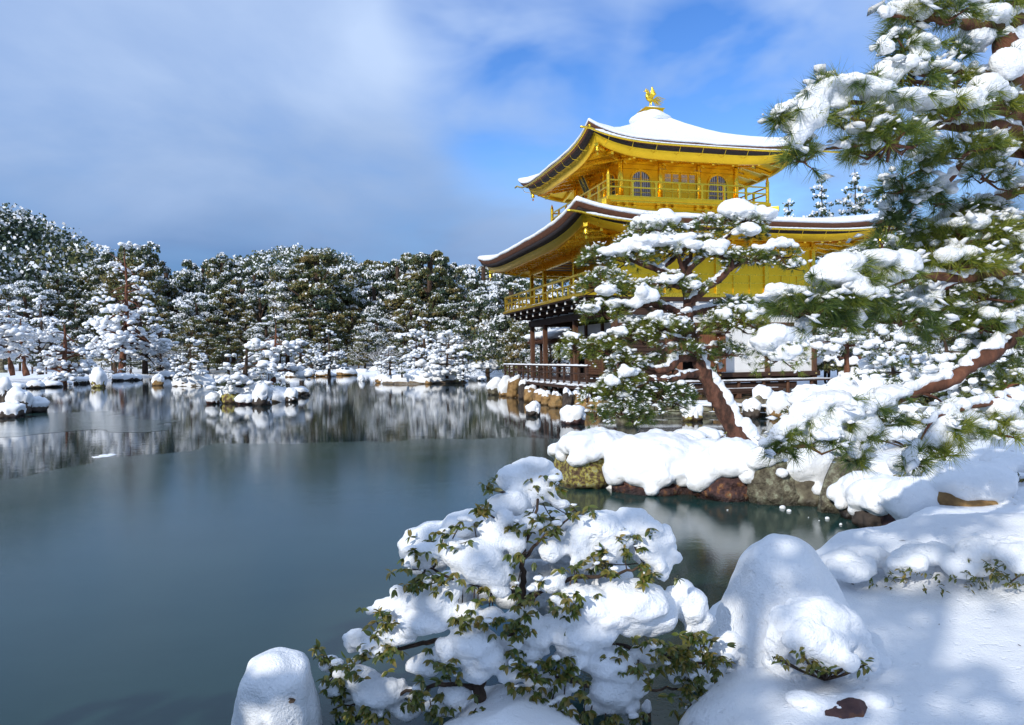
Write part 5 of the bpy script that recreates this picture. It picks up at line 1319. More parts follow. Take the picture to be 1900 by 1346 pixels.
# snow plastered on the right flank of the trunk
for k in range(90):
    t_ = k / 90.0; q = spline(np.array(trunk), 0.02); i = int(t_ * 0.62 * len(q)); c = q[i]
    off = c[3] * (0.60 + 0.25 * pb.rs.normal()); w_ = c[3] * (0.80 - 0.5 * t_) * pb.rs.uniform(0.6, 1.15)
    pb.blobs.append((c[0] + off * (1.0 if t_ < 0.7 else 1.1), c[1] - c[3] * 0.25 + 0.1 * c[3] * pb.rs.normal(), c[2] + c[3] * 0.32, w_, w_ * 0.9, w_ * 1.3))
for pts, sn in [
    ([lw(1277, 562, 17), lw(1300, 543, 15), lw(1330, 521, 14), lw(1350, 502, 13), lw(1356, 490, 12), lw(1346, 480, 10), lw(1320, 470, 7)], 0.07),
    ([lw(1273, 515, 17), lw(1266, 503, 15), lw(1272, 487, 13), lw(1280, 478, 10), lw(1283, 455, 7), lw(1284, 425, 5)], 0.06),
    ([lw(1275, 515, 15), lw(1284, 494, 13), lw(1304, 478, 10), lw(1330, 455, 7), lw(1370, 425, 5)], 0.06),
    ([lw(1270, 530, 15), lw(1252, 517, 14), lw(1232, 506, 13, -0.1), lw(1214, 498, 11, -0.1), lw(1187, 490, 8, -0.15), lw(1160, 478, 5, -0.2)], 0.08),
    ([lw(1226, 502, 10, -0.1), lw(1238, 488, 10), lw(1252, 479, 8), lw(1262, 462, 6)], 0.07),
    ([lw(1274, 592, 16), lw(1252, 578, 14, -0.1), lw(1232, 570, 14, -0.2), lw(1212, 560, 13, -0.25), lw(1208, 551, 11, -0.25), lw(1220, 545, 8, -0.2)], 0.08),
    ([lw(1213, 562, 10, -0.25), lw(1195, 568, 9, -0.3), lw(1168, 570, 7, -0.3), lw(1130, 572, 4, -0.3)], 0.06),
    ([lw(1279, 585, 13), lw(1300, 576, 11, 0.2), lw(1335, 572, 9, 0.35), lw(1390, 570, 6, 0.5)], 0.08),
    ([lw(1292, 660, 20), lw(1268, 664, 18, -0.15), lw(1248, 674, 17, -0.25), lw(1236, 687, 15, -0.3), lw(1212, 687, 12, -0.3), lw(1190, 680, 8, -0.35), lw(1160, 676, 5, -0.4)], 0.09),
    ([lw(1300, 692, 15), lw(1272, 696, 13, -0.2), lw(1250, 691, 11, -0.3)], 0.05),
    ([lw(1272, 697, 11, -0.2), lw(1252, 704, 11, -0.35), lw(1228, 706, 10, -0.45), lw(1204, 702, 9, -0.5), lw(1200, 712, 8, -0.5), lw(1180, 722, 6, -0.5), lw(1150, 742, 4, -0.5)], 0.06),
    ([lw(1288, 640, 12), lw(1268, 632, 10, -0.2), lw(1240, 625, 9, -0.35), lw(1200, 618, 6, -0.4), lw(1140, 632, 5, -0.5), lw(1090, 640, 3, -0.5)], 0.06),
    ([lw(1285, 632, 12), lw(1305, 610, 10, -0.1), lw(1335, 600, 8, -0.15), lw(1375, 595, 5, -0.15), lw(1430, 630, 4, -0.2)], 0.06),
    ([lw(1288, 650, 10), lw(1315, 645, 8), lw(1345, 645, 5)], 0.05),
    ([lw(1270, 535, 10), lw(1250, 530, 8, -0.3), lw(1200, 528, 6, -0.4), lw(1130, 525, 4, -0.4)], 0.06),
    ([lw(1354, 500, 9), lw(1375, 488, 8, 0.05), lw(1410, 480, 6), lw(1455, 474, 4)], 0.06),
    ([lw(1275, 520, 9), lw(1255, 470, 7, -0.1), lw(1235, 440, 6, -0.1), lw(1215, 425, 4, -0.1)], 0.06),
]:
    pb.limb(pts, 0.04, 8, sn * 0.8, 0.05)
# cushions: photo x, y, half-width, half-height, depth shift, snow, yellow (shaded cushions tinted darker, sunny ones yellower)
for (x, y, a, b_, dd, sn, yl) in [
    (1212, 418, 46, 20, -0.05, 1.2, .45), (1310, 412, 26, 16, 0.1, .6, .4), (1378, 402, 46, 22, 0.0, 1.5, .45), (1400, 430, 22, 14, 0.25, .9, .2), (1171, 444, 26, 14, -0.1, 1.0, .5),
    (1103, 468, 30, 16, -0.25, .45, .4), (1172, 470, 44, 16, -0.25, 1.1, .5), (1255, 452, 42, 17, -0.1, 1.2, .5), (1328, 462, 34, 16, -0.05, 1.0, .6), (1390, 472, 46, 15, 0.0, .6, .45),
    (1449, 462, 32, 22, -0.05, .8, .5), (1470, 490, 22, 11, 0.0, .7, .3), (1118, 515, 46, 19, -0.35, .65, .5), (1152, 532, 34, 16, -0.4, .8, .5), (1199, 536, 28, 20, -0.45, 1.1, .5),
    (1245, 520, 32, 15, -0.3, 1.0, .5), (1292, 524, 24, 15, -0.3, .8, .6), (1118, 570, 46, 19, -0.35, .6, .7), (1373, 563, 54, 13, 0.5, .7, .1), (1222, 598, 56, 16, -0.3, .8, .65),
    (1361, 588, 58, 21, -0.15, .75, .7), (1447, 640, 48, 34, -0.3, 1.2, .6), (1179, 616, 40, 15, -0.4, .7, .6), (1160, 662, 34, 17, -0.45, .8, .5), (1228, 662, 26, 12, -0.2, .5, .15),
    (1160, 697, 36, 20, -0.5, .7, .6), (1225, 722, 64, 20, -0.3, .35, .1), (1160, 754, 48, 24, -0.5, .5, .25), (1248, 748, 24, 14, -0.35, .3, .15), (1272, 640, 30, 14, -0.3, .5, .4),
    (1350, 645, 38, 20, 0.0, .4, .25), (1330, 668, 14, 22, 0.0, .6, .2), (1064, 638, 34, 22, -0.5, .5, .95), (1120, 640, 44, 20, -0.5, .6, .75), (1138, 712, 34, 20, -0.55, .8, .6),
    (1090, 732, 16, 20, -0.6, .8, .6), (1105, 765, 22, 18, -0.6, .7, .3), (1190, 770, 30, 14, -0.5, .3, .2), (1255, 425, 28, 16, 0.1, .8, .4), (1300, 448, 30, 14, 0.2, .8, .4)]:
    p = W(x, y, LD + dd); s = (LD + dd) / FPX
    pb.pad(p, a * s * 1.08, b_ * s * 1.35, a * s * 0.85, 1.5, sn * 0.40, yellow=yl, lump=2.2)
for x, y, a, b_, dd in [(1212, 412, 38, 15, -.15), (1235, 399, 22, 13, -.1), (1378, 394, 45, 18, -.1), (1350, 389, 24, 14, -.1), (1411, 396, 20, 16, -.05), (1388, 424, 28, 12, -.2), (1170, 452, 24, 13, -.3), (1198, 449, 36, 13, -.3), (1148, 464, 30, 14, -.35), (1258, 448, 34, 15, -.25), (1232, 440, 22, 12, -.2), (1330, 460, 26, 14, -.2), (1449, 450, 18, 12, -.15), (1420, 460, 20, 8, -.15), (1472, 486, 15, 7, -.1), (1125, 538, 26, 12, -.6), (1196, 546, 22, 19, -.6), (1180, 562, 15, 12, -.6), (1245, 518, 20, 10, -.45), (1290, 528, 14, 10, -.4),
        (1438, 622, 42, 24, -.45), (1455, 655, 30, 18, -.45), (1418, 640, 22, 22, -.4), (1470, 630, 18, 20, -.4), (1345, 582, 16, 13, -.35), (1382, 572, 18, 10, -.3), (1215, 588, 18, 11, -.5), (1240, 600, 14, 10, -.5), (1150, 614, 18, 10, -.6), (1160, 690, 18, 12, -.7), (1135, 706, 16, 12, -.75), (1185, 455, 20, 16, -.35), (1275, 575, 10, 8, -.3), (1098, 575, 18, 9, -.5), (1140, 560, 18, 9, -.5)]:
    p = W(x, y, LD + dd); s = LD / FPX
    pb.blobs.append((*p, a * s * .8, a * s * 0.6, b_ * s * .85))
    for _ in range(5):
        o_ = pb.rs.normal(size=3) * np.array([a * s * 0.5, a * s * 0.25, b_ * s * 0.35]); q_ = pb.rs.uniform(0.25, 0.6); pb.blobs.append((*(p + o_), a * s * q_, a * s * q_ * 0.8, b_ * s * q_ * 1.1))
pb.finish(lean, 'bark_moss', 'needle', 'snow_fine', 0.014, 11, 2, 2)

# ------------------------------------------------------------------ the big pine on the right, trunk just outside the frame
bp = W(1990, 900, 5.2)
big = thing('large_pine', 'big red barked pine reaching in from the right edge with snow laden boughs', 'pine tree', (bp[0], bp[1], 0.5))
pb = PineBuilder(21, 0.118, 0.0036, 52, 0.0125, 760)
def bw(px, py, w, d): p = W(px, py, d); return (*p, w / 2 * d / FPX)
pb.limb([bw(2100, 1120, 110, 5.4), bw(2080, 850, 95, 5.3), bw(2030, 560, 70, 5.0), bw(1965, 370, 54, 4.8), bw(1912, 240, 46, 4.7), bw(1874, 135, 42, 4.6), bw(1860, 58, 40, 4.6)], 0.08, 14, 0, 0.01)
BR = [
 ([(1860, 62, 34, 4.6), (1832, 46, 30, 4.55), (1785, 40, 22, 4.5), (1735, 36, 15, 4.4), (1690, 32, 10, 4.3), (1640, 28, 6, 4.2)], .05),
 ([(1860, 62, 36, 4.6), (1882, 42, 32, 4.6), (1905, 18, 28, 4.7), (1940, -30, 22, 4.7)], .05),
 ([(1882, 150, 26, 4.7), (1835, 138, 22, 4.6), (1790, 134, 18, 4.5), (1750, 128, 14, 4.4), (1712, 140, 8, 4.3), (1680, 128, 5, 4.2)], .05),
 ([(1905, 218, 30, 4.7), (1840, 196, 26, 4.5), (1770, 194, 22, 4.3), (1690, 190, 18, 4.2), (1620, 192, 13, 4.1), (1545, 190, 9, 4.0), (1490, 196, 6, 4.0), (1442, 214, 3, 4.0)], .07),
 ([(1920, 252, 26, 4.75), (1850, 232, 22, 4.6), (1790, 236, 20, 4.5), (1735, 236, 16, 4.4), (1680, 248, 12, 4.3), (1600, 268, 8, 4.2), (1520, 278, 5, 4.1)], .04),
 ([(1938, 300, 24, 4.85), (1860, 275, 20, 4.8), (1812, 284, 17, 4.8), (1782, 300, 15, 4.8), (1770, 325, 14, 4.8), (1748, 345, 12, 4.8), (1700, 354, 8, 4.7), (1650, 346, 5, 4.7)], .05),
 ([(1962, 365, 34, 4.9), (1920, 345, 31, 4.9), (1885, 352, 28, 5.0), (1840, 372, 22, 5.0), (1790, 392, 17, 5.0), (1752, 410, 14, 5.0), (1725, 432, 11, 5.0), (1695, 452, 7, 5.0)], .06),
 ([(2010, 490, 36, 5.0), (1890, 500, 28, 4.9), (1830, 512, 24, 4.8), (1782, 518, 22, 4.7), (1736, 511, 18, 4.65), (1690, 516, 13, 4.6), (1610, 540, 9, 4.55), (1520, 552, 6, 4.5), (1440, 556, 3, 4.5)], .05),
 ([(2035, 560, 50, 5.1), (1985, 572, 46, 5.0), (1905, 600, 40, 4.9), (1858, 640, 36, 4.75), (1820, 668, 33, 4.7), (1783, 692, 30, 4.65), (1745, 712, 27, 4.6), (1706, 728, 22, 4.6), (1662, 744, 18, 4.55), (1645, 765, 13, 4.5), (1580, 785, 9, 4.45), (1500, 815, 5, 4.4)], .075),
 ([(1733, 520, 12, 4.7), (1728, 545, 10, 4.75), (1722, 568, 8, 4.8), (1708, 590, 5, 4.8)], .0),
 ([(1762, 520, 10, 4.7), (1758, 548, 8, 4.8), (1775, 580, 5, 4.9)], .0),
 ([(2055, 720, 36, 5.0), (1905, 738, 22, 4.7), (1845, 744, 16, 4.5), (1790, 758, 12, 4.4), (1735, 778, 7, 4.3), (1700, 830, 4, 4.3)], .05),
 ([(1990, 440, 26, 5.0), (1880, 432, 18, 4.9), (1820, 442, 12, 4.8), (1765, 462, 7, 4.7)], .04),
 ([(1708, 729, 10, 4.6), (1735, 738, 7, 4.6), (1750, 748, 4, 4.6)], 0),
 ([(1782, 520, 9, 4.7), (1700, 560, 7, 4.7), (1640, 590, 4, 4.65)], .02),
]
for pts, sn in BR: pb.limb([bw(q[0], q[1], q[2] * 0.8, q[3]) for q in pts], 0.045, 10, sn, 0.05)
# x, y, half-width, half-height, depth, density, snow, yellow (sun and shade of each bough put into its needle tint)
PADS = [
 (1722, 18, 80, 20, 4.35, 1.0, .9, .6), (1860, 5, 50, 16, 4.6, 1, .9, .6), (1680, 78, 42, 24, 4.3, .9, .9, .5), (1690, 132, 62, 30, 4.3, 1, .9, .4), (1785, 88, 30, 28, 4.5, .6, 1.0, .3), (1768, 145, 40, 18, 4.5, .9, .4, .5),
 (1450, 222, 22, 10, 4.0, 1.2, .3, .3), (1526, 152, 12, 12, 4.0, .8, .4, .3), (1590, 208, 58, 26, 4.05, 1, .5, .7), (1650, 250, 92, 30, 4.15, 1, .3, .6), (1492, 288, 44, 20, 4.05, 1, .3, .45), (1770, 204, 60, 20, 4.3, 1, .5, .75),
 (1850, 190, 50, 34, 4.5, 1, .6, .75), (1800, 268, 70, 18, 4.5, .9, .6, .7), (1675, 335, 48, 32, 4.7, 1, .45, .3), (1668, 385, 44, 34, 4.75, 1, .4, .2), (1648, 410, 36, 30, 4.75, 1.1, .4, .25), (1710, 300, 40, 26, 4.7, 1, .4, .4), (1740, 360, 40, 30, 4.85, .9, .5, .35), (1730, 470, 50, 24, 4.75, 1, .7, .7), (1850, 410, 50, 26, 4.9, .9, .8, .7), (1830, 540, 60, 24, 4.8, 1, .6, .6), (1720, 560, 60, 26, 4.8, 1, .4, .4), (1640, 455, 40, 20, 4.6, .9, .6, .5), (1828, 318, 54, 26, 4.8, .8, .7, .4), (1800, 385, 60, 22, 5.0, .8, .9, .5),
 (1790, 432, 100, 26, 4.9, 1, .8, .75), (1860, 465, 60, 30, 4.8, 1, .8, .8), (1770, 485, 80, 22, 4.7, 1, .8, .8), (1655, 500, 46, 22, 4.55, .9, .6, .55), (1580, 548, 70, 26, 4.5, 1.2, .5, .4), (1500, 562, 78, 26, 4.45, 1.3, .35, .25), (1545, 590, 60, 24, 4.5, 1.2, .0, .2),
 (1665, 580, 72, 30, 4.75, 1, .4, .3), (1810, 592, 84, 26, 4.9, 1, .7, .45), (1845, 640, 58, 28, 5.1, .8, .8, .4), (1500, 812, 70, 26, 4.4, .8, .8, .45), (1575, 800, 64, 28, 4.45, .8, 1.0, .4), (1450, 828, 32, 16, 4.35, 1, .7, .4), (1585, 845, 24, 20, 4.4, 1, .9, .35),
 (1640, 770, 40, 16, 4.5, .7, .9, .4), (1765, 785, 56, 20, 4.4, .8, .8, .75), (1702, 845, 22, 26, 4.3, .9, .9, .4), (1752, 840, 24, 14, 4.3, 1, .4, .95), (1858, 790, 52, 30, 4.5, .9, .6, .95), (1880, 700, 40, 22, 4.9, .9, .9, .6), (1890, 560, 40, 24, 4.9, .9, .8, .6), (1880, 255, 36, 26, 4.7, .9, .8, .7)]
for x, y, a, b_, d, dn, sn, yl in PADS:
    p = W(x, y, d); s = d / FPX; pb.pad(p, a * s * 1.06, b_ * s * 1.12, a * s * 0.85, dn * 1.3, sn * 0.36, yellow=yl, lump=2.0)
# heaps of snow as they lie in the photograph: x, y, half-width, half-height, depth
for x, y, a, b_, d in [
 (1676, 14, 34, 14, 4.3), (1705, 25, 28, 10, 4.3), (1836, 28, 44, 18, 4.55), (1808, 70, 34, 24, 4.6), (1885, 70, 20, 26, 4.6), (1640, 84, 15, 18, 4.25), (1700, 78, 16, 14, 4.25), (1706, 106, 18, 16, 4.25), (1726, 82, 22, 14, 4.3), (1645, 140, 28, 22, 4.25), (1672, 128, 14, 14, 4.25),
 (1580, 152, 40, 14, 3.98), (1625, 165, 40, 16, 4.0), (1680, 182, 42, 16, 4.1), (1735, 186, 44, 16, 4.2), (1790, 180, 40, 14, 4.3), (1832, 160, 34, 24, 4.35), (1872, 120, 34, 30, 4.4), (1896, 95, 22, 24, 4.5), (1516, 174, 26, 17, 3.97), (1490, 190, 22, 13, 3.97), (1455, 207, 24, 9, 3.97), (1438, 214, 12, 6, 3.97),
 (1502, 214, 34, 30, 3.95), (1480, 245, 20, 22, 3.95), (1512, 198, 26, 18, 3.95), (1476, 262, 15, 14, 3.95), (1616, 238, 16, 14, 4.1), (1625, 262, 12, 12, 4.1),
 (1565, 488, 44, 20, 4.45), (1535, 504, 32, 16, 4.45), (1630, 482, 46, 20, 4.5), (1676, 490, 34, 28, 4.5), (1650, 510, 26, 14, 4.5), (1460, 540, 38, 12, 4.42), (1428, 548, 20, 8, 4.42), (1545, 516, 52, 16, 4.42), (1582, 524, 34, 14, 4.42), (1494, 602, 14, 18, 4.5),
 (1540, 742, 42, 18, 4.42), (1498, 762, 34, 20, 4.4), (1580, 755, 50, 18, 4.45), (1608, 790, 30, 24, 4.42), (1594, 812, 22, 16, 4.4), (1530, 786, 30, 20, 4.38), (1470, 785, 24, 16, 4.36), (1445, 802, 18, 14, 4.35), (1420, 822, 14, 10, 4.35), (1630, 745, 28, 18, 4.45), (1655, 728, 34, 14, 4.5), (1586, 838, 18, 15, 4.38), (1560, 770, 32, 18, 4.4),
 (1730, 812, 26, 20, 4.35), (1748, 798, 22, 16, 4.35), (1768, 814, 22, 16, 4.35), (1858, 758, 34, 20, 4.5), (1888, 742, 20, 22, 4.6), (1772, 752, 28, 13, 4.45), (1688, 850, 14, 22, 4.28), (1700, 826, 12, 12, 4.3)]:
    p = W(x, y, d); s = d / FPX; k = pb.rs.uniform(0.85, 1.1)
    pb.blobs.append((p[0], p[1], p[2], a * s, a * s * 0.8 * k, b_ * s))
    for _ in range(2):
        o_ = pb.rs.normal(size=3) * np.array([a * s * 0.55, a * s * 0.3, b_ * s * 0.28]); q_ = pb.rs.uniform(0.35, 0.6)
        pb.blobs.append((*(p + o_), a * s * q_, a * s * q_ * 0.8, b_ * s * q_ * 1.1))
    nt_ = max(1, int(a * 0.08)); an = pb.rs.uniform(-0.3, 3.5, nt_); C_ = p + np.stack([np.cos(an) * a * s * 0.95, -0.75 * a * s * pb.rs.uniform(.3, 1, nt_), -np.sin(an) * b_ * s * 0.85], 1)
    v_, f_, t2_ = tufts(pb.rs, C_, unit(np.stack([np.cos(an), -0.9 * np.ones(nt_), -0.25 - 0.5 * np.sin(an)], 1)), 50, pb.Ln, pb.wd, tint=np.clip(pb.rs.normal(.5, .25, nt_), 0, 1)); pb.need.add(v_, f_, t2_)
pb.finish(big, 'bark', 'needle', 'snow_fine', 0.011, 17, 2, 2)
# ------------------------------------------------------------------ snow laden evergreen bush in the foreground
BD = 3.95
b0 = W(893, 1372, BD)
bush = thing('evergreen_bush', 'big snow laden evergreen bush with glossy brown green leaves in the foreground', 'bush', (b0[0], b0[1], 0.0))
ZX = lambda x: 560 + x / 2.159
ZY = lambda y: 820 + y / 2.159
BC = np.array([900.0, 640.0])
def bdep(x, y):
    """the bush is a dome: the middle stands nearer than its rim"""
    r2 = ((x - 900) / 900.0) ** 2 + ((y - 760) / 720.0) ** 2
    return BD - 0.52 * math.sqrt(max(0.0, 1 - min(1, r2))) + 0.12
def bpt(x, y, dd=0.0): return W(ZX(x), ZY(y), bdep(x, y) + dd)
sc_b = BD / FPX / 2.159
SN = [(920, 112, 105, 52), (850, 150, 80, 62), (960, 190, 62, 58), (1010, 140, 40, 40), (790, 250, 56, 46), (786, 325, 66, 58), (780, 395, 60, 56), (860, 240, 60, 60),
 (710, 480, 120, 100), (650, 500, 62, 88), (775, 530, 80, 62), (690, 420, 70, 40), (520, 440, 100, 40), (470, 480, 70, 36), (600, 410, 60, 34),
 (1180, 345, 115, 72), (1235, 400, 88, 86), (1110, 385, 66, 58), (1000, 440, 56, 50), (1130, 460, 60, 60), (1345, 340, 95, 64), (1400, 420, 86, 100), (1440, 490, 50, 70), (1310, 300, 60, 40),
 (545, 640, 90, 70), (410, 650, 60, 62), (345, 672, 54, 48), (500, 720, 110, 52), (590, 690, 60, 60), (425, 740, 70, 40),
 (690, 805, 120, 66), (630, 840, 74, 66), (755, 860, 92, 72), (700, 920, 70, 50), (835, 940, 62, 34), (920, 850, 60, 36),
 (1320, 640, 170, 98), (1245, 680, 120, 88), (1425, 690, 96, 88), (1110, 610, 86, 44), (1000, 570, 60, 40), (1330, 720, 90, 70),
 (1130, 770, 112, 80), (1235, 890, 112, 80), (1255, 980, 104, 88), (1100, 840, 76, 60), (1185, 1050, 60, 50), (1300, 1050, 60, 52), (1050, 720, 60, 50),
 (1560, 660, 74, 92), (1590, 735, 48, 52), (1530, 600, 50, 46), (215, 785, 52, 38), (370, 770, 100, 44), (290, 830, 70, 34), (200, 800, 40, 40),
 (110, 890, 48, 36), (240, 950, 84, 52), (300, 1010, 108, 60), (365, 1000, 60, 56), (180, 1000, 60, 40), (490, 895, 66, 46), (555, 850, 46, 36),
 (1720, 815, 80, 58), (1380, 850, 50, 40), (1600, 950, 40, 30), (1640, 1040, 46, 30), (1500, 940, 40, 36), (800, 600, 44, 32), (960, 960, 70, 40), (900, 700, 60, 50), (950, 780, 70, 60), (660, 690, 60, 50), (860, 400, 50, 60), (930, 330, 70, 36), (1040, 250, 44, 22),
 (620, 1020, 70, 50), (560, 1070, 60, 34), (1030, 1000, 60, 40), (1020, 1090, 50, 30), (420, 1080, 60, 40), (760, 700, 60, 40)]
rs = np.random.RandomState(77); bl = []
for x, y, a, b_ in SN:
    p = bpt(x, y, 0.10); s = bdep(x, y) / FPX / 2.159 * 1.0
    bl.append((*p, a * s * .92, a * s * 0.72, b_ * s * .92))
    for _ in range(6):
        o_ = rs.normal(size=3) * np.array([a * s * 0.5, a * s * 0.25, b_ * s * 0.35]); q = rs.uniform(0.35, 0.62); bl.append((*(p + o_), a * s * q, a * s * q * 0.85, b_ * s * q))
# more heaps on the far side of the dome
for k in range(26):
    a_ = rs.uniform(0.15, math.pi - 0.15); e = rs.uniform(0.05, 1.2); r_ = 0.82
    p = np.array([b0[0] + 0.12 + r_ * 0.95 * math.cos(a_) * math.cos(e), BD + 0.10 + 0.65 * math.sin(a_) * math.cos(e), 0.28 + 0.66 * math.sin(e)])
    w = rs.uniform(0.08, 0.16); bl.append((*p, w * 1.3, w * 1.3, w * 0.8))
bush_lc = 0
LC = [(770,190),(905,190),(1000,160),(1090,265),(930,310),(840,340),(1020,340),(900,400),(840,480),(730,280),(570,370),(690,330),(640,320),(480,530),(560,560),(440,570),(630,430),(1200,440),(1180,500),(1240,520),(1340,430),(1320,380),(1400,525),(1370,490),(1090,500),(680,580),(930,600),(1000,640),(1090,650),(1120,640),(960,560),(860,580),(640,700),(700,720),(770,720),(850,750),(900,740),(860,780),(620,650),(1060,700),(270,840),(350,830),(330,700),(210,890),(150,950),(100,870),(80,1080),(130,1030),(270,1080),(200,1060),(330,1110),(470,1000),(440,1040),(520,1080),(540,880),(570,1000),(620,950),(600,1070),(690,1080),(850,990),(920,910),(980,890),(1020,920),(1070,910),(940,940),(1000,1000),(1050,1040),(1000,1060),(1110,1000),(950,1090),(830,840),(860,900),(1280,840),(1380,800),(1350,920),(1450,830),(1500,860),(1560,880),(1470,900),(1400,950),(1620,850),(1590,780),(1700,880),(1760,910),(1800,950),(1740,960),(1660,910),(1580,950),(1540,990),(1600,1000),(1650,1060),(1540,1080),(1600,1100),(1680,1090),(1150,1100),(1250,1120),(1340,1110),(985,200),(870,330),(960,350),(1060,290),(880,450),(520,400),(450,440),(410,510),(520,570),(1210,480),(1385,540),(740,590),(910,640),(1040,610),(1060,660),(680,700),(740,730),(880,720),(130,900),(190,930),(110,960),(300,860),(260,1100),(180,1090),(480,960),(500,1040),(580,900),(1020,880),(1090,940),(980,950),(960,1030),(1420,830),(1530,850),(1490,820),(1640,880),(1720,930),(1560,1010),(1620,1040),(1580,1060),(1640,1110),(1540,930),(300,720),(330,690),(1560,780),(1640,800)]
rs2 = np.random.RandomState(3)
for x, y in LC:
    if rs2.rand() < 0.5:
        p = bpt(x + rs2.normal() * 10, y - 14, 0.0); w = rs2.uniform(0.012, 0.03); bl.append((*p, w * 1.3, w, w * 0.7))
v, f = remesh_blobs(bl, 0.0108, 4, 0.0062, 14.0, sub=3)
from mathutils.bvhtree import BVHTree
BV = BVHTree.FromPolygons([Vector(q) for q in v], [tuple(int(i) for i in q) for q in f])
def on_snow(x, y, gap):
    q = ray(ZX(x), ZY(y)); q = q / np.linalg.norm(q); h = BV.ray_cast(Vector(CAM), Vector(q), 6.0)
    e = bpt(x, y, 0.0)
    if h[0] is not None and np.linalg.norm(np.array(h[0]) - e) < 0.6: return np.array(h[0]) - q * gap
    return e
link('snow', mesh_np('snow', v - org(bush), f, True), M['snow_fine'], bush, kind='stuff')
# branches
wood = MB(); LIMBS = []
def limb(pts, n=8):
    q = spline(np.array([(*bpt(x, y, dd), r_) for x, y, dd, r_ in pts]), 0.03)
    q[:, :3] += 0.004 * rs.normal(size=(len(q), 3)); wood.tube(q[:, :3], q[:, 3], n); LIMBS.append(q)
limb([(735, 1190, .25, .038), (728, 1080, .16, .034), (712, 1010, .12, .031), (725, 930, .2, .027), (790, 850, .28, .024), (850, 740, .3, .021), (880, 640, .28, .018), (885, 520, .22, .014), (890, 420, .14, .011), (930, 330, .1, .008), (950, 200, .1, .006)], 12)
limb([(795, 850, .28, .02), (680, 800, .25, .017), (560, 795, .2, .014), (430, 820, .15, .011), (300, 860, .1, .008), (120, 910, .1, .005)])
limb([(880, 640, .28, .016), (1000, 580, .2, .012), (1100, 540, .12, .010), (1185, 545, .08, .009), (1300, 520, .1, .007), (1390, 480, .1, .005)])
limb([(820, 830, .28, .019), (1000, 770, .22, .015), (1200, 800, .18, .012), (1400, 850, .1, .009), (1560, 880, .05, .008), (1700, 890, .05, .006), (1790, 930, .05, .004)])
limb([(880, 600, .28, .013), (760, 580, .2, .01), (640, 560, .15, .008), (500, 500, .1, .005)])
limb([(720, 990, .15, .018), (600, 970, .12, .013), (450, 990, .08, .009), (300, 1050, .06, .006), (170, 1050, .05, .004)])
limb([(760, 900, .24, .018), (900, 930, .15, .013), (1050, 950, .1, .010), (1250, 1000, .1, .008), (1500, 990, .06, .006), (1620, 1040, .05, .004)])
limb([(885, 480, .2, .010), (960, 390, .08, .007), (1050, 320, .03, .005), (1090, 270, .02, .003)])
allq = np.concatenate(LIMBS)
# leaves: laurel blades in whorls at the twig ends
def leaf_mesh(k):
    n = 5; L_, w = 1.0, 0.40 + 0.05 * k; vs = []; 
    for i in range(n + 1):
        t_ = i / n; ww = w / 2 * (math.sin(math.pi * min(1, t_ * 0.92 + 0.08)) ** 0.8) * (1 - 0.15 * t_) if 0 < i < n else 0.012
        c = 0.16 * t_ * t_ * (1 + 0.4 * k); fold = ww * 0.35
        vs += [(t_ * L_, -ww, -c + fold), (t_ * L_, 0, -c), (t_ * L_, ww, -c + fold)]
    f = [(3 * i + a, 3 * i + a + 1, 3 * i + a + 4, 3 * i + a + 3) for i in range(n) for a in (0, 1)]
    return np.array(vs), np.array(f)
LV = [leaf_mesh(k) for k in (0, 1, 2)]
LM = []
for k, (v, f) in enumerate(LV):
    for tn in (0.2, 0.5, 0.8):
        me = mesh_np('leaf', v, f, True, np.full(len(v), tn)); me.materials.append(M['leaf']); LM.append(me)
leaves = []
rsj = np.random.RandomState(31); LC2 = LC + [(x + rsj.normal() * 24, y + rsj.normal() * 18) for x, y in LC if rsj.rand() < 0.35]
for x, y in LC2:
    e = on_snow(x, y, rs.uniform(-0.012, 0.022))
    i = np.argmin(np.linalg.norm(allq[:, :3] - (e + np.array([0, 0.06, -0.02])), axis=1)); a = allq[i, :3]
    m = (a + e) / 2 + np.array([0, 0.02, -0.015]); wood.tube(spline(np.array([a, m, e]), 0.03), 0.0032, 5, False)
    dirn = unit(e - a) if np.linalg.norm(e - a) > 1e-4 else np.array([0, -1, 0.0])
    for w in range(rs.randint(3, 6)):
        c = e + rs.normal(size=3) * np.array([0.042, 0.016, 0.028]) * (w > 0)
        for j in range(rs.randint(4, 8)):
            d = unit(dirn * 0.5 + rs.normal(size=3) * np.array([0.9, 0.5, 0.55]) + np.array([0, -0.45, -0.40])); up = unit(np.cross(np.cross(d, np.array([0, -0.45, 1.0]) + 0.35 * rs.normal(size=3)), d))
            leaves.append((c, d, up, 0.040 * rs.uniform(0.7, 1.25)))
sz = [l[3] for l in leaves]; order = np.argsort(sz)[::-1]
ob_ = org(bush); lt = NP()
for n_, k in enumerate(order):
    c, d, up, s = leaves[k]; sd = np.cross(up, d); c = c - ob_
    if n_ < 295:
        o = link('leaf', LM[rs.randint(len(LM))], None, bush)
        o.matrix_local = Matrix(((d[0] * s, sd[0] * s, up[0] * s, c[0]), (d[1] * s, sd[1] * s, up[1] * s, c[1]), (d[2] * s, sd[2] * s, up[2] * s, c[2]), (0, 0, 0, 1)))
    else:
        v, f = LV[rs.randint(3)]; B = np.stack([d, sd, up], 0); lt.add((v * s) @ B + c, f, rs.rand())
lt.build('leaves', M['leaf'], bush, True, 'stuff', origin=np.zeros(3))
wood.v = [tuple(np.array(q) - ob_) for q in wood.v]
wood.build('branches', M['bark_dark'], bush, True)
# islet of snow the bush and the pale rock stand on is part of the snow bank

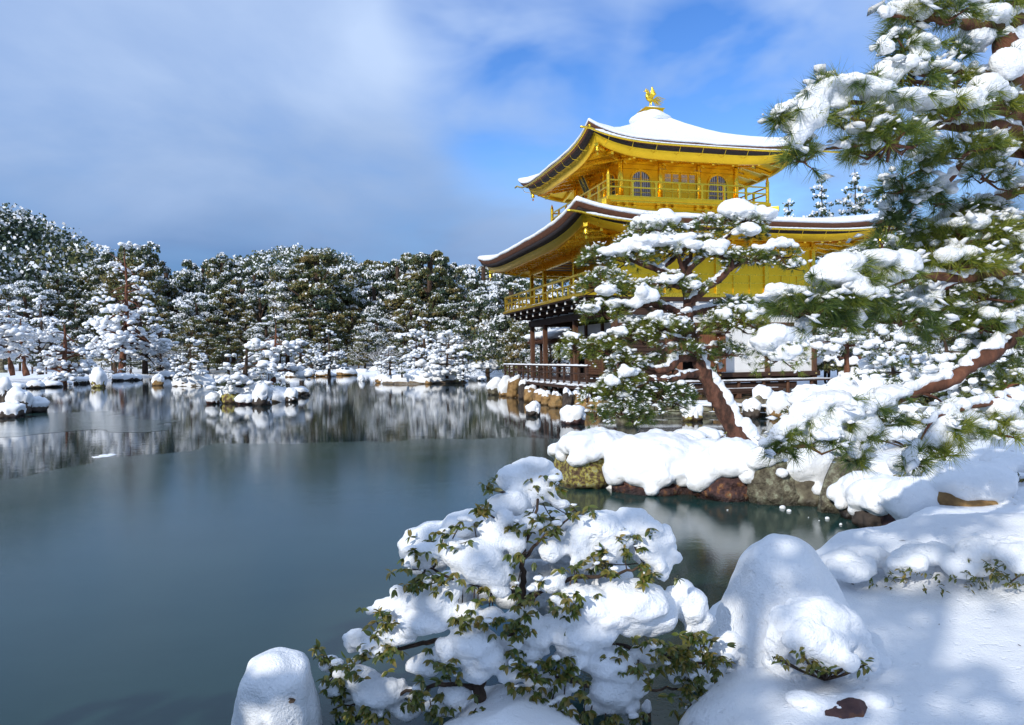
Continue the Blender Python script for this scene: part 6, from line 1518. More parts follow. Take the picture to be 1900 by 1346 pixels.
def small_shrub(name, label, px, py, depth, w, h, seed, nl, leaf=0.035, snow=1.0, cat='shrub', snow_lumps=14, drape=0.6, bare=0.0, fan=True):
    g = W(px, py, depth); s = depth / FPX; rs = np.random.RandomState(seed); rx, H = w * s / 2, h * s
    t_ = thing(name, label, cat, g); bl = []
    for k in range(snow_lumps):
        a = rs.rand() * 2 * math.pi; q = math.sqrt(rs.rand()) * 0.82; r_ = rx * (rs.uniform(0.22, 0.42) if fan else rs.uniform(0.12, 0.32))
        bl.append((g[0] + rx * q * math.cos(a), g[1] + rx * 0.7 * q * math.sin(a), g[2] + H * (0.78 - drape * 0.55 * q * q) , r_, r_ * 0.9, min(H * 0.24, r_ * 0.9) * snow))
    v, f = remesh_blobs(bl, max(0.013, rx / 26), 5, 0.02 * rx, 4 / rx, sub=2); link('snow', mesh_np('snow', v - g, f, True), M['snow_fine'], t_, kind='stuff')
    wd_ = MB(); lt = NP()
    for k in range(nl // 6):
        a = rs.rand() * 2 * math.pi; q = 0.35 + 0.7 * math.sqrt(rs.rand()); e = np.array([rx * q * math.cos(a), rx * 0.75 * q * math.sin(a), H * (rs.uniform(0.30, 0.62) - 0.25 * drape * q * q + bare * rs.uniform(0, 0.6))])
        if not fan: e[1] = -abs(e[1]) * 0.9 - 0.02; e[2] = H * rs.uniform(0.12, 0.62)
        r0_ = (0, 0, 0.0) if fan else e + np.array([0.06 * rs.normal(), 0.10, -0.03])
        if fan or k == 0: wd_.tube(spline(np.array([(0, 0, 0.0), e * (0.5, 0.5, 0.6) + 0.03 * rx * rs.normal(size=3), e]), 0.05), [0.010 * rx * 6, 0.006 * rx * 5, 0.003 * rx * 5][0] * 0.25, 5, False)
        for j in range(6):
            d = unit(rs.normal(size=3) + np.array([math.cos(a), math.sin(a), -0.25])); up = unit(np.cross(np.cross(d, (0, -0.3, 1)), d)); B = np.stack([d, np.cross(up, d), up], 0)
            v, f = LV[rs.randint(3)]; lt.add((v * leaf * rs.uniform(0.7, 1.3)) @ B + e + 0.02 * rx * rs.normal(size=3), f, rs.rand())
    wd_.build('stems', M['bark_dark'], t_); lt.build('leaves', M['leaf'], t_, True, 'stuff', origin=np.zeros(3))
    return t_
g = W(1532, 1262, 3.62); sh_ = thing('small_shrub', 'little shrub bowed under a thick cap of snow in front of the tall snow cone', 'shrub', g)
S6 = lambda x, y, d: W(1200 + x / 2.297, 760 + y / 2.297, d)
rs = np.random.RandomState(15); bl = []; sq = 3.6 / FPX / 2.297
for x, y, a, b_, d in [(720, 872, 150, 74, 3.62), (600, 895, 92, 64, 3.60), (560, 965, 56, 70, 3.58), (830, 925, 104, 84, 3.6), (770, 1000, 92, 66, 3.5), (895, 990, 60, 72, 3.55), (958, 1040, 34, 44, 3.55), (690, 960, 96, 66, 3.5), (650, 940, 80, 60, 3.7), (800, 930, 120, 80, 3.8), (560, 1050, 70, 40, 3.75), (640, 1110, 110, 36, 3.72), (900, 1100, 90, 36, 3.72), (980, 1060, 60, 40, 3.75)]:
    y += 22; b_ *= 1.35; p = S6(x, y, d); bl.append((*p, a * sq, a * sq * .8, b_ * sq))
    for _ in range(3):
        q = rs.uniform(.3, .5); bl.append((*(p + rs.normal(size=3) * np.array([a * .5, a * .3, b_ * .35]) * sq), a * sq * q, a * sq * q * .8, b_ * sq * q))
v, f = remesh_blobs(bl, 0.008, 5, 0.005, 16, sub=3); link('snow', mesh_np('snow', v - g, f, True), M['snow_fine'], sh_, kind='stuff')
wd_ = MB(); lt = NP()
for x, y in [(640, 1000), (670, 1030), (705, 1050), (740, 1070), (790, 1092), (830, 1080), (865, 1055), (690, 1085), (545, 1030), (580, 1040), (905, 1065), (935, 1060), (660, 985), (725, 1045), (770, 1085)]:
    e = S6(x, y + 26, 3.40 + 0.08 * rs.rand()) - g; wd_.tube(spline(np.array([(0, 0, 0.0), e * .5 + np.array([0, 0, -.01]), e]), .03), 0.005, 5, False)
    for j in range(7):
        d = unit(rs.normal(size=3) * np.array([1, .6, .5]) + np.array([0, -.4, -.35])); up = unit(np.cross(np.cross(d, (0, -0.4, 1)), d)); B = np.stack([d, np.cross(up, d), up], 0)
        lv_, lf_ = LV[rs.randint(3)]; lt.add((lv_ * 0.034 * rs.uniform(.7, 1.25)) @ B + e + .012 * rs.normal(size=3), lf_, rs.rand())
wd_.tube([(0, 0, -.05), (-.01, 0, .05), (-.05, -.02, .14)], [.022, .018, .012], 7)
wd_.build('stems', M['bark_dark'], sh_); lt.build('leaves', M['leaf'], sh_, True, 'stuff', origin=np.zeros(3))
small_shrub('small_shrub', 'sprig of yellow green leaves and snow by the foot of the leaning pine', 1296, 838, 11.2, 96, 46, 6, 150, 0.05, drape=0.5, bare=0.5)
small_shrub('low_shrub', 'low leafy shrub half buried in snow at the right edge', 1870, 1085, 4.6, 200, 92, 7, 420, 0.030, drape=0.5, snow_lumps=34, fan=False)
small_shrub('low_shrub', 'low twiggy shrub under snow cushions left of the leafy one on the right bank', 1740, 1085, 4.75, 190, 76, 8, 240, 0.028, drape=0.6, snow_lumps=34, fan=False)
small_shrub('low_shrub', 'snow smothered shrub on the edge of the cove behind the snow cone', 1600, 1098, 4.9, 170, 84, 9, 60, 0.028, drape=0.7, snow_lumps=30, fan=False)
small_shrub('low_shrub', 'leafy snowy shrub overhanging the cove below the hanging pine tufts', 1730, 905, 8.6, 150, 70, 10, 200, 0.045, drape=0.5, snow_lumps=26, fan=False)
small_shrub('low_shrub', 'low shrub with bare reddish twigs and snow on the far right bank', 1690, 838, 10.5, 120, 46, 12, 160, 0.05, drape=0.3, bare=0.4)
small_shrub('low_shrub', 'snowy cushion shrub at the right edge behind the big ochre footed boulder', 1885, 905, 7.9, 110, 60, 13, 80, 0.04, drape=0.5)
# ------------------------------------------------------------------ garden pines on islands and shores
def garden_pine(name, label, bx, by, top_y, hw, depth, seed, lean=0.0, cat='pine tree', tiers=6, crown_lo=0.28, umbrella=0.75, group=None, nn=10, yellow=0.5, bark='bark_dark', dens=1.0, zb=None, snow=1.0, trunk_px=None):
    g = W(bx, by, depth)
    if zb is not None: g[2] = zb
    s = depth / FPX; H = (by - top_y) * s; Rw = hw * s; rs = np.random.RandomState(seed)
    t_ = thing(name, label, cat, g, 0, group)
    Ln = max(0.12, 2.6 * s)
    pb = PineBuilder(seed, Ln, Ln * 0.17, nn, max(0.05, 2.2 * s), 22.0 / (s * 38) ** 2, 1 if 30 < depth < 48 else 0)
    pb.bs = 1.5 if depth < 62 else 1.2
    tr = (trunk_px * s / 2) if trunk_px else 0.035 * H + 0.02
    k = np.linspace(0, 1, 7); sway = np.cumsum(rs.normal(size=7)) * 0.02 * H
    T = np.stack([g[0] + lean * H * (k ** 0.7) + sway * k, g[1] + 0.04 * H * np.sin(k * 3 + seed), g[2] - 0.15 + (H * 0.94 + 0.15) * k, tr * (1.0 - 0.78 * k)], 1)
    T[0, 3] *= 1.25
    pb.limb(T, H / 16, 7, 0, 0.03)
    q = spline(T, H / 40)
    for i in range(tiers):
        u = i / (tiers - 1) if tiers > 1 else 0.5
        hz = crown_lo + (0.97 - crown_lo) * u; c = q[int(min(len(q) - 1, hz * len(q)))]
        reach = Rw * (1.0 - umbrella * u ** 1.6) * (0.82 + 0.18 * (u > 0.05))
        npad = max(1, int(round(4.0 * (1 - u) + 1.3)))
        a0 = rs.rand() * 6.28
        for j in range(npad):
            a = a0 + j * 2 * math.pi / npad + 0.5 * rs.normal(); rr = reach * rs.uniform(0.50, 0.80) if npad > 1 else reach * 0.15
            pr = reach * rs.uniform(0.34, 0.52) if npad > 1 else reach * 0.8
            p = np.array([c[0] + rr * math.cos(a), c[1] + rr * math.sin(a), c[2] + 0.06 * H * rs.normal() - 0.05 * H * (rr / (Rw + 1e-9))])
            pb.limb([(*c[:3], c[3] * 0.6), (*((c[:3] + p) / 2 + np.array([0, 0, 0.02 * H * rs.normal()])), c[3] * 0.4), (*(p - np.array([0, 0, 0.02 * H])), 0.01 + c[3] * 0.15)], H / 18, 5, 0, 0.02)
            pb.far_pad(p, pr * rs.uniform(.85, 1.1), max(pr * rs.uniform(.36, .6), 0.035 * H), pr * 0.9, dens, snow * rs.uniform(.15, 1.1), yellow)
    pb.finish(t_, bark, 'needle_far', 'snow_far', remesh=False)
    return t_
def island(name, label, stones, snow_blobs, vox=0.08):
    pass
def mound(name, label, px, py, w, h, depth, seed, cat='islet'):
    """low islet: earth core with lying snow"""
    g = W(px, py, depth); s = depth / FPX; rx = w * s / 2; hz = h * s; ry = rx * 0.62; rs = np.random.RandomState(seed)
    t_ = thing(name, label, cat, (g[0], g[1] + ry, 0))
    v, f = rock_mesh((rx, ry, hz * 0.9), seed, 3, 0.15); v[:, 2] += hz * 0.02; link('earth', mesh_np('earth', v, f, True), M['rock'], t_)
    vs = snow_cap(v, f, seed, 0.16 * hz + 0.04, 0.15, 0.4, 0.5); link('snow_cover', mesh_np('snow_cover', vs, f, True), M['snow_far'], t_)
    return t_
# islet with two pines and ring of stones (about 33 m out)
mound('islet', 'small snowy islet carrying a spreading pine and ringed with stones', 458, 744, 150, 34, 33.2, 61)
for k, (x, y, w, h, mt, lb) in enumerate([(393, 750, 26, 20, 'rock_purple', 'leftmost small snow topped rock of the pine islet'), (402, 742, 26, 14, 'rock_dark', 'flat snowy rock behind the leftmost rock of the pine islet'), (424, 749, 38, 30, 'rock_lichen', 'mossy yellow green rock on the left of the pine islet'), (452, 751, 36, 18, 'rock_purple', 'low brown rock with snow at the front of the pine islet'),
     (484, 753, 38, 36, 'rock_dark', 'big rounded rock under thick snow at the front of the pine islet'), (539, 746, 26, 24, 'rock_dark', 'egg shaped snow capped rock right of the pine islet'), (552, 735, 40, 16, 'rock_dark', 'long low dark rock at the right tail of the pine islet'), (505, 744, 22, 14, 'rock_dark', 'small dark wet rock between the big rounded rock and the egg shaped one'), (497, 736, 30, 20, 'rock_gold', 'mossy rock behind the big rounded rock of the pine islet')]):
    rock_px('rock', lb, x, y, w, h, 70 + k, M[mt], lo=0.05 if k not in (2, 6, 7) else 0.4, hi=0.4 if k not in (2, 6, 7) else 0.7)
garden_pine('pine', 'spreading low pine with heavy snow cushions on the small stone ringed islet', 446, 738, 640, 72, 33.6, 101, lean=0.05, tiers=5, crown_lo=0.30, umbrella=0.45, bark='bark_dark', trunk_px=14, yellow=.7, snow=.95)
garden_pine('pine', 'taller forked pine with yellowish needles behind the spreading islet pine', 506, 712, 596, 72, 40, 102, tiers=6, crown_lo=0.25, umbrella=0.6, bark='bark', yellow=.75)
garden_pine('pine', 'drooping snowy bough of low pine at the right side of the islet', 500, 742, 690, 34, 34.5, 103, tiers=3, crown_lo=0.5, umbrella=0.4)
garden_pine('pine', 'slender snowy pine just behind and right of the islet pines', 560, 694, 602, 40, 80, 104, tiers=6, crown_lo=0.25, yellow=.7)
garden_pine('pine', 'layered snowy pine alone on the far shore right of the islet pines', 612, 698, 614, 40, 82, 105, tiers=7, crown_lo=0.2, umbrella=.6)
mound('islet', 'narrow rocky islet with a bushy pine left of the stone ringed islet', 352, 714, 84, 22, 57, 62)
garden_pine('pine', 'bushy snow laden pine on the narrow rocky islet', 352, 706, 634, 40, 57.5, 106, tiers=6, crown_lo=0.22, umbrella=.5, yellow=.7)
rock_px('rock', 'snow topped rock at the left end of the narrow rocky islet', 291, 716, 22, 20, 80, M['rock_gold'], lo=0.1, hi=0.4)
rock_px('rock', 'squat ochre rock at the front of the narrow rocky islet', 334, 716, 34, 24, 81, M['rock_gold'], lo=0.4, hi=0.7)
rock_px('rock', 'small snowy rock at the right end of the narrow rocky islet', 378, 713, 24, 16, 82, M['rock'], lo=0.2, hi=0.5)
# middle islet
mound('islet', 'long snow covered islet with several cushion pines in the middle distance', 782, 711, 176, 24, 55, 63)
for k, (x, y, w, h, mt, lb) in enumerate([(712, 711, 34, 16, 'rock_gold', 'brown edged rock at the left tip of the long islet'), (743, 712, 14, 16, 'rock_gold', 'small ochre rock in the edge of the long islet'), (768, 712, 18, 14, 'rock_gold', 'yellow mossy rock in the middle edge of the long islet'), (795, 713, 14, 11, 'rock_gold', 'tiny yellow mossy rock on the right edge of the long islet'), (842, 711, 32, 16, 'rock_dark', 'dark shaded rock at the right tip of the long islet')]):
    rock_px('rock', lb, x, y, w, h, 90 + k, M[mt], lo=0.35, hi=0.7)
garden_pine('pine', 'small snow capped pine on the left end of the long islet', 724, 693, 646, 30, 56, 107, tiers=4, crown_lo=0.3, umbrella=.5, snow=1.3)
garden_pine('pine', 'round topped pine in the centre of the long islet', 772, 694, 618, 42, 58, 108, tiers=5, crown_lo=0.28, umbrella=.5, yellow=.7)
garden_pine('pine', 'heavily snow draped pine on the right half of the long islet', 829, 699, 623, 52, 55.5, 109, tiers=6, crown_lo=0.2, umbrella=.5, snow=1.2, yellow=.6)
garden_pine('pine', 'tiny snow ball pine on the front edge of the long islet', 746, 697, 664, 16, 55, 110, tiers=3, crown_lo=0.35, umbrella=.3, snow=1.3)
garden_pine('pine', 'small snow covered pine drooping over the right tip of the long islet', 860, 706, 652, 26, 55, 111, tiers=4, crown_lo=0.2, umbrella=.5, snow=1.3)
garden_pine('pine', 'dome shaped dark pine behind the long islet', 786, 680, 582, 52, 80, 112, tiers=6, crown_lo=0.3, umbrella=.6, yellow=.8, snow=.7)
rock_px('rock', 'little white pointed snow cone standing alone in the middle of the pond', 671, 708, 9, 11, 95, M['rock_dark'], lo=-0.5, hi=-0.1, thick=0.12)
rock_px('rock', 'flat snowy stone just above the water left of the white snow cone', 615, 699, 16, 6, 96, M['rock_dark'], lo=-0.3, hi=0.1)
# shore stones along the far bank
shore = [(30, 722), (60, 721), (92, 719), (146, 713), (160, 711), (225, 707), (250, 706), (305, 702), (545, 700), (572, 699), (600, 699), (640, 697), (670, 695), (700, 694)]
for k, (x, y) in enumerate(shore):
    rock_px('shore_stone', 'low snow dusted stone on the far shore, ' + ['first', 'second', 'third', 'fourth', 'fifth', 'sixth', 'seventh', 'eighth', 'ninth', 'tenth', 'eleventh', 'twelfth', 'thirteenth', 'fourteenth'][k] + ' from the left edge', x, y, 26 + 8 * (k % 3), 11 + 3 * (k % 2), 120 + k, M['rock_gold' if k > 7 else 'rock_dark'], cat='stone', group='low stones edging the far shore', lo=0.15, hi=0.45, sub=2)
# standing stone and left rocks
rock_px('standing_stone', 'upright stone plastered with snow in front of the far left shore', 179, 720, 28, 36, 140, M['rock_lichen'], cat='stone', lo=-0.1, hi=0.2, deep=0.9, amp=1.1)
for k, (x, y, w, h, lb) in enumerate([(30, 768, 46, 44, 'largest snow cushioned dark rock of the cluster at the left edge'), (62, 766, 40, 28, 'right hand snow topped dark rock of the cluster at the left edge'), (6, 764, 30, 60, 'tall snow capped dark rock cut by the left edge of the photo'), (14, 776, 50, 26, 'low flat snowy rock in front of the cluster at the left edge')]):
    rock_px('rock', lb, x, y, w, h, 150 + k, M['rock_dark'], lo=0.2, hi=0.45, deep=0.8)
# red pines of the left shore
LS = [(120, 716, 596, 56, 64, -.03, 'red trunked leaning pine rising straight from the left shore', 'bark', 8, .22, 13),
      (226, 694, 462, 74, 84, .02, 'tallest layered pine with a long reddish trunk on the left shore', 'bark', 13, .28, 12),
      (267, 692, 540, 60, 88, .0, 'dark trunked pine right of the tallest layered pine', 'bark_dark', 8, .25, 10),
      (212, 692, 600, 36, 92, -.02, 'thin pine close behind the tallest layered pine', 'bark_dark', 5, .4, 8),
      (74, 692, 545, 58, 72, .03, 'pine with a dark leaning trunk left of the red trunked pine', 'bark_dark', 7, .3, 9),
      (26, 694, 560, 54, 66, -.08, 'pine leaning left with brown trunk near the left edge', 'bark', 6, .35, 9),
      (52, 694, 585, 40, 70, -.10, 'slanting pine trunk between two pines near the left edge', 'bark', 5, .4, 9),
      (-14, 700, 500, 70, 62, .04, 'tall pine half out of the photo at the left edge', 'bark_dark', 8, .3, 12),
      (186, 704, 668, 22, 62, .1, 'dwarf pine bending over the upright snowy stone', 'bark_dark', 3, .4, 3),
      (232, 702, 672, 18, 80, .0, 'knee high dark pine sapling on the left shore snow', 'bark_dark', 3, .3, 3),
      (300, 698, 600, 34, 96, .0, 'short bushy pine at the dark gap right of the left shore pines', 'bark_dark', 6, .2, 6)]
for k, (x, y, ty, hw, d, ln, lb, bk, ti, cl, tp_) in enumerate(LS):
    garden_pine('pine', lb, x, y, ty, hw, d, 200 + k, ln, tiers=ti, crown_lo=cl, umbrella=.6, bark=bk, trunk_px=tp_, yellow=.35, dens=.9)
# stone lantern at the left edge
g = W(4, 692, 66); ln_ = thing('stone_lantern', 'snow capped stone lantern among the pines at the left edge', 'lantern', (g[0], g[1], g[2]))
MB().lathe((0, 0, 0), [(0.42, 0), (0.40, 0.18), (0.22, 0.25), (0.17, 0.4), (0.17, 0.95), (0.36, 1.05)], 8).build('pedestal', M['rock_grey'], ln_)
MB().box(-0.26, 0.26, -0.26, 0.26, 1.06, 1.42).build('light_chamber', M['rock_grey'], ln_)
MB().lathe((0, 0, 1.43), [(0.66, 0), (0.62, 0.06), (0.2, 0.28), (0.1, 0.32), (0.12, 0.42), (0.03, 0.52)], 6).build('roof', M['rock_grey'], ln_)
v, f = remesh_blobs([(0, 0, 1.60, 0.6, 0.6, 0.14), (0, 0, 1.78, 0.3, 0.3, 0.16), (0, 0, 1.98, 0.12, 0.12, 0.1)], 0.05, 3); link('snow_cap', mesh_np('snow_cap', v, f, True), M['snow_far'], ln_)
# post and rope fence behind the left shore
fn = thing('rope_fence', 'low post and rope fence along the path behind the left shore pines', 'fence', W(250, 694, 92))
fo = org(fn); fp = []
for x in range(60, 340, 26):
    p = W(x, 693 if x > 120 else 694, 90) - fo; p[2] = fh(*(p + fo)[:2]) - fo[2]
    MB().box(p[0] - .07, p[0] + .07, p[1] - .07, p[1] + .07, p[2] - 0.1, p[2] + 0.85).build('post', M['wood'], fn); fp.append(p)
for a, c in zip(fp[:-1], fp[1:]):
    q = [a + (c - a) * t_ + np.array([0, 0, 0.68 - 0.12 * math.sin(math.pi * t_)]) for t_ in np.linspace(0, 1, 5)]; MB().tube(q, 0.035, 4).build('rope', M['wood_brown'], fn)

# ------------------------------------------------------------------ the wood beyond the pond
def crown(seed, H, Rr, puffs, per, ls, snow_bias=0.0, shape=1.0, low=0.25, tint0=0.45):
    """broad crown of leaf clumps: returns leaf and snow quads"""
    rs = np.random.RandomState(seed); lv, sv = NP(), NP()
    for k in range(puffs):
        u = rs.rand(); z = H * (low + (0.93 - low) * u); prof = math.sqrt(max(0.02, 1 - (abs(u - 0.30) / 0.74) ** (2.2 if seed % 2 else 1.5))) * (1 + 0.18 * math.sin(7 * u + seed)) if shape == 1.0 else (1 - u) ** 0.75 * 0.95 + 0.06
        a = rs.rand() * 6.283; q = Rr * prof * rs.uniform(0.45, 0.86)
        c = np.array([q * math.cos(a), q * math.sin(a), z]); pr = Rr * rs.uniform(0.15, 0.34) * (0.65 if shape != 1.0 else 1) * (1.15 - 0.5 * u)
        n = unit(rs.normal(size=(per, 3))); n[:, 2] = np.where(n[:, 2] < -0.3, -n[:, 2], n[:, 2])
        k_ = 1 + 0.25 * pnoise(n * 2.1 + c) 
        p = c + n * (pr * k_ * rs.uniform(0.72, 1.02, per))[:, None] * np.array([1, 1, 0.8])
        t_ = unit(np.cross(n + 0.9 * rs.normal(size=(per, 3)), rs.normal(size=(per, 3)))); b_ = unit(np.cross(t_, n + 0.7 * rs.normal(size=(per, 3))))
        s1 = ls * rs.uniform(0.5, 1.2, per)[:, None]; s2 = s1 * rs.uniform(0.5, 1.0, per)[:, None]
        Q = np.stack([p - t_ * s1, p - b_ * s2, p + t_ * s1, p + b_ * s2], 1)
        nz = n[:, 2] + 0.30 * rs.normal(size=per) + snow_bias + 0.12 + 0.55 * pnoise(p * np.array([.9, .9, 1.5]) / max(0.3, Rr * 0.2) + seed)
        sn = nz > 0.66
        tt = np.clip(tint0 + 0.20 * rs.normal() + 0.18 * rs.normal(size=per), 0, 1)
        for m_, nb in ((~sn, lv), (sn, sv)):
            if m_.sum():
                q_ = Q[m_].copy()
                if nb is sv: q_ = q_ + np.array([0, 0, ls * 0.12])
                nb.add(q_.reshape(-1, 3), np.arange(m_.sum() * 4).reshape(-1, 4), np.repeat(tt[m_], 4))
    return lv, sv
M['snow_leaf'] = M['snow_far']
def tree_proto(name, label, seed, H, Rr, puffs, per, ls, group, bias, shape=1.0, low=0.25, tint0=0.45):
    t_ = thing(name, label, 'tree', (0, 0, -50), 0, group); t_['label'] = label
    lv, sv = crown(seed, H, Rr, puffs, per, ls, bias, shape, low, tint0)
    lv.build('foliage', M['leaf_far'], t_, False, 'stuff', origin=np.zeros(3))
    sv.build('snow', M['snow_leaf'], t_, False, 'stuff', origin=np.zeros(3))
    mb = MB(); rs = np.random.RandomState(seed)
    mb.tube(spline(np.array([(0, 0, -0.5, 0.03 * H), (0.1 * rs.normal(), 0.1, H * 0.3, 0.024 * H), (0.2 * rs.normal(), 0, H * 0.6, 0.014 * H), (0, 0, H * 0.9, 0.004 * H)])[:, :3], 1.0), np.linspace(0.028 * H, 0.004 * H, len(spline(np.zeros((4, 3)) + np.array([[0, 0, -0.5], [0, 0, H * 0.3], [0, 0, H * 0.6], [0, 0, H * 0.9]]), 1.0)))[:1].repeat(1)[0] * 0.8, 7)
    for k in range(7):
        a = rs.rand() * 6.28; z = H * rs.uniform(0.25, 0.65)
        mb.tube([(0, 0, z), (Rr * 0.4 * math.cos(a), Rr * 0.4 * math.sin(a), z + 0.12 * H), (Rr * 0.75 * math.cos(a), Rr * 0.75 * math.sin(a), z + 0.2 * H)], [0.012 * H, 0.008 * H, 0.003 * H], 5)
    mb.build('trunk', M['bark_dark'], t_)
    return t_
GW = 'snow dusted trees of the wood beyond the pond'
PRO = [tree_proto('evergreen_tree', 'snow dusted round evergreen tree in the wood beyond the pond', 301, 14, 5.0, 60, 230, 0.185, GW, -0.18),
       tree_proto('evergreen_tree', 'dark green evergreen tree with little snow in the wood beyond the pond', 302, 15, 4.8, 60, 230, 0.185, GW, -0.46, tint0=0.6),
       tree_proto('evergreen_tree', 'snow dusted round evergreen tree in the wood beyond the pond', 303, 13, 5.4, 60, 230, 0.18, GW, -0.06),
       tree_proto('evergreen_tree', 'snow dusted round evergreen tree in the wood beyond the pond', 304, 16, 4.6, 60, 230, 0.185, GW, -0.14, tint0=0.35),
       tree_proto('evergreen_tree', 'thickly frosted grey white tree in the wood beyond the pond', 305, 12, 4.8, 60, 240, 0.15, GW, 0.16, tint0=0.3),
       tree_proto('evergreen_tree', 'olive brown leafy tree lightly snowed in the wood beyond the pond', 306, 14, 4.6, 60, 230, 0.185, GW, -0.30, tint0=0.8)]
used = [False] * len(PRO)
KIND = ['snow dusted round evergreen', 'dark green barely snowed evergreen', 'broad snow speckled evergreen', 'tall narrow evergreen with snow', 'thickly frosted pale tree', 'olive brown leafy tree']
def spot(px, row):
    zone = 'over the left edge pines' if px < 110 else 'by the tallest shore pine' if px < 300 else 'left of the islet pines' if px < 430 else 'behind the stone ringed islet' if px < 580 else 'between the two islets' if px < 690 else 'behind the long islet' if px < 850 else 'beside the pavilion eave' if px < 960 else 'behind the pavilion'
    return row + ' ' + zone
def plant(k, px, top_y, depth, width=1.0, rs=None, label=None, group=None, row=None):
    if row: label = KIND[k] + ' ' + spot(px, row)
    x = (px - CX) / FPX * depth; z0 = fh(x, depth); top = W(px, top_y, depth)[2]; H0 = [14, 15, 13, 16, 12, 14][k]
    sc = max(0.25, (top - z0 + 0.3) / H0 / 0.97)
    loc = (x, depth, z0 - 0.3); rz = rs.rand() * 6.28; s3 = (sc * width, sc * width, sc)
    if not used[k]:
        used[k] = True; o = PRO[k]; o.location = loc; o.rotation_euler = (0, 0, rz); o.scale = s3
    else: o = dup(PRO[k], loc, rz, s3)
    if label: o['label'] = label
    if group: o['group'] = group
    return o
rs = np.random.RandomState(9)
sky_x = [-60, 0, 60, 100, 150, 200, 245, 290, 330, 380, 420, 470, 520, 560, 600, 650, 690, 740, 785, 830, 870, 920, 960, 1010, 1060]
sky_y = [450, 462, 470, 492, 505, 485, 446, 468, 512, 486, 484, 494, 490, 484, 476, 492, 470, 484, 458, 476, 484, 480, 490, 500, 510]
for px in np.arange(-70, 1080, 30):
    x = px + rs.normal() * 5; ty = np.interp(x, sky_x, sky_y) + rs.normal() * 6
    plant(rs.choice([0, 1, 2, 3, 5, 0, 1]), x, ty, 138 + rs.uniform(-8, 10), rs.uniform(0.75, 0.95), rs, row='on the skyline')
for px in np.arange(-60, 1080, 36):
    x = px + rs.normal() * 6; ty = np.interp(x, sky_x, sky_y) + 48 + rs.normal() * 14
    plant(rs.choice([0, 1, 2, 3, 4, 5]), x, ty, 122 + rs.uniform(-5, 5), rs.uniform(0.85, 1.1), rs, row='in the middle tier')
for px in np.arange(290, 1060, 40):
    x = px + rs.normal() * 7; ty = np.interp(x, sky_x, sky_y) + 100 + rs.normal() * 14
    plant(rs.choice([0, 1, 3, 1, 4, 5]), x, ty, 110 + rs.uniform(-4, 4), rs.uniform(0.9, 1.3), rs, row='in the lower tier')
for px in list(np.arange(300, 520, 45)) + list(np.arange(560, 1010, 40)):
    x = px + rs.normal() * 7; ty = 628 + rs.normal() * 10
    plant(rs.choice([1, 5, 5, 1, 0]), x, ty, 102 + rs.uniform(-2, 2), rs.uniform(1.1, 1.6), rs, row='low at the water edge')
for px in np.arange(-40, 300, 40):
    plant(rs.choice([0, 5, 1]), px + rs.normal() * 6, 640 + rs.normal() * 10, 100 + rs.uniform(-2, 2), rs.uniform(1.2, 1.7), rs, row='low behind the shore')
plant(1, 590, 462, 116, 1.05, rs, 'tall dark green tree with yellowish lower leaves standing out in the middle of the wood', 'standout trees')
plant(1, 800, 462, 118, 0.95, rs, 'broad olive green tree with snow flecks left of the pavilion eave', 'standout trees')
plant(5, 665, 640, 100, 1.2, rs, 'low rusty brown bush at the water edge below the wood', 'standout trees')
plant(4, 700, 590, 104, 1.3, rs, 'pale frosted cherry like tree in front of the dark wood', 'standout trees')
# trees close behind the pavilion, seen under the eaves and to the right
for k, (px, ty, d) in enumerate([(905, 540, 84), (950, 520, 80), (1000, 540, 78), (1040, 560, 72), (1090, 560, 66), (960, 600, 72), (1020, 610, 62)]):
    plant([0, 2, 2, 4, 2, 5, 4][k], px, ty, d, 1.0, rs, ['snow dusted tree under the far tip of the lower eave', 'broad snowy tree just left of the porch pillars', 'broad snowy tree seen between the gold porch pillars', 'frosted tree seen through the back of the gold porch', 'snowy tree hidden behind the gold wall', 'low olive tree left of the dark veranda pillars', 'low frosted tree seen between the dark veranda pillars'][k], 'snowy trees behind the pavilion porch')
for k, (px, ty, d) in enumerate([(1480, 520, 62), (1530, 500, 66), (1580, 480, 60), (1640, 440, 58), (1700, 420, 55), (1760, 430, 52), (1820, 420, 50), (1880, 410, 48), (1940, 400, 46), (1560, 590, 50), (1620, 580, 46), (1690, 570, 44), (1770, 560, 42), (1850, 560, 40), (1920, 560, 40)]):
    o = plant([0, 2, 4, 2, 0, 2, 4, 2, 0, 2, 0, 4, 2, 0, 2][k], px, ty, d, 1.0, rs, KIND[[0, 2, 4, 2, 0, 2, 4, 2, 0, 2, 0, 4, 2, 0, 2][k]] + (' in the back row, ' if k < 9 else ' in the front row, ') + ['first', 'second', 'third', 'fourth', 'fifth', 'sixth', 'seventh', 'eighth', 'ninth'][k if k < 9 else k - 9] + ' from the pavilion corner', 'snowy trees right of the pavilion')
# name the few that still share a description by their order from the left
same = {}
for o in COL.objects:
    if o.get('category') == 'tree' and o.parent is None: same.setdefault(o['label'], []).append(o)
for lb, os_ in same.items():
    if len(os_) > 1:
        os_.sort(key=lambda o: o.location.x / o.location.y)
        for i, o in enumerate(os_): o['label'] = lb + (', leftmost' if i == 0 else ', rightmost' if i == len(os_) - 1 else ', middle one' if len(os_) == 3 else ', ' + ['second', 'third', 'fourth', 'fifth', 'sixth'][min(i - 1, 4)] + ' from left')
